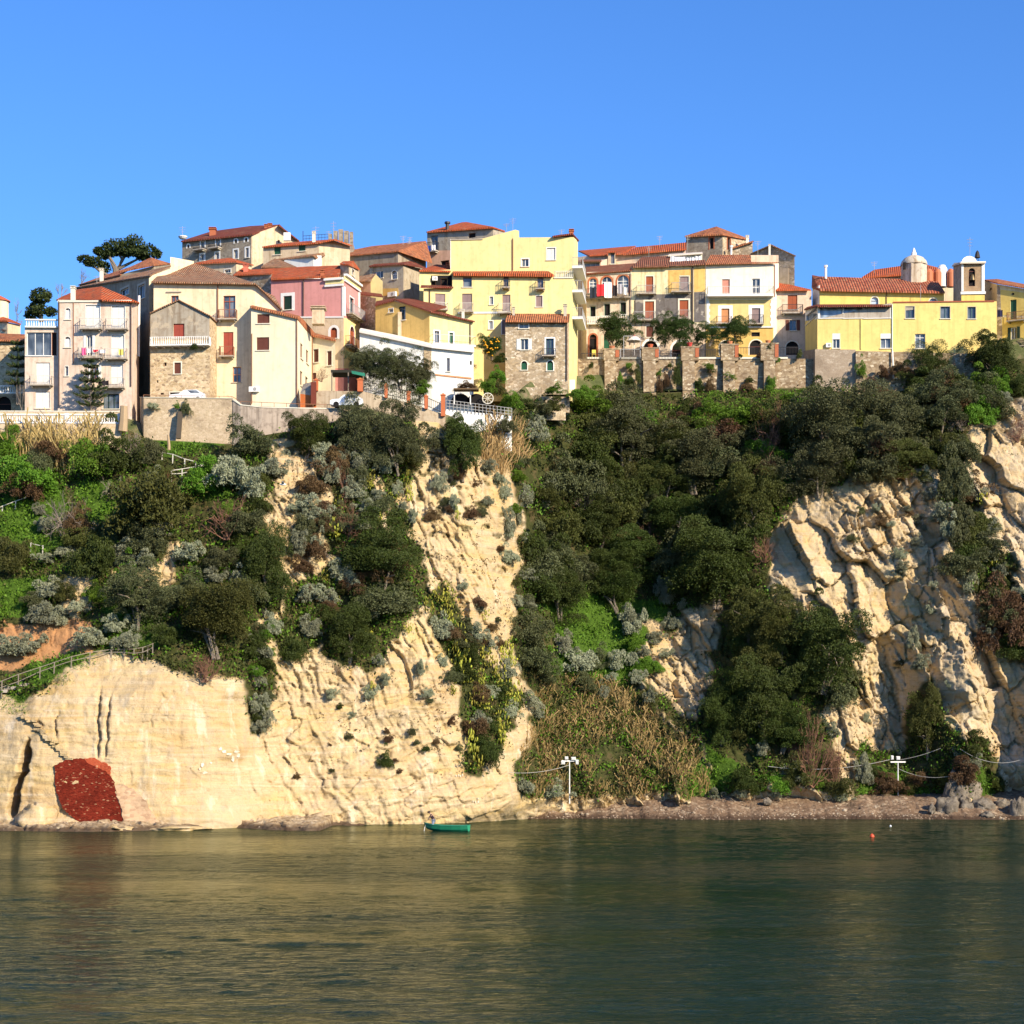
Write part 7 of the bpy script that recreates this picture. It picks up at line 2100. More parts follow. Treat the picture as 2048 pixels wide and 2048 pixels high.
# ================================================================ TREES OF THE VILLAGE
def pixtree(name, label, R, Y, lumps, limbs, mat, leaf, per, asp=.45, bark=None, depth=.8):
    base = P(*R(*limbs[0][0][:2]), Y)
    root = thing(name, label, 'tree', tuple(base))
    r = np.random.default_rng(len(label)); V_, F_, b = [], [], 0
    for i, (x, y, rx, ry) in enumerate(lumps):
        c = P(*R(x, y), Y); e = P(*R(x + rx, y + ry), Y)
        sx, sz = abs(e.x - c.x), abs(e.z - c.z)
        q = r.normal(0, 1, (per, 3)); q /= np.linalg.norm(q, axis=1)[:, None]
        pos = np.array(c - base) + q * np.array([sx, sx * depth, sz]) * r.uniform(.5, 1.08, per)[:, None] + np.array([0, r.normal(0, sx * .6), 0])
        v, f = leaves(pos, q, leaf, asp, r)
        V_.append(v); F_.append(f + b); b += len(v)
    link('crown', npmesh('crown', np.concatenate(V_), np.concatenate(F_), mat), root)
    m = MB()
    for l in limbs:
        pts = [P(*R(x, y), Y + (dy_ if len(l[0]) > 3 else 0)) for x, y, *_ in l for dy_ in (0,)]
        m.tube(pts, [q[2] for q in l], 6)
    m.build('trunk', bark or B_BARK, root)
    return root


pixtree('umbrella_pine', 'spreading umbrella pine on the skyline behind the brown roofs', Z1, 284,
        [(850, 312, 72, 54), (905, 290, 87, 67), (1000, 262, 97, 65), (1090, 268, 77, 67), (1125, 322, 58, 49), (1205, 330, 69, 52), (1255, 345, 40, 36), (960, 335, 58, 36), (835, 362, 48, 31), (1065, 335, 67, 41), (1150, 375, 58, 32), (690, 400, 60, 31), (765, 420, 69, 44), (830, 448, 58, 44), (720, 432, 43, 23), (1000, 310, 77, 45), (790, 330, 38, 32), (1020, 345, 70, 35), (880, 350, 60, 30), (1100, 360, 80, 28)],
        [[(935, 560, .45), (928, 470, .4), (890, 395, .26), (850, 330, .12)], [(938, 500, .35), (985, 400, .26), (1040, 310, .12)], [(985, 400, .2), (940, 330, .1)], [(960, 470, .25), (1060, 420, .18), (1160, 370, .1), (1230, 345, .06)], [(885, 540, .3), (800, 490, .2), (720, 425, .1)], [(800, 490, .15), (785, 430, .08)]], L_PINE, .42, 420)
pixtree('stone_pine', 'small dark pine standing left of the bare trees', Z1, 262,
        [(330, 665, 75, 36), (290, 712, 50, 32), (360, 725, 55, 35), (300, 760, 60, 26), (265, 800, 70, 45), (335, 815, 85, 45), (405, 820, 55, 38), (250, 840, 60, 35), (380, 690, 35, 25)],
        [[(330, 900, .3), (328, 780, .22), (332, 680, .1)]], L_PINE, .38, 380)
for lab, x, y, w_, h_, Y in (('bare grey tree behind the pink apartment house roof', 480, 720, 190, 190, 276), ('bare grey tree under the umbrella pine', 650, 620, 150, 170, 282), ('bare grey tree at the far left behind the balustrade', 135, 900, 150, 240, 255), ('thin bare sapling in front of the far left balustrade', 175, 1620, 130, 330, 221.9)):
    p = P(*Z1(x, y), Y); s = Y / F / 4.025
    plant('baretree', 'bare_tree', lab, 'tree', p, w_ / 2 * s * 1.0, h_ / 2 * s, None, w_ / 2 * s)


def araucaria(label, R, x, tiers, Y, ytop, ybase):
    base = P(*R(x, ybase), Y); top = P(*R(x, ytop), Y)
    root = thing('norfolk_pine', label, 'tree', tuple(base))
    m = MB(); m.tube([base, (base + top) / 2, top], [.16, .11, .03], 6); m.build('trunk', B_BARK, root)
    r = np.random.default_rng(int(x)); cen, nrm = [], []
    m = MB()
    for y, hw in tiers:
        c = P(*R(x, y), Y); L = hw / R_SC[R] / F * Y
        for k in range(9):
            a = 2 * math.pi * (k + r.uniform(0, .5)) / 9; d = Vector((math.cos(a), math.sin(a), 0)); l = L * r.uniform(.85, 1.1)
            pts = [c + Vector((0, 0, .12 * L)), c + d * l * .5, c + d * l * .85 + Vector((0, 0, .02 * L)), c + d * l + Vector((0, 0, .18 * L))]
            m.tube(pts, [.05, .04, .03, .015], 4)
            for t in np.linspace(.25, 1, int(12 * l) + 4):
                q = pts[1].lerp(pts[3], (t - .5) * 2) if t > .5 else pts[0].lerp(pts[1], t * 2)
                for _ in range(5):
                    cen.append(q + Vector(r.normal(0, .07, 3)) - base + Vector((0, 0, .03))); nrm.append((d.x * .6, d.y * .6, .6))
    m.build('branches', B_BARK, root)
    v, f = leaves(np.array([tuple(c) for c in cen]), np.array(nrm), .24, .35, r)
    link('needles', npmesh('needles', v, f, L_PINE), root)


R_SC = {Z1: 4.025, Z2: 4.024, Z3: 4.83, Z4: 4.83, Z5: 4.83, Z6: 4.83, Z7: 4.3125}
araucaria('tiered norfolk pine in front of the pale pink apartment house', Z1, 732, [(1218, 32), (1265, 58), (1322, 82), (1378, 100), (1445, 125), (1508, 150), (1572, 110)], 221.9, 1195, 1640)
araucaria('dark tiered norfolk pine at the far left beside the stone house', Z1, 140, [(1078, 55), (1128, 62), (1195, 75), (1260, 85), (1330, 95), (1400, 100)], 226.0, 1040, 1560)


def place(kind, name, label, cat, R, x, y, w, h, Y, group=None, **k):
    s = Y / F / R_SC[R]
    return plant(kind, name, label, cat, P(*R(x, y + h / 2), Y), w / 2 * s, h / 2 * s, group, **k)


for lab, x, y, w_, h_, Y in (('olive tree under the pink house balcony, next to the dark pergola', 1085, 1180, 260, 260, 227.4), ('broad olive tree above the iron fence in front of the white wall', 1280, 1205, 300, 290, 227.2), ('olive tree third along the iron fence', 1470, 1250, 290, 290, 227.6), ('lowest olive tree by the white lower house', 1645, 1320, 240, 310, 228.2)):
    place('olive', 'olive_tree', lab, 'tree', Z3, x, y + 10, w_ * 1.25, h_ * 1.25, Y)
place('green', 'bush', 'light green bush under the lowest olive tree', 'bush', Z3, 1660, 1440, 160, 140, 227.3)
KINDS['citrus'] = ('tree', leafmat('citrus_leaves', [(.016, .034, .006), (.036, .066, .010), (.075, .115, .02)]))
for R, lab, x, y, w_, h_ in ((Z5, 'leafy terrace tree in front of the arcaded house', 622, 1145, 290, 310), (Z5, 'left one of two joined terrace trees before the stained house', 1105, 1150, 210, 220), (Z5, 'right one of two joined terrace trees before the stained house', 1265, 1140, 230, 230), (Z5, 'small terrace tree at the corner of the ivory house', 1538, 1185, 190, 160), (Z6, 'dark terrace tree in front of the ivory house', 588, 1150, 230, 250)):
    place('citrus', 'terrace_tree', lab, 'tree', R, x, y + 12, w_ * 1.25, h_ * 1.25, 253.5)
place('dark', 'cypress', 'thin dark cypress beside the small terrace tree', 'tree', Z5, 1425, 1240, 40, 150, 254.5)
for R, lab, l in ((Z5, 'stems under a terrace tree', [(622, 1290, 1440), (1085, 1240, 1440), (1130, 1240, 1440), (1270, 1230, 1440), (1515, 1250, 1410)]),):
    for i, (x, y0, y1) in enumerate(l):
        pass
KINDS['orange'] = ('bush', L_ORNG)
t_ = place('citrus', 'orange_tree', 'orange tree with ripe fruit left of the square rubble house', 'tree', Z4, 890, 1310, 250, 240, 238.6)
rr = random.Random(4); s = 238.6 / F / 4.83
for i in range(26):
    a = rr.uniform(0, 6.28); q = rr.uniform(.2, 1)
    m = MB(); c = P(*Z4(870 + 105 * q * math.cos(a), 1310 + 105 * q * math.sin(a)), 238.6 - 2.3 * (1 - q * .45)); m.lathe((c.x, c.y, c.z - .09), [(.01, 0), (.09, .05), (.1, .1), (.06, .16), (.01, .18)], 6)
    o = m.build('orange', plain('orange_fruit', (.75, .36, .02), .5), t_)
for kind, lab, x, y, w_, h_, Y in (('green', 'flowering green bush below the orange tree', 935, 1600, 170, 180, 236.8), ('green', 'yellow-green garden bush over the lower garden wall', 1090, 1840, 190, 210, 235.4), ('ogbush', 'garden bush left of the rubble garden wall', 930, 1730, 200, 160, 236), ('green', 'big bright green plant mass right of the signboard', 1760, 1770, 260, 170, 238.6),
                                   ('dbush', 'dark bush in the shade beside the orange tree', 960, 1440, 160, 100, 238.9), ('green', 'grassy bush at the foot of the square rubble house', 1480, 1740, 190, 90, 237.2), ('brown', 'bare brown vine mound over the garden pergola', 640, 1700, 190, 90, 231), ('green', 'green plant beside the vine pergola', 850, 1700, 160, 150, 232)):
    place(kind, 'garden_bush', lab, 'bush', Z4, x, y, w_, h_, Y)
place('dbush', 'garden_bush', 'dark bush against the lower stone wall under the rubble house', 'bush', Z4, 1180, 1900, 240, 170, 236.8)
place('green', 'garden_bush', 'green bush at the left end of the lower stone wall', 'bush', Z4, 1020, 1890, 170, 150, 236.8)
place('ogbush', 'garden_bush', 'mixed bush at the right end of the lower stone wall', 'bush', Z4, 1480, 1890, 230, 160, 236.8)
place('obush', 'garden_bush', 'grey-green bush in front of the lower stone wall', 'bush', Z4, 1340, 1930, 220, 150, 236.8)
place('obush', 'garden_bush', 'grey-green bush at the foot of the white terrace wall', 'bush', Z4, 1040, 2075, 200, 170, 229.0)
WP = [(Z5, 765, 1500, 70, 70), (Z5, 780, 1550, 50, 50), (Z5, 400, 1500, 50, 80), (Z5, 210, 1540, 60, 60), (Z5, 1050, 1580, 60, 60), (Z5, 1155, 1500, 50, 50), (Z5, 770, 1660, 120, 110), (Z5, 1120, 1650, 90, 150), (Z5, 680, 1640, 60, 190), (Z5, 850, 1600, 70, 190), (Z5, 1230, 1600, 80, 240), (Z5, 1060, 1690, 70, 170), (Z6, 330, 1510, 100, 80), (Z6, 350, 1555, 80, 50), (Z6, 620, 1405, 60, 50), (Z6, 810, 1410, 60, 40), (Z6, 525, 1620, 120, 60), (Z6, 720, 1640, 90, 70), (Z6, 230, 1690, 100, 150), (Z6, 340, 1700, 110, 160), (Z6, 1000, 1450, 50, 60), (Z6, 1200, 1400, 60, 90), (Z6, 910, 1325, 70, 50), (Z6, 700, 1720, 150, 140), (Z6, 920, 1680, 100, 200)]
for i, (R, x, y, w_, h_) in enumerate(WP):
    k = ('green', 'ogbush', 'dbush', 'brown')[i % 4]
    place(k, 'wall_plant', 'plant rooted in the rubble of the rampart between its buttresses', 'plant', R, x, y, w_, h_, 250.1 - .003 * h_, 'plants growing on the rampart')
for R, x, y, w_, h_, Y, k in ((Z7, 530, 1160, 90, 140, 247.9, 'green'), (Z7, 840, 1150, 120, 140, 247.6, 'brown'), (Z7, 720, 1190, 120, 110, 247.6, 'brown'), (Z7, 950, 1190, 100, 100, 247.4, 'brown')):
    place(k, 'wall_plant', 'plant against the rubble wall under the yellow church house', 'plant', R, x, y, w_, h_, Y, 'plants on the church house wall')
for x, y, w_, h_, k in ((490, 1590, 80, 130, 'obush'), (220, 1580, 130, 70, 'silver'), (420, 1580, 60, 50, 'green'), (560, 1100, 70, 60, 'dbush')):
    place(k, 'wall_plant', {490: 'dark plant on a buttress stub of the tall retaining wall', 220: 'silver plant at the top left of the tall retaining wall', 420: 'small green plant on the tall retaining wall', 560: 'dark plant on the white balcony balustrade'}[x], 'plant', Z2, x, y, w_, h_, 221.5 if y > 1200 else 224.2)
m = MB(); a = P(*Z2(445, 1625), 221.4); b = P(*Z2(430, 1840), 221); m.bar(a, b, .5, .35); o = m.build('wall_stub', plain('dark_stub', (.09, .07, .05), .9)); tag(o, 'dark narrow buttress stub on the tall retaining wall', 'buttress')


def agave(label, p, R_, mat, n=22, w=.14):
    root = thing('agave', label, 'plant', tuple(p)); r = random.Random(int(p.x * 10)); m = MB()
    for i in range(n):
        a = r.uniform(0, 6.28); e = r.uniform(.25, 1.35); d = Vector((math.cos(a) * math.cos(e), math.sin(a) * math.cos(e), math.sin(e))); L = R_ * r.uniform(.7, 1.1)
        sd_ = Vector((-math.sin(a), math.cos(a), 0)) * w * R_
        p0 = p; p1 = p + d * L * .6; p2 = p + d * L - Vector((0, 0, L * .12))
        m.face([p0 - sd_ * .4, p0 + sd_ * .4, p1 + sd_, p1 - sd_]); m.face([p1 - sd_, p1 + sd_, p2])
    m.build('leaves', mat, root)


L_AGV = leafmat('agave_leaves', [(.20, .27, .12), (.34, .40, .22), (.5, .54, .34)])
agave('pale banana-like plant at the top left of the ravine', cp(*C3(230, 360), .6), 1.5, L_AGV); agave('pale yucca in the shade of the ravine', cp(*C3(490, 1190), .8), 1.1, L_AGV)
agave('pale spiky plant below the rampart signboard', cp(*C3(690, 225), .8), 1.2, L_AGV); agave('dead brown palm skirt above the olive green shrub', cp(*C1(1260, 640), .6), 1.7, L_BRN, 60, .05)
for x in (360, 420, 480):
    agave({360: 'banana-like plant left of the pale ravine stems', 420: 'banana-like plant over the pale ravine stems', 480: 'banana-like plant right of the pale ravine stems'}[x], cp(*C3(x, 350), .6), 1.0, L_AGV)
def stick(name, label, cat, a, b, r0, r1, mat):
    m = MB(); a, b = Vector(a), Vector(b)
    m.tube([a, a.lerp(b, .4) + Vector((.04, 0, 0)), b], [r0, (r0 + r1) / 2, r1], 7); o = m.build(name, mat); return tag(o, label, cat)


stick('cut_trunk', 'thick pale cut tree trunk at the end of the white balustrade', 'trunk', P(*C1(925, 235), 219.2), P(*C1(935, 45), 219), .55, .4, plain('pale_trunk', (.42, .30, .18), .9))
stick('palm_stump', 'pale bare stump on the grass below the retaining wall', 'trunk', P(*C1(1275, 385), 220.2), P(*C1(1268, 262), 220.2), .2, .13, plain('pale_trunk', (.42, .30, .18), .9))

# ================================================================ SMALL THINGS OF THE VILLAGE
def cloth(label, R, x0, y0, x1, y1, Y, col, name='washing', cat='laundry', group=None):
    a = P(*R(x0, y0), Y); b = P(*R(x1, y1), Y); nx = 7
    m = MB(); r = random.Random(int(x0 * 7 + y0)); ph = r.uniform(0, 6)
    cols_ = []
    for i in range(nx + 1):
        f = i / nx; x = a.x + (b.x - a.x) * f; dy_ = .07 * math.sin(ph + f * 9)
        cols_.append((x, Y + dy_, a.z - .05 * math.sin(f * 3.14), b.z + r.uniform(-.08, .08)))
    for (x, y, zt_, zb_), (x2, y2, zt2, zb2) in zip(cols_, cols_[1:]):
        m.face([(x, y, zb_), (x2, y2, zb2), (x2, y2, zt2), (x, y, zt_)]); m.face([(x, y + .02, zt_), (x2, y2 + .02, zt2), (x2, y2 + .02, zb2), (x, y + .02, zb_)])
    o = m.build(name, plain('cloth_%d_%d_%d' % tuple(int(c * 99) for c in col), col, .9), None, True)
    return tag(o, label, cat, group)


cloth('red patterned blanket hung on the arcade balcony', Z5, 452, 715, 524, 832, 256.9, (.62, .03, .04)); cloth('white sheet hung on the arcade balcony', Z5, 526, 698, 598, 846, 256.9, (.85, .83, .82))
cloth('dark blue clothes on the arcade balcony left end', Z5, 385, 745, 448, 850, 256.9, (.02, .025, .04)); cloth('black clothes on the arcade balcony right of the sheet', Z5, 605, 725, 648, 830, 256.9, (.02, .015, .02))
cloth('grey and white clothes at the arcade balcony', Z5, 655, 715, 700, 810, 256.9, (.4, .38, .42)); cloth('small white shirt at the right end of the arcade balcony', Z5, 706, 745, 748, 820, 256.9, (.8, .78, .75))
for i, (x0, y0, x1, y1) in enumerate(((1165, 445, 1205, 500), (1207, 450, 1305, 518), (1310, 458, 1350, 512), (1356, 456, 1400, 505), (1404, 445, 1450, 495))):
    cloth(['small white cloth at the left end of the roof washing line', 'big white sheet on the roof terrace washing line', 'white cloth right of the big sheet on the roof line', 'fourth white cloth on the roof line', 'last white cloth at the right end of the roof line'][i], Z5, x0, y0, x1, y1, 260.2, (.84, .83, .84), group='white washing on the roof terrace')
cloth('pink towel on the middle balcony of the pink apartment house', Z1, 655, 1108, 692, 1168, 222.7, (.75, .12, .28)); cloth('white towel on the middle balcony of the pink apartment house', Z1, 695, 1112, 733, 1150, 222.7, (.84, .8, .78))
cloth('red cloth on the middle balcony of the pink apartment house', Z1, 750, 1122, 788, 1142, 222.7, (.6, .03, .06)); cloth('pale cloth at the right end of the middle balcony', Z1, 795, 1122, 850, 1150, 222.7, (.8, .74, .72)); cloth('yellow cloth on the right middle balcony', Z1, 955, 1118, 992, 1165, 222.5, (.62, .5, .12))
cloth('black clothes on a line beside the norfolk pine', Z1, 790, 1372, 875, 1412, 222.4, (.015, .015, .02)); cloth('pink cloth on the line beside the norfolk pine', Z1, 725, 1345, 780, 1368, 222.4, (.72, .3, .34))
cloth('blue towel on the dark skyline house balcony', Z4, 256, 342, 300, 402, 261.5, (.02, .06, .25)); cloth('white towel on the dark skyline house balcony', Z4, 308, 336, 342, 386, 261.5, (.8, .78, .78))
cloth('dark cloth on the corner house window', Z7, 1702, 645, 1748, 705, 251.8, (.015, .015, .05))

# street terrace
root = thing('terrace_gate', 'tall iron frame gate between the first two rampart piers', 'gate', tuple(P(*Z5(780, 1420), 250)))
m = MB()
for x in (682, 712, 872): m.bar(P(*Z5(x, 1215 if x > 700 else 1345), 250), P(*Z5(x, 1425), 250), .08)
m.bar(P(*Z5(712, 1218), 250), P(*Z5(872, 1218), 250), .08); m.bar(P(*Z5(682, 1345), 250), P(*Z5(872, 1345), 250), .07)
m.build('frame', M['grey_iron'], root)
m = MB()
for i in range(24):
    x = 686 + i * 8; m.bar(P(*Z5(x, 1345), 250), P(*Z5(x, 1425), 250), .03)
m.build('bars', M['iron'], root)
for R, x0, x1, y in ((Z5, 300, 530, 1385), (Z5, 1060, 1265, 1385), (Z5, 1445, 1660, 1350), (Z6, 615, 830, 1330), (Z6, 1005, 1205, 1325)):
    root = thing('terrace_railing', {300: 'low dark railing left of the first rampart pier', 1060: 'low dark railing between the second and third rampart piers', 1445: 'low dark railing between the third and fourth rampart piers', 615: 'low dark railing between the fourth and fifth rampart piers', 1005: 'low dark railing right of the fifth rampart pier'}[x0], 'railing', tuple(P(*R((x0 + x1) / 2, y + 60), 250.4)))
    m = MB(); a = P(*R(x0, y), 250.4); b = P(*R(x1, y), 250.4); m.bar(a, b, .06)
    for i in range(15):
        p = a + (b - a) * (i / 14); m.bar(p, p - Vector((0, 0, .8)), .035)
    m.build('rail', M['iron'], root)
root = thing('parasol', 'white and red sun parasol on the rampart terrace', 'parasol', tuple(P(*Z5(815, 1425), 252)))
c = P(*Z5(815, 1212), 252); m = MB(); m.tube([P(*Z5(815, 1425), 252), c], .03, 6); m.build('pole', M['white'], root)
m = MB(); m.lathe((c.x, c.y, c.z - .75), [(.95, 0), (.98, .05), (.5, .5), (.05, .75)], 10); m.build('canopy', plain('parasol_cloth', (.78, .72, .66), .8), root)
m = MB(); m.lathe((c.x, c.y, c.z - .2), [(.42, 0), (.05, .24)], 10); m.build('top_panel', plain('parasol_red', (.6, .04, .05), .8), root)
for R, x, y, lab, col in ((Z5, 970, 1318, 'orange flower pot on the second rampart pier', (.55, .13, .06)), (Z5, 600, 1335, 'orange flower pot on the first rampart pier', (.55, .2, .1)), (Z5, 1350, 1302, 'red flower pot on the third rampart pier', (.5, .06, .05)), (Z6, 900, 1280, 'orange pot on the fifth rampart pier', (.6, .22, .1)), (Z6, 530, 1290, 'orange pot on the fourth rampart pier', (.6, .22, .1))):
    p = P(*R(x, y + 14), 250); m = MB(); m.lathe((p.x, p.y, p.z - .08), [(.2, 0), (.32, .4), (.36, .42), (.36, .5), (.28, .5), (.26, .42)], 10)
    o = m.build('flower_pot', plain('pot_%d' % int(col[1] * 100), col, .8)); tag(o, lab, 'pot')
root = thing('garden_chair', 'yellow plastic garden chair behind the first rampart pier', 'chair', tuple(P(*Z5(425, 1430), 250.9)))
c = P(*Z5(425, 1428), 250.9); YP = plain('yellow_plastic', (.75, .55, .1), .5)
m = MB(); m.box((c.x, c.y, c.z + .44), (.5, .5, .06)); m.build('seat', YP, root); m = MB(); m.box((c.x, c.y + .24, c.z + .75), (.5, .05, .6)); m.build('backrest', YP, root)
for i in (-1, 1):
    for j in (-1, 1):
        m = MB(); m.bar((c.x + i * .22, c.y + j * .22, c.z), (c.x + i * .22, c.y + j * .22, c.z + .42), .05); m.build('leg', YP, root)
root = thing('signboard', 'small white notice board on a post at the rampart foot', 'sign', tuple(P(*Z5(212, 1830), 240)))
m = MB(); a = P(*Z5(190, 1640), 240); b = P(*Z5(240, 1735), 240); m.box(((a + b) / 2), (b.x - a.x, .06, a.z - b.z)); m.build('board', M['white'], root)
m = MB(); m.bar(P(*Z5(205, 1735), 240), P(*Z5(200, 1840), 240), .08); m.build('post', M['cream_trim'], root)


def car(label, c, L, col, ang=0.):
    root = thing('parked_car', label, 'car', tuple(c)); Wd = 1.62
    rot = Matrix.Rotation(ang, 3, 'Z')
    T = lambda x, y, z: c + rot @ Vector((x * L, y, z))
    prof = [(-.5, .32), (-.5, .72), (-.44, .86), (-.22, .95), (-.08, 1.38), (.28, 1.42), (.44, 1.05), (.5, .95), (.5, .34), (.36, .22), (-.36, .22)]
    m = MB(); n = len(prof)
    ins = [0 if z < .97 else .13 for x, z in prof]
    A_ = [T(x, -Wd / 2 + i_, z) for (x, z), i_ in zip(prof, ins)]; B_ = [T(x, Wd / 2 - i_, z) for (x, z), i_ in zip(prof, ins)]
    m.face(A_[::-1]); m.face(B_)
    for i in range(n): m.face([A_[i], A_[(i + 1) % n], B_[(i + 1) % n], B_[i]])
    m.build('body', plain('car_paint_%d' % int(col[0] * 99), col, .25, spec=.6), root)
    for s_ in (-1, 1):
        m = MB(); y = s_ * (Wd / 2 - .07); q = [T(-.17, y, .98), T(-.07, y - s_ * .06, 1.32), T(.26, y - s_ * .06, 1.35), T(.36, y, 1.05)]
        q2 = [p + rot @ Vector((0, -s_ * .02, 0)) for p in q]
        m.face(q if s_ < 0 else q[::-1]); m.face((q2 if s_ > 0 else q2[::-1])); m.build('window', M['glass'], root)
        for x in (-.31, .31):
            m = MB(); ce = T(x, s_ * (Wd / 2 - .08), .31)
            ax = rot @ Vector((0, 1, 0)); tx = rot @ Vector((1, 0, 0))
            ring = [ce + tx * .31 * math.cos(k * .524) + Vector((0, 0, .31 * math.sin(k * .524))) for k in range(12)]
            r1 = [p - ax * .1 for p in ring]; r2 = [p + ax * .1 for p in ring]
            m.face(r1); m.face(r2[::-1])
            for k in range(12): m.face([r1[k], r2[k], r2[(k + 1) % 12], r1[(k + 1) % 12]])
            m.build('wheel', M['black'], root)


car('small white car half hidden behind the olive below the gate pillar', P(*Z3(935, 1625), 222.6), 3.6, (.78, .78, .78))
car('white car roof showing behind the railing of the stone gable house', P(*Z2(505, 1556), 223.6), 4.0, (.75, .76, .78))
# dark pergola
root = thing('pergola', 'dark leafy pergola roof with green awning beside the olive trees', 'pergola', tuple(P(*Z3(940, 1450), 227)))
m = MB(); a = P(*Z3(785, 1265), 226.5); b = P(*Z3(1100, 1285), 226.5); m.box(((a + b) / 2) + Vector((0, 1, 0)), (b.x - a.x, 3, .3)); m.build('canopy', plain('dark_vine', (.03, .028, .02), .9), root)
m = MB(); a = P(*Z3(980, 1262), 224.9); b = P(*Z3(1112, 1318), 224.5); m.face([a, P(*Z3(1108, 1285), 224.7), b, P(*Z3(985, 1290), 224.4)][::-1]); m.face([q + Vector((0, .03, 0)) for q in (a, P(*Z3(1108, 1285), 224.7), b, P(*Z3(985, 1290), 224.4))]); m.build('awning', plain('green_awning', (.02, .16, .10), .8), root)
for x in (790, 950, 1095):
    m = MB(); m.bar(P(*Z3(x, 1280), 225.6), P(*Z3(x, 1460), 225.6), .12); m.build('post', B_BARK, root)
place('red', 'bare_shrub', 'bare orange-stemmed fig beside the gate pillar', 'bush', Z3, 690, 1270, 170, 200, 225.6)
m = MB(); a = P(*Z3(590, 1375), 224.0); b = P(*Z3(640, 1590), 224.0); m.box(((a + b) / 2), (b.x - a.x, .5, a.z - b.z)); o = m.build('gate_post', plain('dark_red_post', (.16, .035, .02), .8)); tag(o, 'dark red gate post in shade beside the orange gate wall', 'pillar')
# vine pergola by the white terrace
root = thing('vine_pergola', 'white post vine pergola over two dark arches beside the white terrace', 'pergola', tuple(P(*Z4(650, 1880), 230.5)))
for x in (525, 680):
    m = MB(); m.bar(P(*Z4(x, 1735), 230.4), P(*Z4(x, 1880), 230.4), .12); m.build('post', M['white'], root)
m = MB(); a = P(*Z4(520, 1735), 230.4); b = P(*Z4(760, 1742), 230.4); m.box(((a + b) / 2), (b.x - a.x, 1.6, .15)); m.build('vine_roof', plain('brown_vine', (.16, .10, .05), .9), root)
for x in (585, 735):
    p = P(*Z4(x, 1870), 231.6); m = MB(); r = .55 * 50 / 48
    pts = [p + Vector((1.15 * math.cos(math.pi * i / 10), 0, 1.15 * math.sin(math.pi * i / 10))) for i in range(11)]
    m.face(pts[::-1]); m.face([q + Vector((0, .4, 0)) for q in pts])
    for i in range(10): m.face([pts[i], pts[i + 1], pts[i + 1] + Vector((0, .4, 0)), pts[i] + Vector((0, .4, 0))])
    m.build('arch_opening', M['black'], root)
root = thing('cartwheel', 'round pale cartwheel ornament beside the vine pergola', 'wheel', tuple(P(*Z4(850, 1895), 230.8)))
c = P(*Z4(848, 1820), 230.8); m = MB(); r = .62
pts = [c + Vector((r * math.cos(i * .393), 0, r * math.sin(i * .393))) for i in range(17)]
m.tube(pts, .06, 5)
for i in range(8): m.bar(c, pts[i * 2], .05)
m.build('spoked_rim', M['cream_trim'], root)

# ================================================================ CLIFF WORKS
def facing(name, label, cat, reg, poly, mat, th=.5):
    """masonry infill set against the rock: a plane fitted to the face, a little proud of it"""
    pp = [reg(*q) for q in poly]
    xs = np.array([p[0] for p in pp]); ys_ = np.array([p[1] for p in pp])
    gxx, gyy = np.meshgrid(np.linspace(xs.min(), xs.max(), 26), np.linspace(ys_.min(), ys_.max(), 26))
    k = inpoly(gxx.ravel(), gyy.ravel(), pp); s = surf(gxx.ravel()[k], gyy.ravel()[k])
    Am = np.c_[np.ones(len(s)), s[:, 0], s[:, 2]]; co_, *_ = np.linalg.lstsq(Am, s[:, 1], rcond=None)
    off = np.percentile(Am @ co_ - s[:, 1], 97)
    def on_plane(px, py):
        # X = k1 Y, Z = H + k2 Y
        k1 = (px - CX) / F; k2 = (CY - py) / F
        Y = (co_[0] - off - .05 + co_[2] * H) / (1 - co_[1] * k1 - co_[2] * k2)
        return P(px, py, Y)
    r = random.Random(5); ring = []
    for i in range(len(pp)):
        a, b = pp[i], pp[(i + 1) % len(pp)]
        L = math.hypot(b[0] - a[0], b[1] - a[1]); n_ = max(1, int(L / 3.6))
        for j in range(n_):
            t = j / n_; ring.append((a[0] + (b[0] - a[0]) * t + r.uniform(-1.6, 1.6), a[1] + (b[1] - a[1]) * t + r.uniform(-1.6, 1.6)))
    m = MB()
    for t in cdt([[(x, -y) for x, y in ring]]): m.face([on_plane(x, -y) for x, y in t])
    R3 = [on_plane(*q) for q in ring]
    cw = sum((ring[i][0] * ring[(i + 1) % len(ring)][1] - ring[(i + 1) % len(ring)][0] * ring[i][1]) for i in range(len(ring)))
    for i in range(len(R3)):
        a, b = R3[i], R3[(i + 1) % len(R3)]; d = Vector((0, th, 0))
        m.face([a, b, b + d, a + d] if cw < 0 else [b, a, a + d, b + d])
    o = m.build(name, mat); return tag(o, label, cat)


def coursed(name, cols, flecks, sx=2.6, sz=6.5, fl=.8):
    t = NT(name); v = t.pos((sx, sx, sz))
    vo = t.n('TexVoronoi', i={'Vector': v, 'Scale': 1., 'Randomness': .75}); sp = t.n('SeparateColor', i={0: vo.outputs['Color']})
    c = t.ramp(sp.outputs[0], [(i / (len(cols) - 1), q) for i, q in enumerate(cols)])
    c = t.mix(t.ramp(sp.outputs[1], [(fl - .02, 0.), (fl, 1.)]), c, flecks)
    c = t.mix(t.math('MULTIPLY', t.ramp(t.noise(t.pos(), .6, 5, .7), [(.45, 0.), (.7, 1.)]), .6), c, [x * .35 for x in cols[0]])
    return t.done(c, .95, t.bump(vo.outputs['Distance'], .6, -.06), spec=.1)


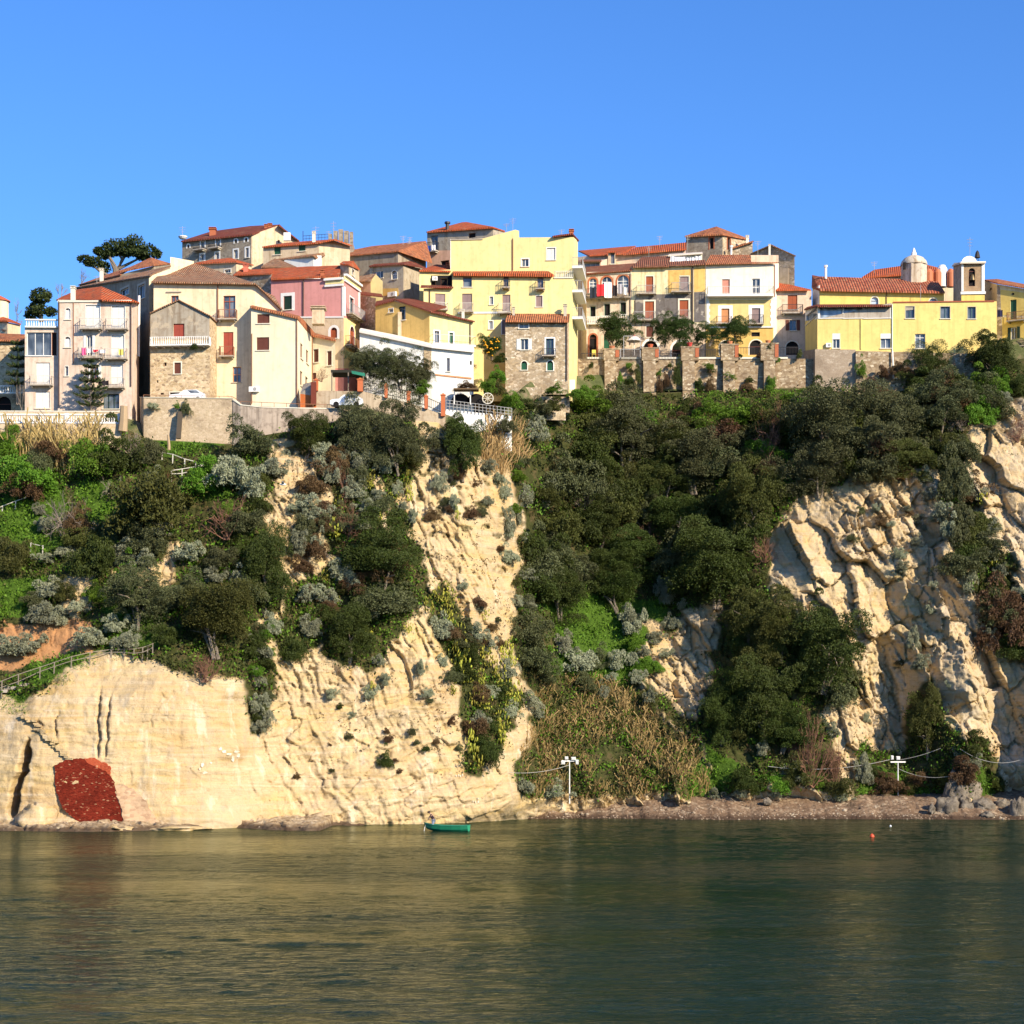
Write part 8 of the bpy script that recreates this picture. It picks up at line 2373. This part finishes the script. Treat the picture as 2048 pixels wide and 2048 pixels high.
facing('brick_infill', 'dark red brick wall filling a hollow at the foot of the left cliff', 'brick wall', C5, [(388, 1000), (470, 968), (600, 952), (640, 1000), (720, 1030), (790, 1078), (815, 1110), (830, 1230), (855, 1290), (880, 1430), (610, 1425), (540, 1390), (450, 1320), (400, 1180)], coursed('old_red_brick', [(.085, .010, .005), (.14, .016, .008), (.185, .025, .012), (.11, .014, .007)], (.34, .17, .09), 5., 11., fl=.975))
facing('brick_infill', 'small fresh orange brick patch on the dark red brick wall', 'brick wall', C5, [(600, 952), (660, 948), (740, 985), (790, 1010), (790, 1082), (720, 1034), (640, 1004)], coursed('new_red_brick', [(.38, .075, .03), (.45, .10, .045), (.32, .055, .025)], (.55, .3, .15), 5., 11., fl=.97))
facing('stone_infill', 'pinkish coursed stone patch right of the dark red brick wall', 'stone wall', C5, [(818, 1112), (900, 1150), (985, 1195), (1050, 1270), (1100, 1370), (1160, 1425), (890, 1428), (862, 1290), (836, 1228)], coursed('pink_ashlar', [(.50, .33, .19), (.58, .40, .25), (.54, .36, .22)], (.44, .28, .17), 2., 4.))
WM = plain('white_wash_mark', (.74, .66, .5), .9)
def dabs(label, reg, spots):
    root = thing('chalk_mark', label, 'graffiti', tuple(cp(*reg(*spots[0][:2]))))
    r = random.Random(3)
    for x, y, rx, ry in spots:
        m = MB(); ring = []
        for k in range(9):
            a = k * .698; q = r.uniform(.5, 1.15); p = cp(*reg(x + rx * q * math.cos(a), y + ry * q * math.sin(a)), .06); ring.append(p)
        c = cp(*reg(x, y), .09)
        for k in range(9): m.face([c, ring[(k + 1) % 9], ring[k]])
        m.build('dab', WM, root)


dabs('white painted dabs on the smooth left cliff', C5, [(1578, 885, 16, 14), (1605, 905, 18, 12), (1640, 925, 20, 12), (1668, 955, 12, 24), (1695, 905, 20, 14), (1708, 935, 14, 14), (1450, 1000, 12, 16), (1470, 1055, 20, 12), (1430, 1030, 10, 10), (1510, 985, 10, 8)])
dabs('white lettering dabs high on the spur foot', C6, [(1475, 1150, 7, 9), (1492, 1146, 5, 10), (1505, 1152, 5, 9), (1521, 1145, 7, 10)])
dabs('white lettering dabs on the lower spur foot', C6, [(1596, 1335, 5, 9), (1612, 1338, 5, 11), (1630, 1312, 7, 6), (1634, 1336, 6, 10)])


def path_rail(label, reg, l, mat, rails=(1., .55), group=None):
    """posts: (x, ytop, ybottom)"""
    pts = []
    for x, yt_, yb in l:
        b = cp(*reg(x, yb), .25); px, py = reg(x, yt_); pts.append((P(px, py, b.y), b))
    root = thing('path_railing', label, 'railing', tuple(pts[len(pts) // 2][1]), group)
    m = MB()
    for (t0, b0), (t1, b1) in zip(pts, pts[1:]):
        for f in rails: m.bar(b0.lerp(t0, f), b1.lerp(t1, f), .07)
    m.build('rail', mat, root)
    for t0, b0 in pts:
        q = MB(); q.bar(b0 - Vector((0, 0, .4)), t0 + Vector((0, 0, .05)), .1); q.build('post', mat, root)


GW = plain('weathered_wood', (.24, .20, .15), .85)
path_rail('long weathered wooden railing climbing along the path above the left cliff', C5, [(-60, 440, 540), (15, 400, 500), (133, 352, 470), (288, 302, 372), (390, 267, 335), (513, 226, 295), (645, 195, 270), (795, 175, 215)], GW)
path_rail('dark end of the path railing beneath the large pine', C5, [(800, 178, 215), (890, 172, 225), (960, 172, 240), (1022, 160, 238), (1058, 148, 220), (1095, 132, 195)], GW)
path_rail('short pale railing near the dead palm skirt', C1, [(1295, 532, 590), (1375, 520, 598), (1495, 500, 550), (1535, 470, 500)], plain('pale_rail', (.6, .56, .48), .7))
path_rail('thin pale railing on the bright grass below the retaining wall', C1, [(1225, 395, 440), (1305, 410, 458), (1395, 445, 492), (1478, 465, 495)], plain('pale_rail', (.6, .56, .48), .7), (1.,))
path_rail('few white posts with wire at the far left of the slope', C1, [(-30, 825, 870), (20, 800, 825), (120, 762, 800), (250, 718, 752)], plain('pale_rail', (.6, .56, .48), .7), (1.,))
path_rail('pair of short white posts on the left grass', C1, [(235, 1078, 1118), (325, 1100, 1135)], plain('pale_rail', (.6, .56, .48), .7), (.9,))
root = thing('stone_steps', 'rough stone steps running down left of the smooth cliff', 'steps', tuple(cp(*C5(340, 800))))
ST = stone('step_stone', [(.50, .40, .28), (.42, .33, .23), (.58, .48, .35)], 4., (.3, .22, .15))
rs = random.Random(12)
for i in range(30):
    f = i / 29; x, y = 175 + 325 * f + rs.uniform(-16, 16), 640 + 305 * f ** 1.15 + rs.uniform(-14, 14); p = cp(*C5(x, y), .1)
    m = MB(); m.box((p.x, p.y + .3, p.z - .1), (rs.uniform(.35, .8), 1.2, rs.uniform(.14, .3)), (1, rs.uniform(-.3, .3), rs.uniform(-.12, .05))); m.build('step', ROCK, root)
root = thing('landing', 'pale concrete landing at the foot of the path railing', 'steps', tuple(cp(*C5(100, 460))))
for i, (x0, x1, y) in enumerate(((-60, 60, 475), (40, 140, 452), (130, 215, 428))):
    a = cp(*C5(x0, y), .4); b = cp(*C5(x1, y), .4); m = MB(); m.box(((a.x + b.x) / 2, a.y + .6, a.z), (b.x - a.x, 1.8, .3)); m.build('step', M['concrete'], root)

# ================================================================ SHORE
def lamp(label, px, ytop, ybot, half, heads, armY=None):
    s = surf(np.array([px]), np.array([ybot]))[0]; Y = s[1] - 1.5
    b = P(px, ybot, Y); t = P(px, ytop, Y); b.z = min(b.z, beachz(b.x, b.y) if beachz(b.x, b.y) > 0 else b.z)
    root = thing('light_pole', label, 'lamp post', tuple(b), 'white floodlight poles on the beach')
    m = MB(); m.tube([b - Vector((0, 0, .3)), t], [.075, .055], 8); m.build('pole', M['white'], root)
    k = Y / F
    m = MB(); m.bar(t + Vector((-half[0] * k, 0, -.05)), t + Vector((half[1] * k, 0, -.05)), .14, .16); m.build('crossbar', M['white'], root)
    for dx, dy_, w_, h_ in heads:
        c = t + Vector((dx * k, -.1, -dy_ * k)); m = MB()
        m.box(c, (w_ * k, .35, h_ * k), (1, 0, 0), (0, -.25, 1)); m.box(c + Vector((0, -.18, -.02)), (w_ * k * .8, .05, h_ * k * .75), (1, 0, 0), (0, -.25, 1)); m.build('floodlight', M['white'], root)
    return t


T1 = lamp('white floodlight pole with four lamps in front of the reed bank', 1139, 1521, 1602, (16, 17), ((-13, 4, 8, 6), (-6, -5, 7, 5), (8, -4, 9, 5), (15, 3, 6, 8)))
T2 = lamp('white floodlight pole with two lamps in front of the dark cleft', 1796, 1523, 1598, (15, 15), ((-12, -8, 5, 7), (0, -7, 7, 6)))


def cable(label, pts):
    m = MB(); m.tube(pts, .028, 4); o = m.build('cable', plain('cable_grey', (.42, .40, .36), .6)); tag(o, label, 'cable', 'cables along the beach')


def sag(a, b, d, n=12):
    return [a.lerp(b, i / n) - Vector((0, 0, d * 4 * (i / n) * (1 - i / n))) for i in range(n + 1)]


cable('grey cable from the left floodlight pole to the spur foot', sag(T1 - Vector((0, 0, .5)), cp(*C7(65, 1235), .2), .35))
cable('long grey cable from the right floodlight pole to the brown twigs', sag(T2 + Vector((-.6, 0, .3)), cp(*C8(115, 1172), 1.5), .7))
cable('cable rising from the right floodlight pole to the cleft tree', sag(T2 + Vector((.3, 0, .2)), P(*C8(1345, 1045), 228), .15))
cable('cable hanging from the right pole to the grey boulder', sag(T2 - Vector((0, 0, .8)), P(*C8(1440, 1235), 226), .6))
cable('cable hanging between the boulder and the right picture edge', sag(P(*C8(1480, 1050), 226), P(*C8(1990, 1095), 226), 1.2))


def rock(label, px, py, w, h, Y, mat, seed, group=None, name='boulder', d=None):
    n, k = 26, 18
    th, ph = np.meshgrid(np.linspace(0, 2 * np.pi, n, endpoint=False), np.linspace(-.5, 1, k) * np.pi / 2 * 1)
    x = np.cos(ph) * np.cos(th); y = np.cos(ph) * np.sin(th); z = np.sin(ph)
    q = 1 + .45 * fbm(x * 1.2 + seed, y * 1.2, z * 1.2, 3, seed) + .18 * facets(x * 2 + z + seed, y * 2 + z, seed, .7, .8)[0] * 1.5
    rx = w / 2 / F * Y; rz = h / F * Y
    c = P(px, py + h / 2, Y)
    v = np.stack([x * q * rx, y * q * (d or rx * .8), (z * q) * rz * .95], -1).reshape(-1, 3)
    i = np.arange(n * k).reshape(k, n); f = np.stack([i[:-1], np.roll(i, -1, 1)[:-1], np.roll(i, -1, 1)[1:], i[1:]], -1).reshape(-1, 4)
    o = link(name, npmesh(name, v, f, mat), None, tuple(c)); return tag(o, label, 'rock', group)


t = NT('grey_boulder'); v = t.pos()
c = t.ramp(t.noise(v, 1.1, 6, .7), [(.3, (.10, .08, .06)), (.5, (.21, .175, .135)), (.65, (.32, .27, .21)), (.8, (.14, .11, .08))])
BLD = t.done(c, .95, t.bump(t.noise(v, 2.6, 6, .75), .9, .3), spec=.1)
for i, (lab, x, y, w, h, Y) in enumerate((('long low grey boulder below the yellow flowers', 1390, 1430, 150, 90, 224.5), ('square grey boulder under the tall grey rock', 1525, 1425, 100, 100, 225), ('low grey boulder right of the square boulder', 1650, 1430, 150, 60, 225), ('small dark boulder left of the long low boulder', 1283, 1455, 50, 40, 224), ('tall upright grey rock at the right beach end', 1450, 1330, 190, 170, 227), ('rounded grey rock behind the square boulder', 1560, 1330, 160, 160, 227.5), ('big dark shaded rock near the right picture corner', 1800, 1440, 150, 110, 226), ('grey slab at the waterline by the right corner', 1680, 1505, 90, 30, 222.5), ('dark wet rock at the right picture corner', 1890, 1455, 120, 120, 223.5), ('pale flat rock at the back of the beach', 120, 1410, 60, 30, 226))):
    px, py = C8(x, y); rock(lab, px, py, w / 3.5255, h / 3.5255, Y, BLD, 200 + i * 13)
for i, (lab, x, y, w, h, Y) in enumerate((('pale rounded rock beside the open crack at far left', 270, 1330, 260, 150, 195.5), ('flat pale slab at the foot of the brick wall', 830, 1450, 230, 34, 192.5), ('low pale slab left of the brick wall foot', 480, 1455, 330, 40, 192.8), ('long pale ledge rock at the waterline of the left cliff', 1300, 1450, 420, 26, 194))):
    px, py = C5(x, y); rock(lab, px, py, w / 3.578, h / 3.578, Y, ROCK, 300 + i * 7, d=2.2)
# many loose stones of the beach: one mass
r = np.random.default_rng(9); V_, F_, b = [], [], 0
oct_v = np.array([(1, 0, 0), (-1, 0, 0), (0, 1, 0), (0, -1, 0), (0, 0, 1), (0, 0, -1)], float); oct_f = np.array([(0, 2, 4), (2, 1, 4), (1, 3, 4), (3, 0, 4), (2, 0, 5), (1, 2, 5), (3, 1, 5), (0, 3, 5)])
for i in range(1900):
    x = r.uniform(-14, 60); ysh = np.interp(x, shx, shy); y = ysh + abs(r.normal(0, 2.0)) - .1
    if i < 260: x = r.uniform(-52, 0); y = np.interp(x, shx, shy) + r.uniform(.5, 6)
    z = beachz(x, y); s_ = r.uniform(.06, .2) * (1.8 if r.random() < .06 else 1)
    v = oct_v * np.array([s_, s_, s_ * .6]) * r.uniform(.7, 1.3, (6, 3)) + np.array([x, y, z])
    V_.append(v); F_.append(oct_f + b); b += 6
t = NT('beach_stone'); vo = t.n('TexVoronoi', i={'Vector': t.pos(), 'Scale': 1.2}); sp = t.n('SeparateColor', i={0: vo.outputs['Color']})
bs = t.done(t.ramp(sp.outputs[0], [(0, (.12, .08, .055)), (.5, (.26, .18, .12)), (1, (.46, .38, .28))]), .9)
o = link('beach_stones', npmesh('beach_stones', np.concatenate(V_), np.concatenate(F_), bs)); tag(o, kind='stuff')

# ---- rowing boat with its fisherman
YB = 191.4; b0 = P(848, 1662, YB); b1 = P(938, 1662, YB); LB = b1.x - b0.x; zc = 0.
ang = math.radians(-14)
root = thing('rowing_boat', 'small green wooden rowing boat floating just off the spur foot', 'boat', ((b0.x + b1.x) / 2, YB, 0))
TB = lambda x, y, z: Vector(((b0.x + b1.x) / 2, YB, 0)) + Matrix.Rotation(ang, 3, 'Z') @ Vector((x, y, z))
st = [(-.5, .02, .78, .55), (-.44, .22, .70, .2), (-.3, .5, .60, .0), (-.1, .66, .54, -.12), (.15, .70, .52, -.14), (.35, .64, .54, -.12), (.5, .50, .58, -.06)]
nseg = 9; rings = []
for fx, hb_, zs_, zk in st:
    ring = []
    for k in range(nseg):
        a = math.pi * k / (nseg - 1); yy = -math.cos(a) * hb_; u = math.sin(a); ring.append((fx * LB * 1.03, yy, zs_ - (zs_ - zk) * u ** .6))
    rings.append(ring)
m = MB()
for i in range(len(rings) - 1):
    for k in range(nseg - 1):
        m.face([TB(*rings[i][k]), TB(*rings[i + 1][k]), TB(*rings[i + 1][k + 1]), TB(*rings[i][k + 1])])
        inn = lambda q: TB(q[0] * .97, q[1] * .93, q[2] + .05 * (1 - 0))
        m.face([inn(rings[i][k + 1]), inn(rings[i + 1][k + 1]), inn(rings[i + 1][k]), inn(rings[i][k])])
GB = plain('boat_green', (.012, .17, .085), .45, spec=.4)
m.build('hull', GB, root, True)
m = MB(); m.face([TB(*q) for q in rings[-1]]); m.face([TB(q[0] - .05, q[1], q[2]) for q in rings[-1]][::-1]); m.build('transom', plain('boat_light_green', (.03, .30, .16), .45), root)
m = MB()
for k in (0, nseg - 1):
    pts = [TB(*r_[k]) + Vector((0, 0, .02)) for r_ in rings]; m.tube(pts, .035, 5)
m.build('gunwale', plain('boat_rim', (.06, .26, .16), .5), root)
for fx in (-.18, .12, .36):
    m = MB(); m.box(TB(fx * LB, 0, .36), (.25, 1.1, .04), Matrix.Rotation(ang, 3, 'Z') @ Vector((1, 0, 0))); m.build('thwart', plain('boat_wood', (.28, .2, .12), .8), root)
m = MB(); m.tube([TB(-.47 * LB, -.1, .7), TB(-.485 * LB, -.3, .3), TB(-.49 * LB, -.45, -.05)], .025, 5); o = m.build('mooring_rope', M['white']); tag(o, 'pale rope hanging from the bow of the green boat', 'rope')

sp_ = TB(-.30 * LB, .0, .18)
def skin(name, mat, verts, edges, radii, parent, sub=2):
    me = bpy.data.meshes.new(name); me.from_pydata([tuple(v) for v in verts], edges, [])
    me.materials.append(mat)
    o = bpy.data.objects.new(name, me); COL.objects.link(o); o.parent = parent
    md = o.modifiers.new('skin', 'SKIN'); md.use_smooth_shade = True
    for i, q in enumerate(radii):
        me.skin_vertices[0].data[i].radius = (q, q); me.skin_vertices[0].data[i].use_root = (i == 0)
    s_ = o.modifiers.new('sub', 'SUBSURF'); s_.levels = s_.render_levels = sub
    return o


person = thing('person', 'person in a dark jacket and jeans stooping in the bow of the green boat', 'person', tuple(sp_))
# seated on the bow, bent forward to the left
J = dict(pel=(0, 0, .74), bel=(-.05, 0, .90), che=(-.14, 0, 1.12), nek=(-.25, 0, 1.27), hed=(-.33, 0, 1.36), top=(-.37, 0, 1.45), shl=(-.17, -.2, 1.18), ell=(-.32, -.25, .95), hal=(-.43, -.15, .74), shr=(-.17, .2, 1.18), elr=(-.33, .24, .96), har=(-.45, .14, .76),
         hil=(0, -.1, .70), knl=(-.08, -.13, .36), anl=(-.02, -.14, .02), tol=(-.17, -.15, -.02), hir=(0, .1, .70), knr=(-.06, .13, .36), anr=(.02, .14, .02), tor=(-.13, .15, -.02))
K = list(J); ix = {k: i for i, k in enumerate(K)}
E = [('pel', 'bel'), ('bel', 'che'), ('che', 'nek'), ('nek', 'hed'), ('hed', 'top'), ('che', 'shl'), ('shl', 'ell'), ('ell', 'hal'), ('che', 'shr'), ('shr', 'elr'), ('elr', 'har'), ('pel', 'hil'), ('hil', 'knl'), ('knl', 'anl'), ('anl', 'tol'), ('pel', 'hir'), ('hir', 'knr'), ('knr', 'anr'), ('anr', 'tor')]
RD = dict(pel=.13, bel=.125, che=.14, nek=.055, hed=.10, top=.075, shl=.065, ell=.05, hal=.035, shr=.065, elr=.05, har=.035, hil=.09, knl=.065, anl=.045, tol=.035, hir=.09, knr=.065, anr=.045, tor=.035)
def sub_skin(name, mat, keys, grow, parent):
    kk = [k for k in K if k in keys]; jx = {k: i for i, k in enumerate(kk)}
    return skin(name, mat, [J[k] for k in kk], [(jx[a], jx[b]) for a, b in E if a in jx and b in jx], [RD[k] + grow for k in kk], parent)
sub_skin('body', plain('skin_tone', (.45, .27, .18), .6), K, 0, person)
sub_skin('jacket', plain('dark_jacket', (.035, .018, .03), .85), ['pel', 'bel', 'che', 'shl', 'ell', 'shr', 'elr'], .022, person)
sub_skin('trousers', plain('pale_jeans', (.22, .26, .34), .85), ['pel', 'hil', 'knl', 'anl', 'hir', 'knr', 'anr'], .018, person)
m = MB(); m.lathe((sp_.x - .36, sp_.y, sp_.z + 1.40), [(.115, -.05), (.118, .02), (.09, .08), (.02, .12)], 10); m.build('hair', plain('dark_hair', (.04, .02, .015), .7), person, True)
person.scale = (1.22, 1.22, 1.15)
# buoys
p = P(1744, 1674, 0) if False else None
for lab, px, py, rr_, col, nm in (('small orange mooring buoy on the water at right', 1744, 1671, .22, (.75, .09, .03), 'orange'), ('tiny white float on the water at right', 1781, 1650, .12, (.8, .8, .8), 'white')):
    Y = H * F / (py + 3 - CY); q = P(px, py + 3, Y); m = MB()
    m.lathe((q.x, q.y, 0), [(.02, -rr_ * .7), (rr_ * .8, -rr_ * .3), (rr_, rr_ * .2), (rr_ * .8, rr_ * .8), (rr_ * .3, rr_ * 1.15), (rr_ * .12, rr_ * 1.2), (rr_ * .12, rr_ * 1.5), (.01, rr_ * 1.55)], 12)
    o = m.build('buoy', plain('buoy_' + nm, col, .4, spec=.5), None, True); tag(o, lab, 'buoy')
# gull
c = P(566, 969, 168)
root = thing('seagull', 'white seagull gliding in front of the pale spur', 'bird', tuple(c))
m = MB(); m.tube([c + Vector((x, 0, z)) for x, z in ((-.30, .03), (-.22, .02), (-.05, 0), (.12, .0), (.24, .02), (.32, .03))], [.015, .05, .095, .08, .04, .01], 8); m.build('body', plain('gull_white', (.85, .84, .82), .7), root, True)
for s_ in (-1, 1):
    m = MB(); q = [Vector((-.12, s_ * .06, .05)), Vector((-.08, s_ * .42, .20)), Vector((.06, s_ * .80, .12)), Vector((.10, s_ * .42, .18)), Vector((.10, s_ * .06, .05))]
    q2 = [p + Vector((0, 0, -.025)) for p in q]
    m.face([c + p for p in (q if s_ > 0 else q[::-1])]); m.face([c + p for p in (q2[::-1] if s_ > 0 else q2)])
    for i in range(5): m.face([c + q[i], c + q2[i], c + q2[(i + 1) % 5], c + q[(i + 1) % 5]])
    m.build('wing', plain('gull_grey', (.42, .43, .45), .7), root)
m = MB(); m.face([c + Vector(p) for p in ((.28, -.03, .03), (.46, -.09, .03), (.46, .09, .03), (.28, .03, .03))]); m.face([c + Vector(p) for p in ((.28, .03, .02), (.46, .09, .02), (.46, -.09, .02), (.28, -.03, .02))]); m.build('tail', plain('gull_white', (.85, .84, .82), .7), root)

# ---- aerials on the skyline roofs
for i, (R, x, yt_, yb, Y, w_, lab) in enumerate(((Z4, 30, 250, 305, 262, .7, 'thin aerial left of the dark skyline house'), (Z4, 95, 262, 310, 262, .6, 'short aerial beside the dark skyline house'), (Z3, 1535, 12, 50, 262, .6, 'aerial on the long orange roof'), (Z5, 1330, 250, 330, 272, .7, 'aerial left of the stone belvedere'), (Z6, 800, 300, 400, 268, .8, 'aerial between the belvedere and the gabled house'), (Z7, 640, 230, 300, 272, .8, 'aerial on the house behind the church'), (Z7, 1040, 430, 490, 256.5, .3, 'thin rod on the church roof edge'), (Z7, 1258, 432, 510, 256, .3, 'thin rod beside the bell tower'), (Z5, 1060, 250, 320, 271, .7, 'aerial on the bright red terrace roof'), (Z2, 1640, 170, 250, 262, .6, 'aerial beside the broken tower'), (Z4, 1560, 190, 250, 250, .7, 'aerial on the tall yellow house'), (Z1, 780, 530, 600, 247, .6, 'aerial on the long brown roof'))):
    a = P(*R(x, yt_), Y); b_ = P(*R(x, yb), Y); m = MB(); m.tube([b_ - Vector((0, 0, 1.2)), a], .03, 5)
    for k in range(3 if w_ > .4 else 0):
        zz = a.z - .1 - k * .22; m.bar((a.x - w_ * (.6 - .12 * k), Y, zz), (a.x + w_ * (.6 - .12 * k), Y, zz + .06), .035)
    o = m.build('aerial', M['grey_iron']); tag(o, lab, 'aerial', 'aerials on the roofs')
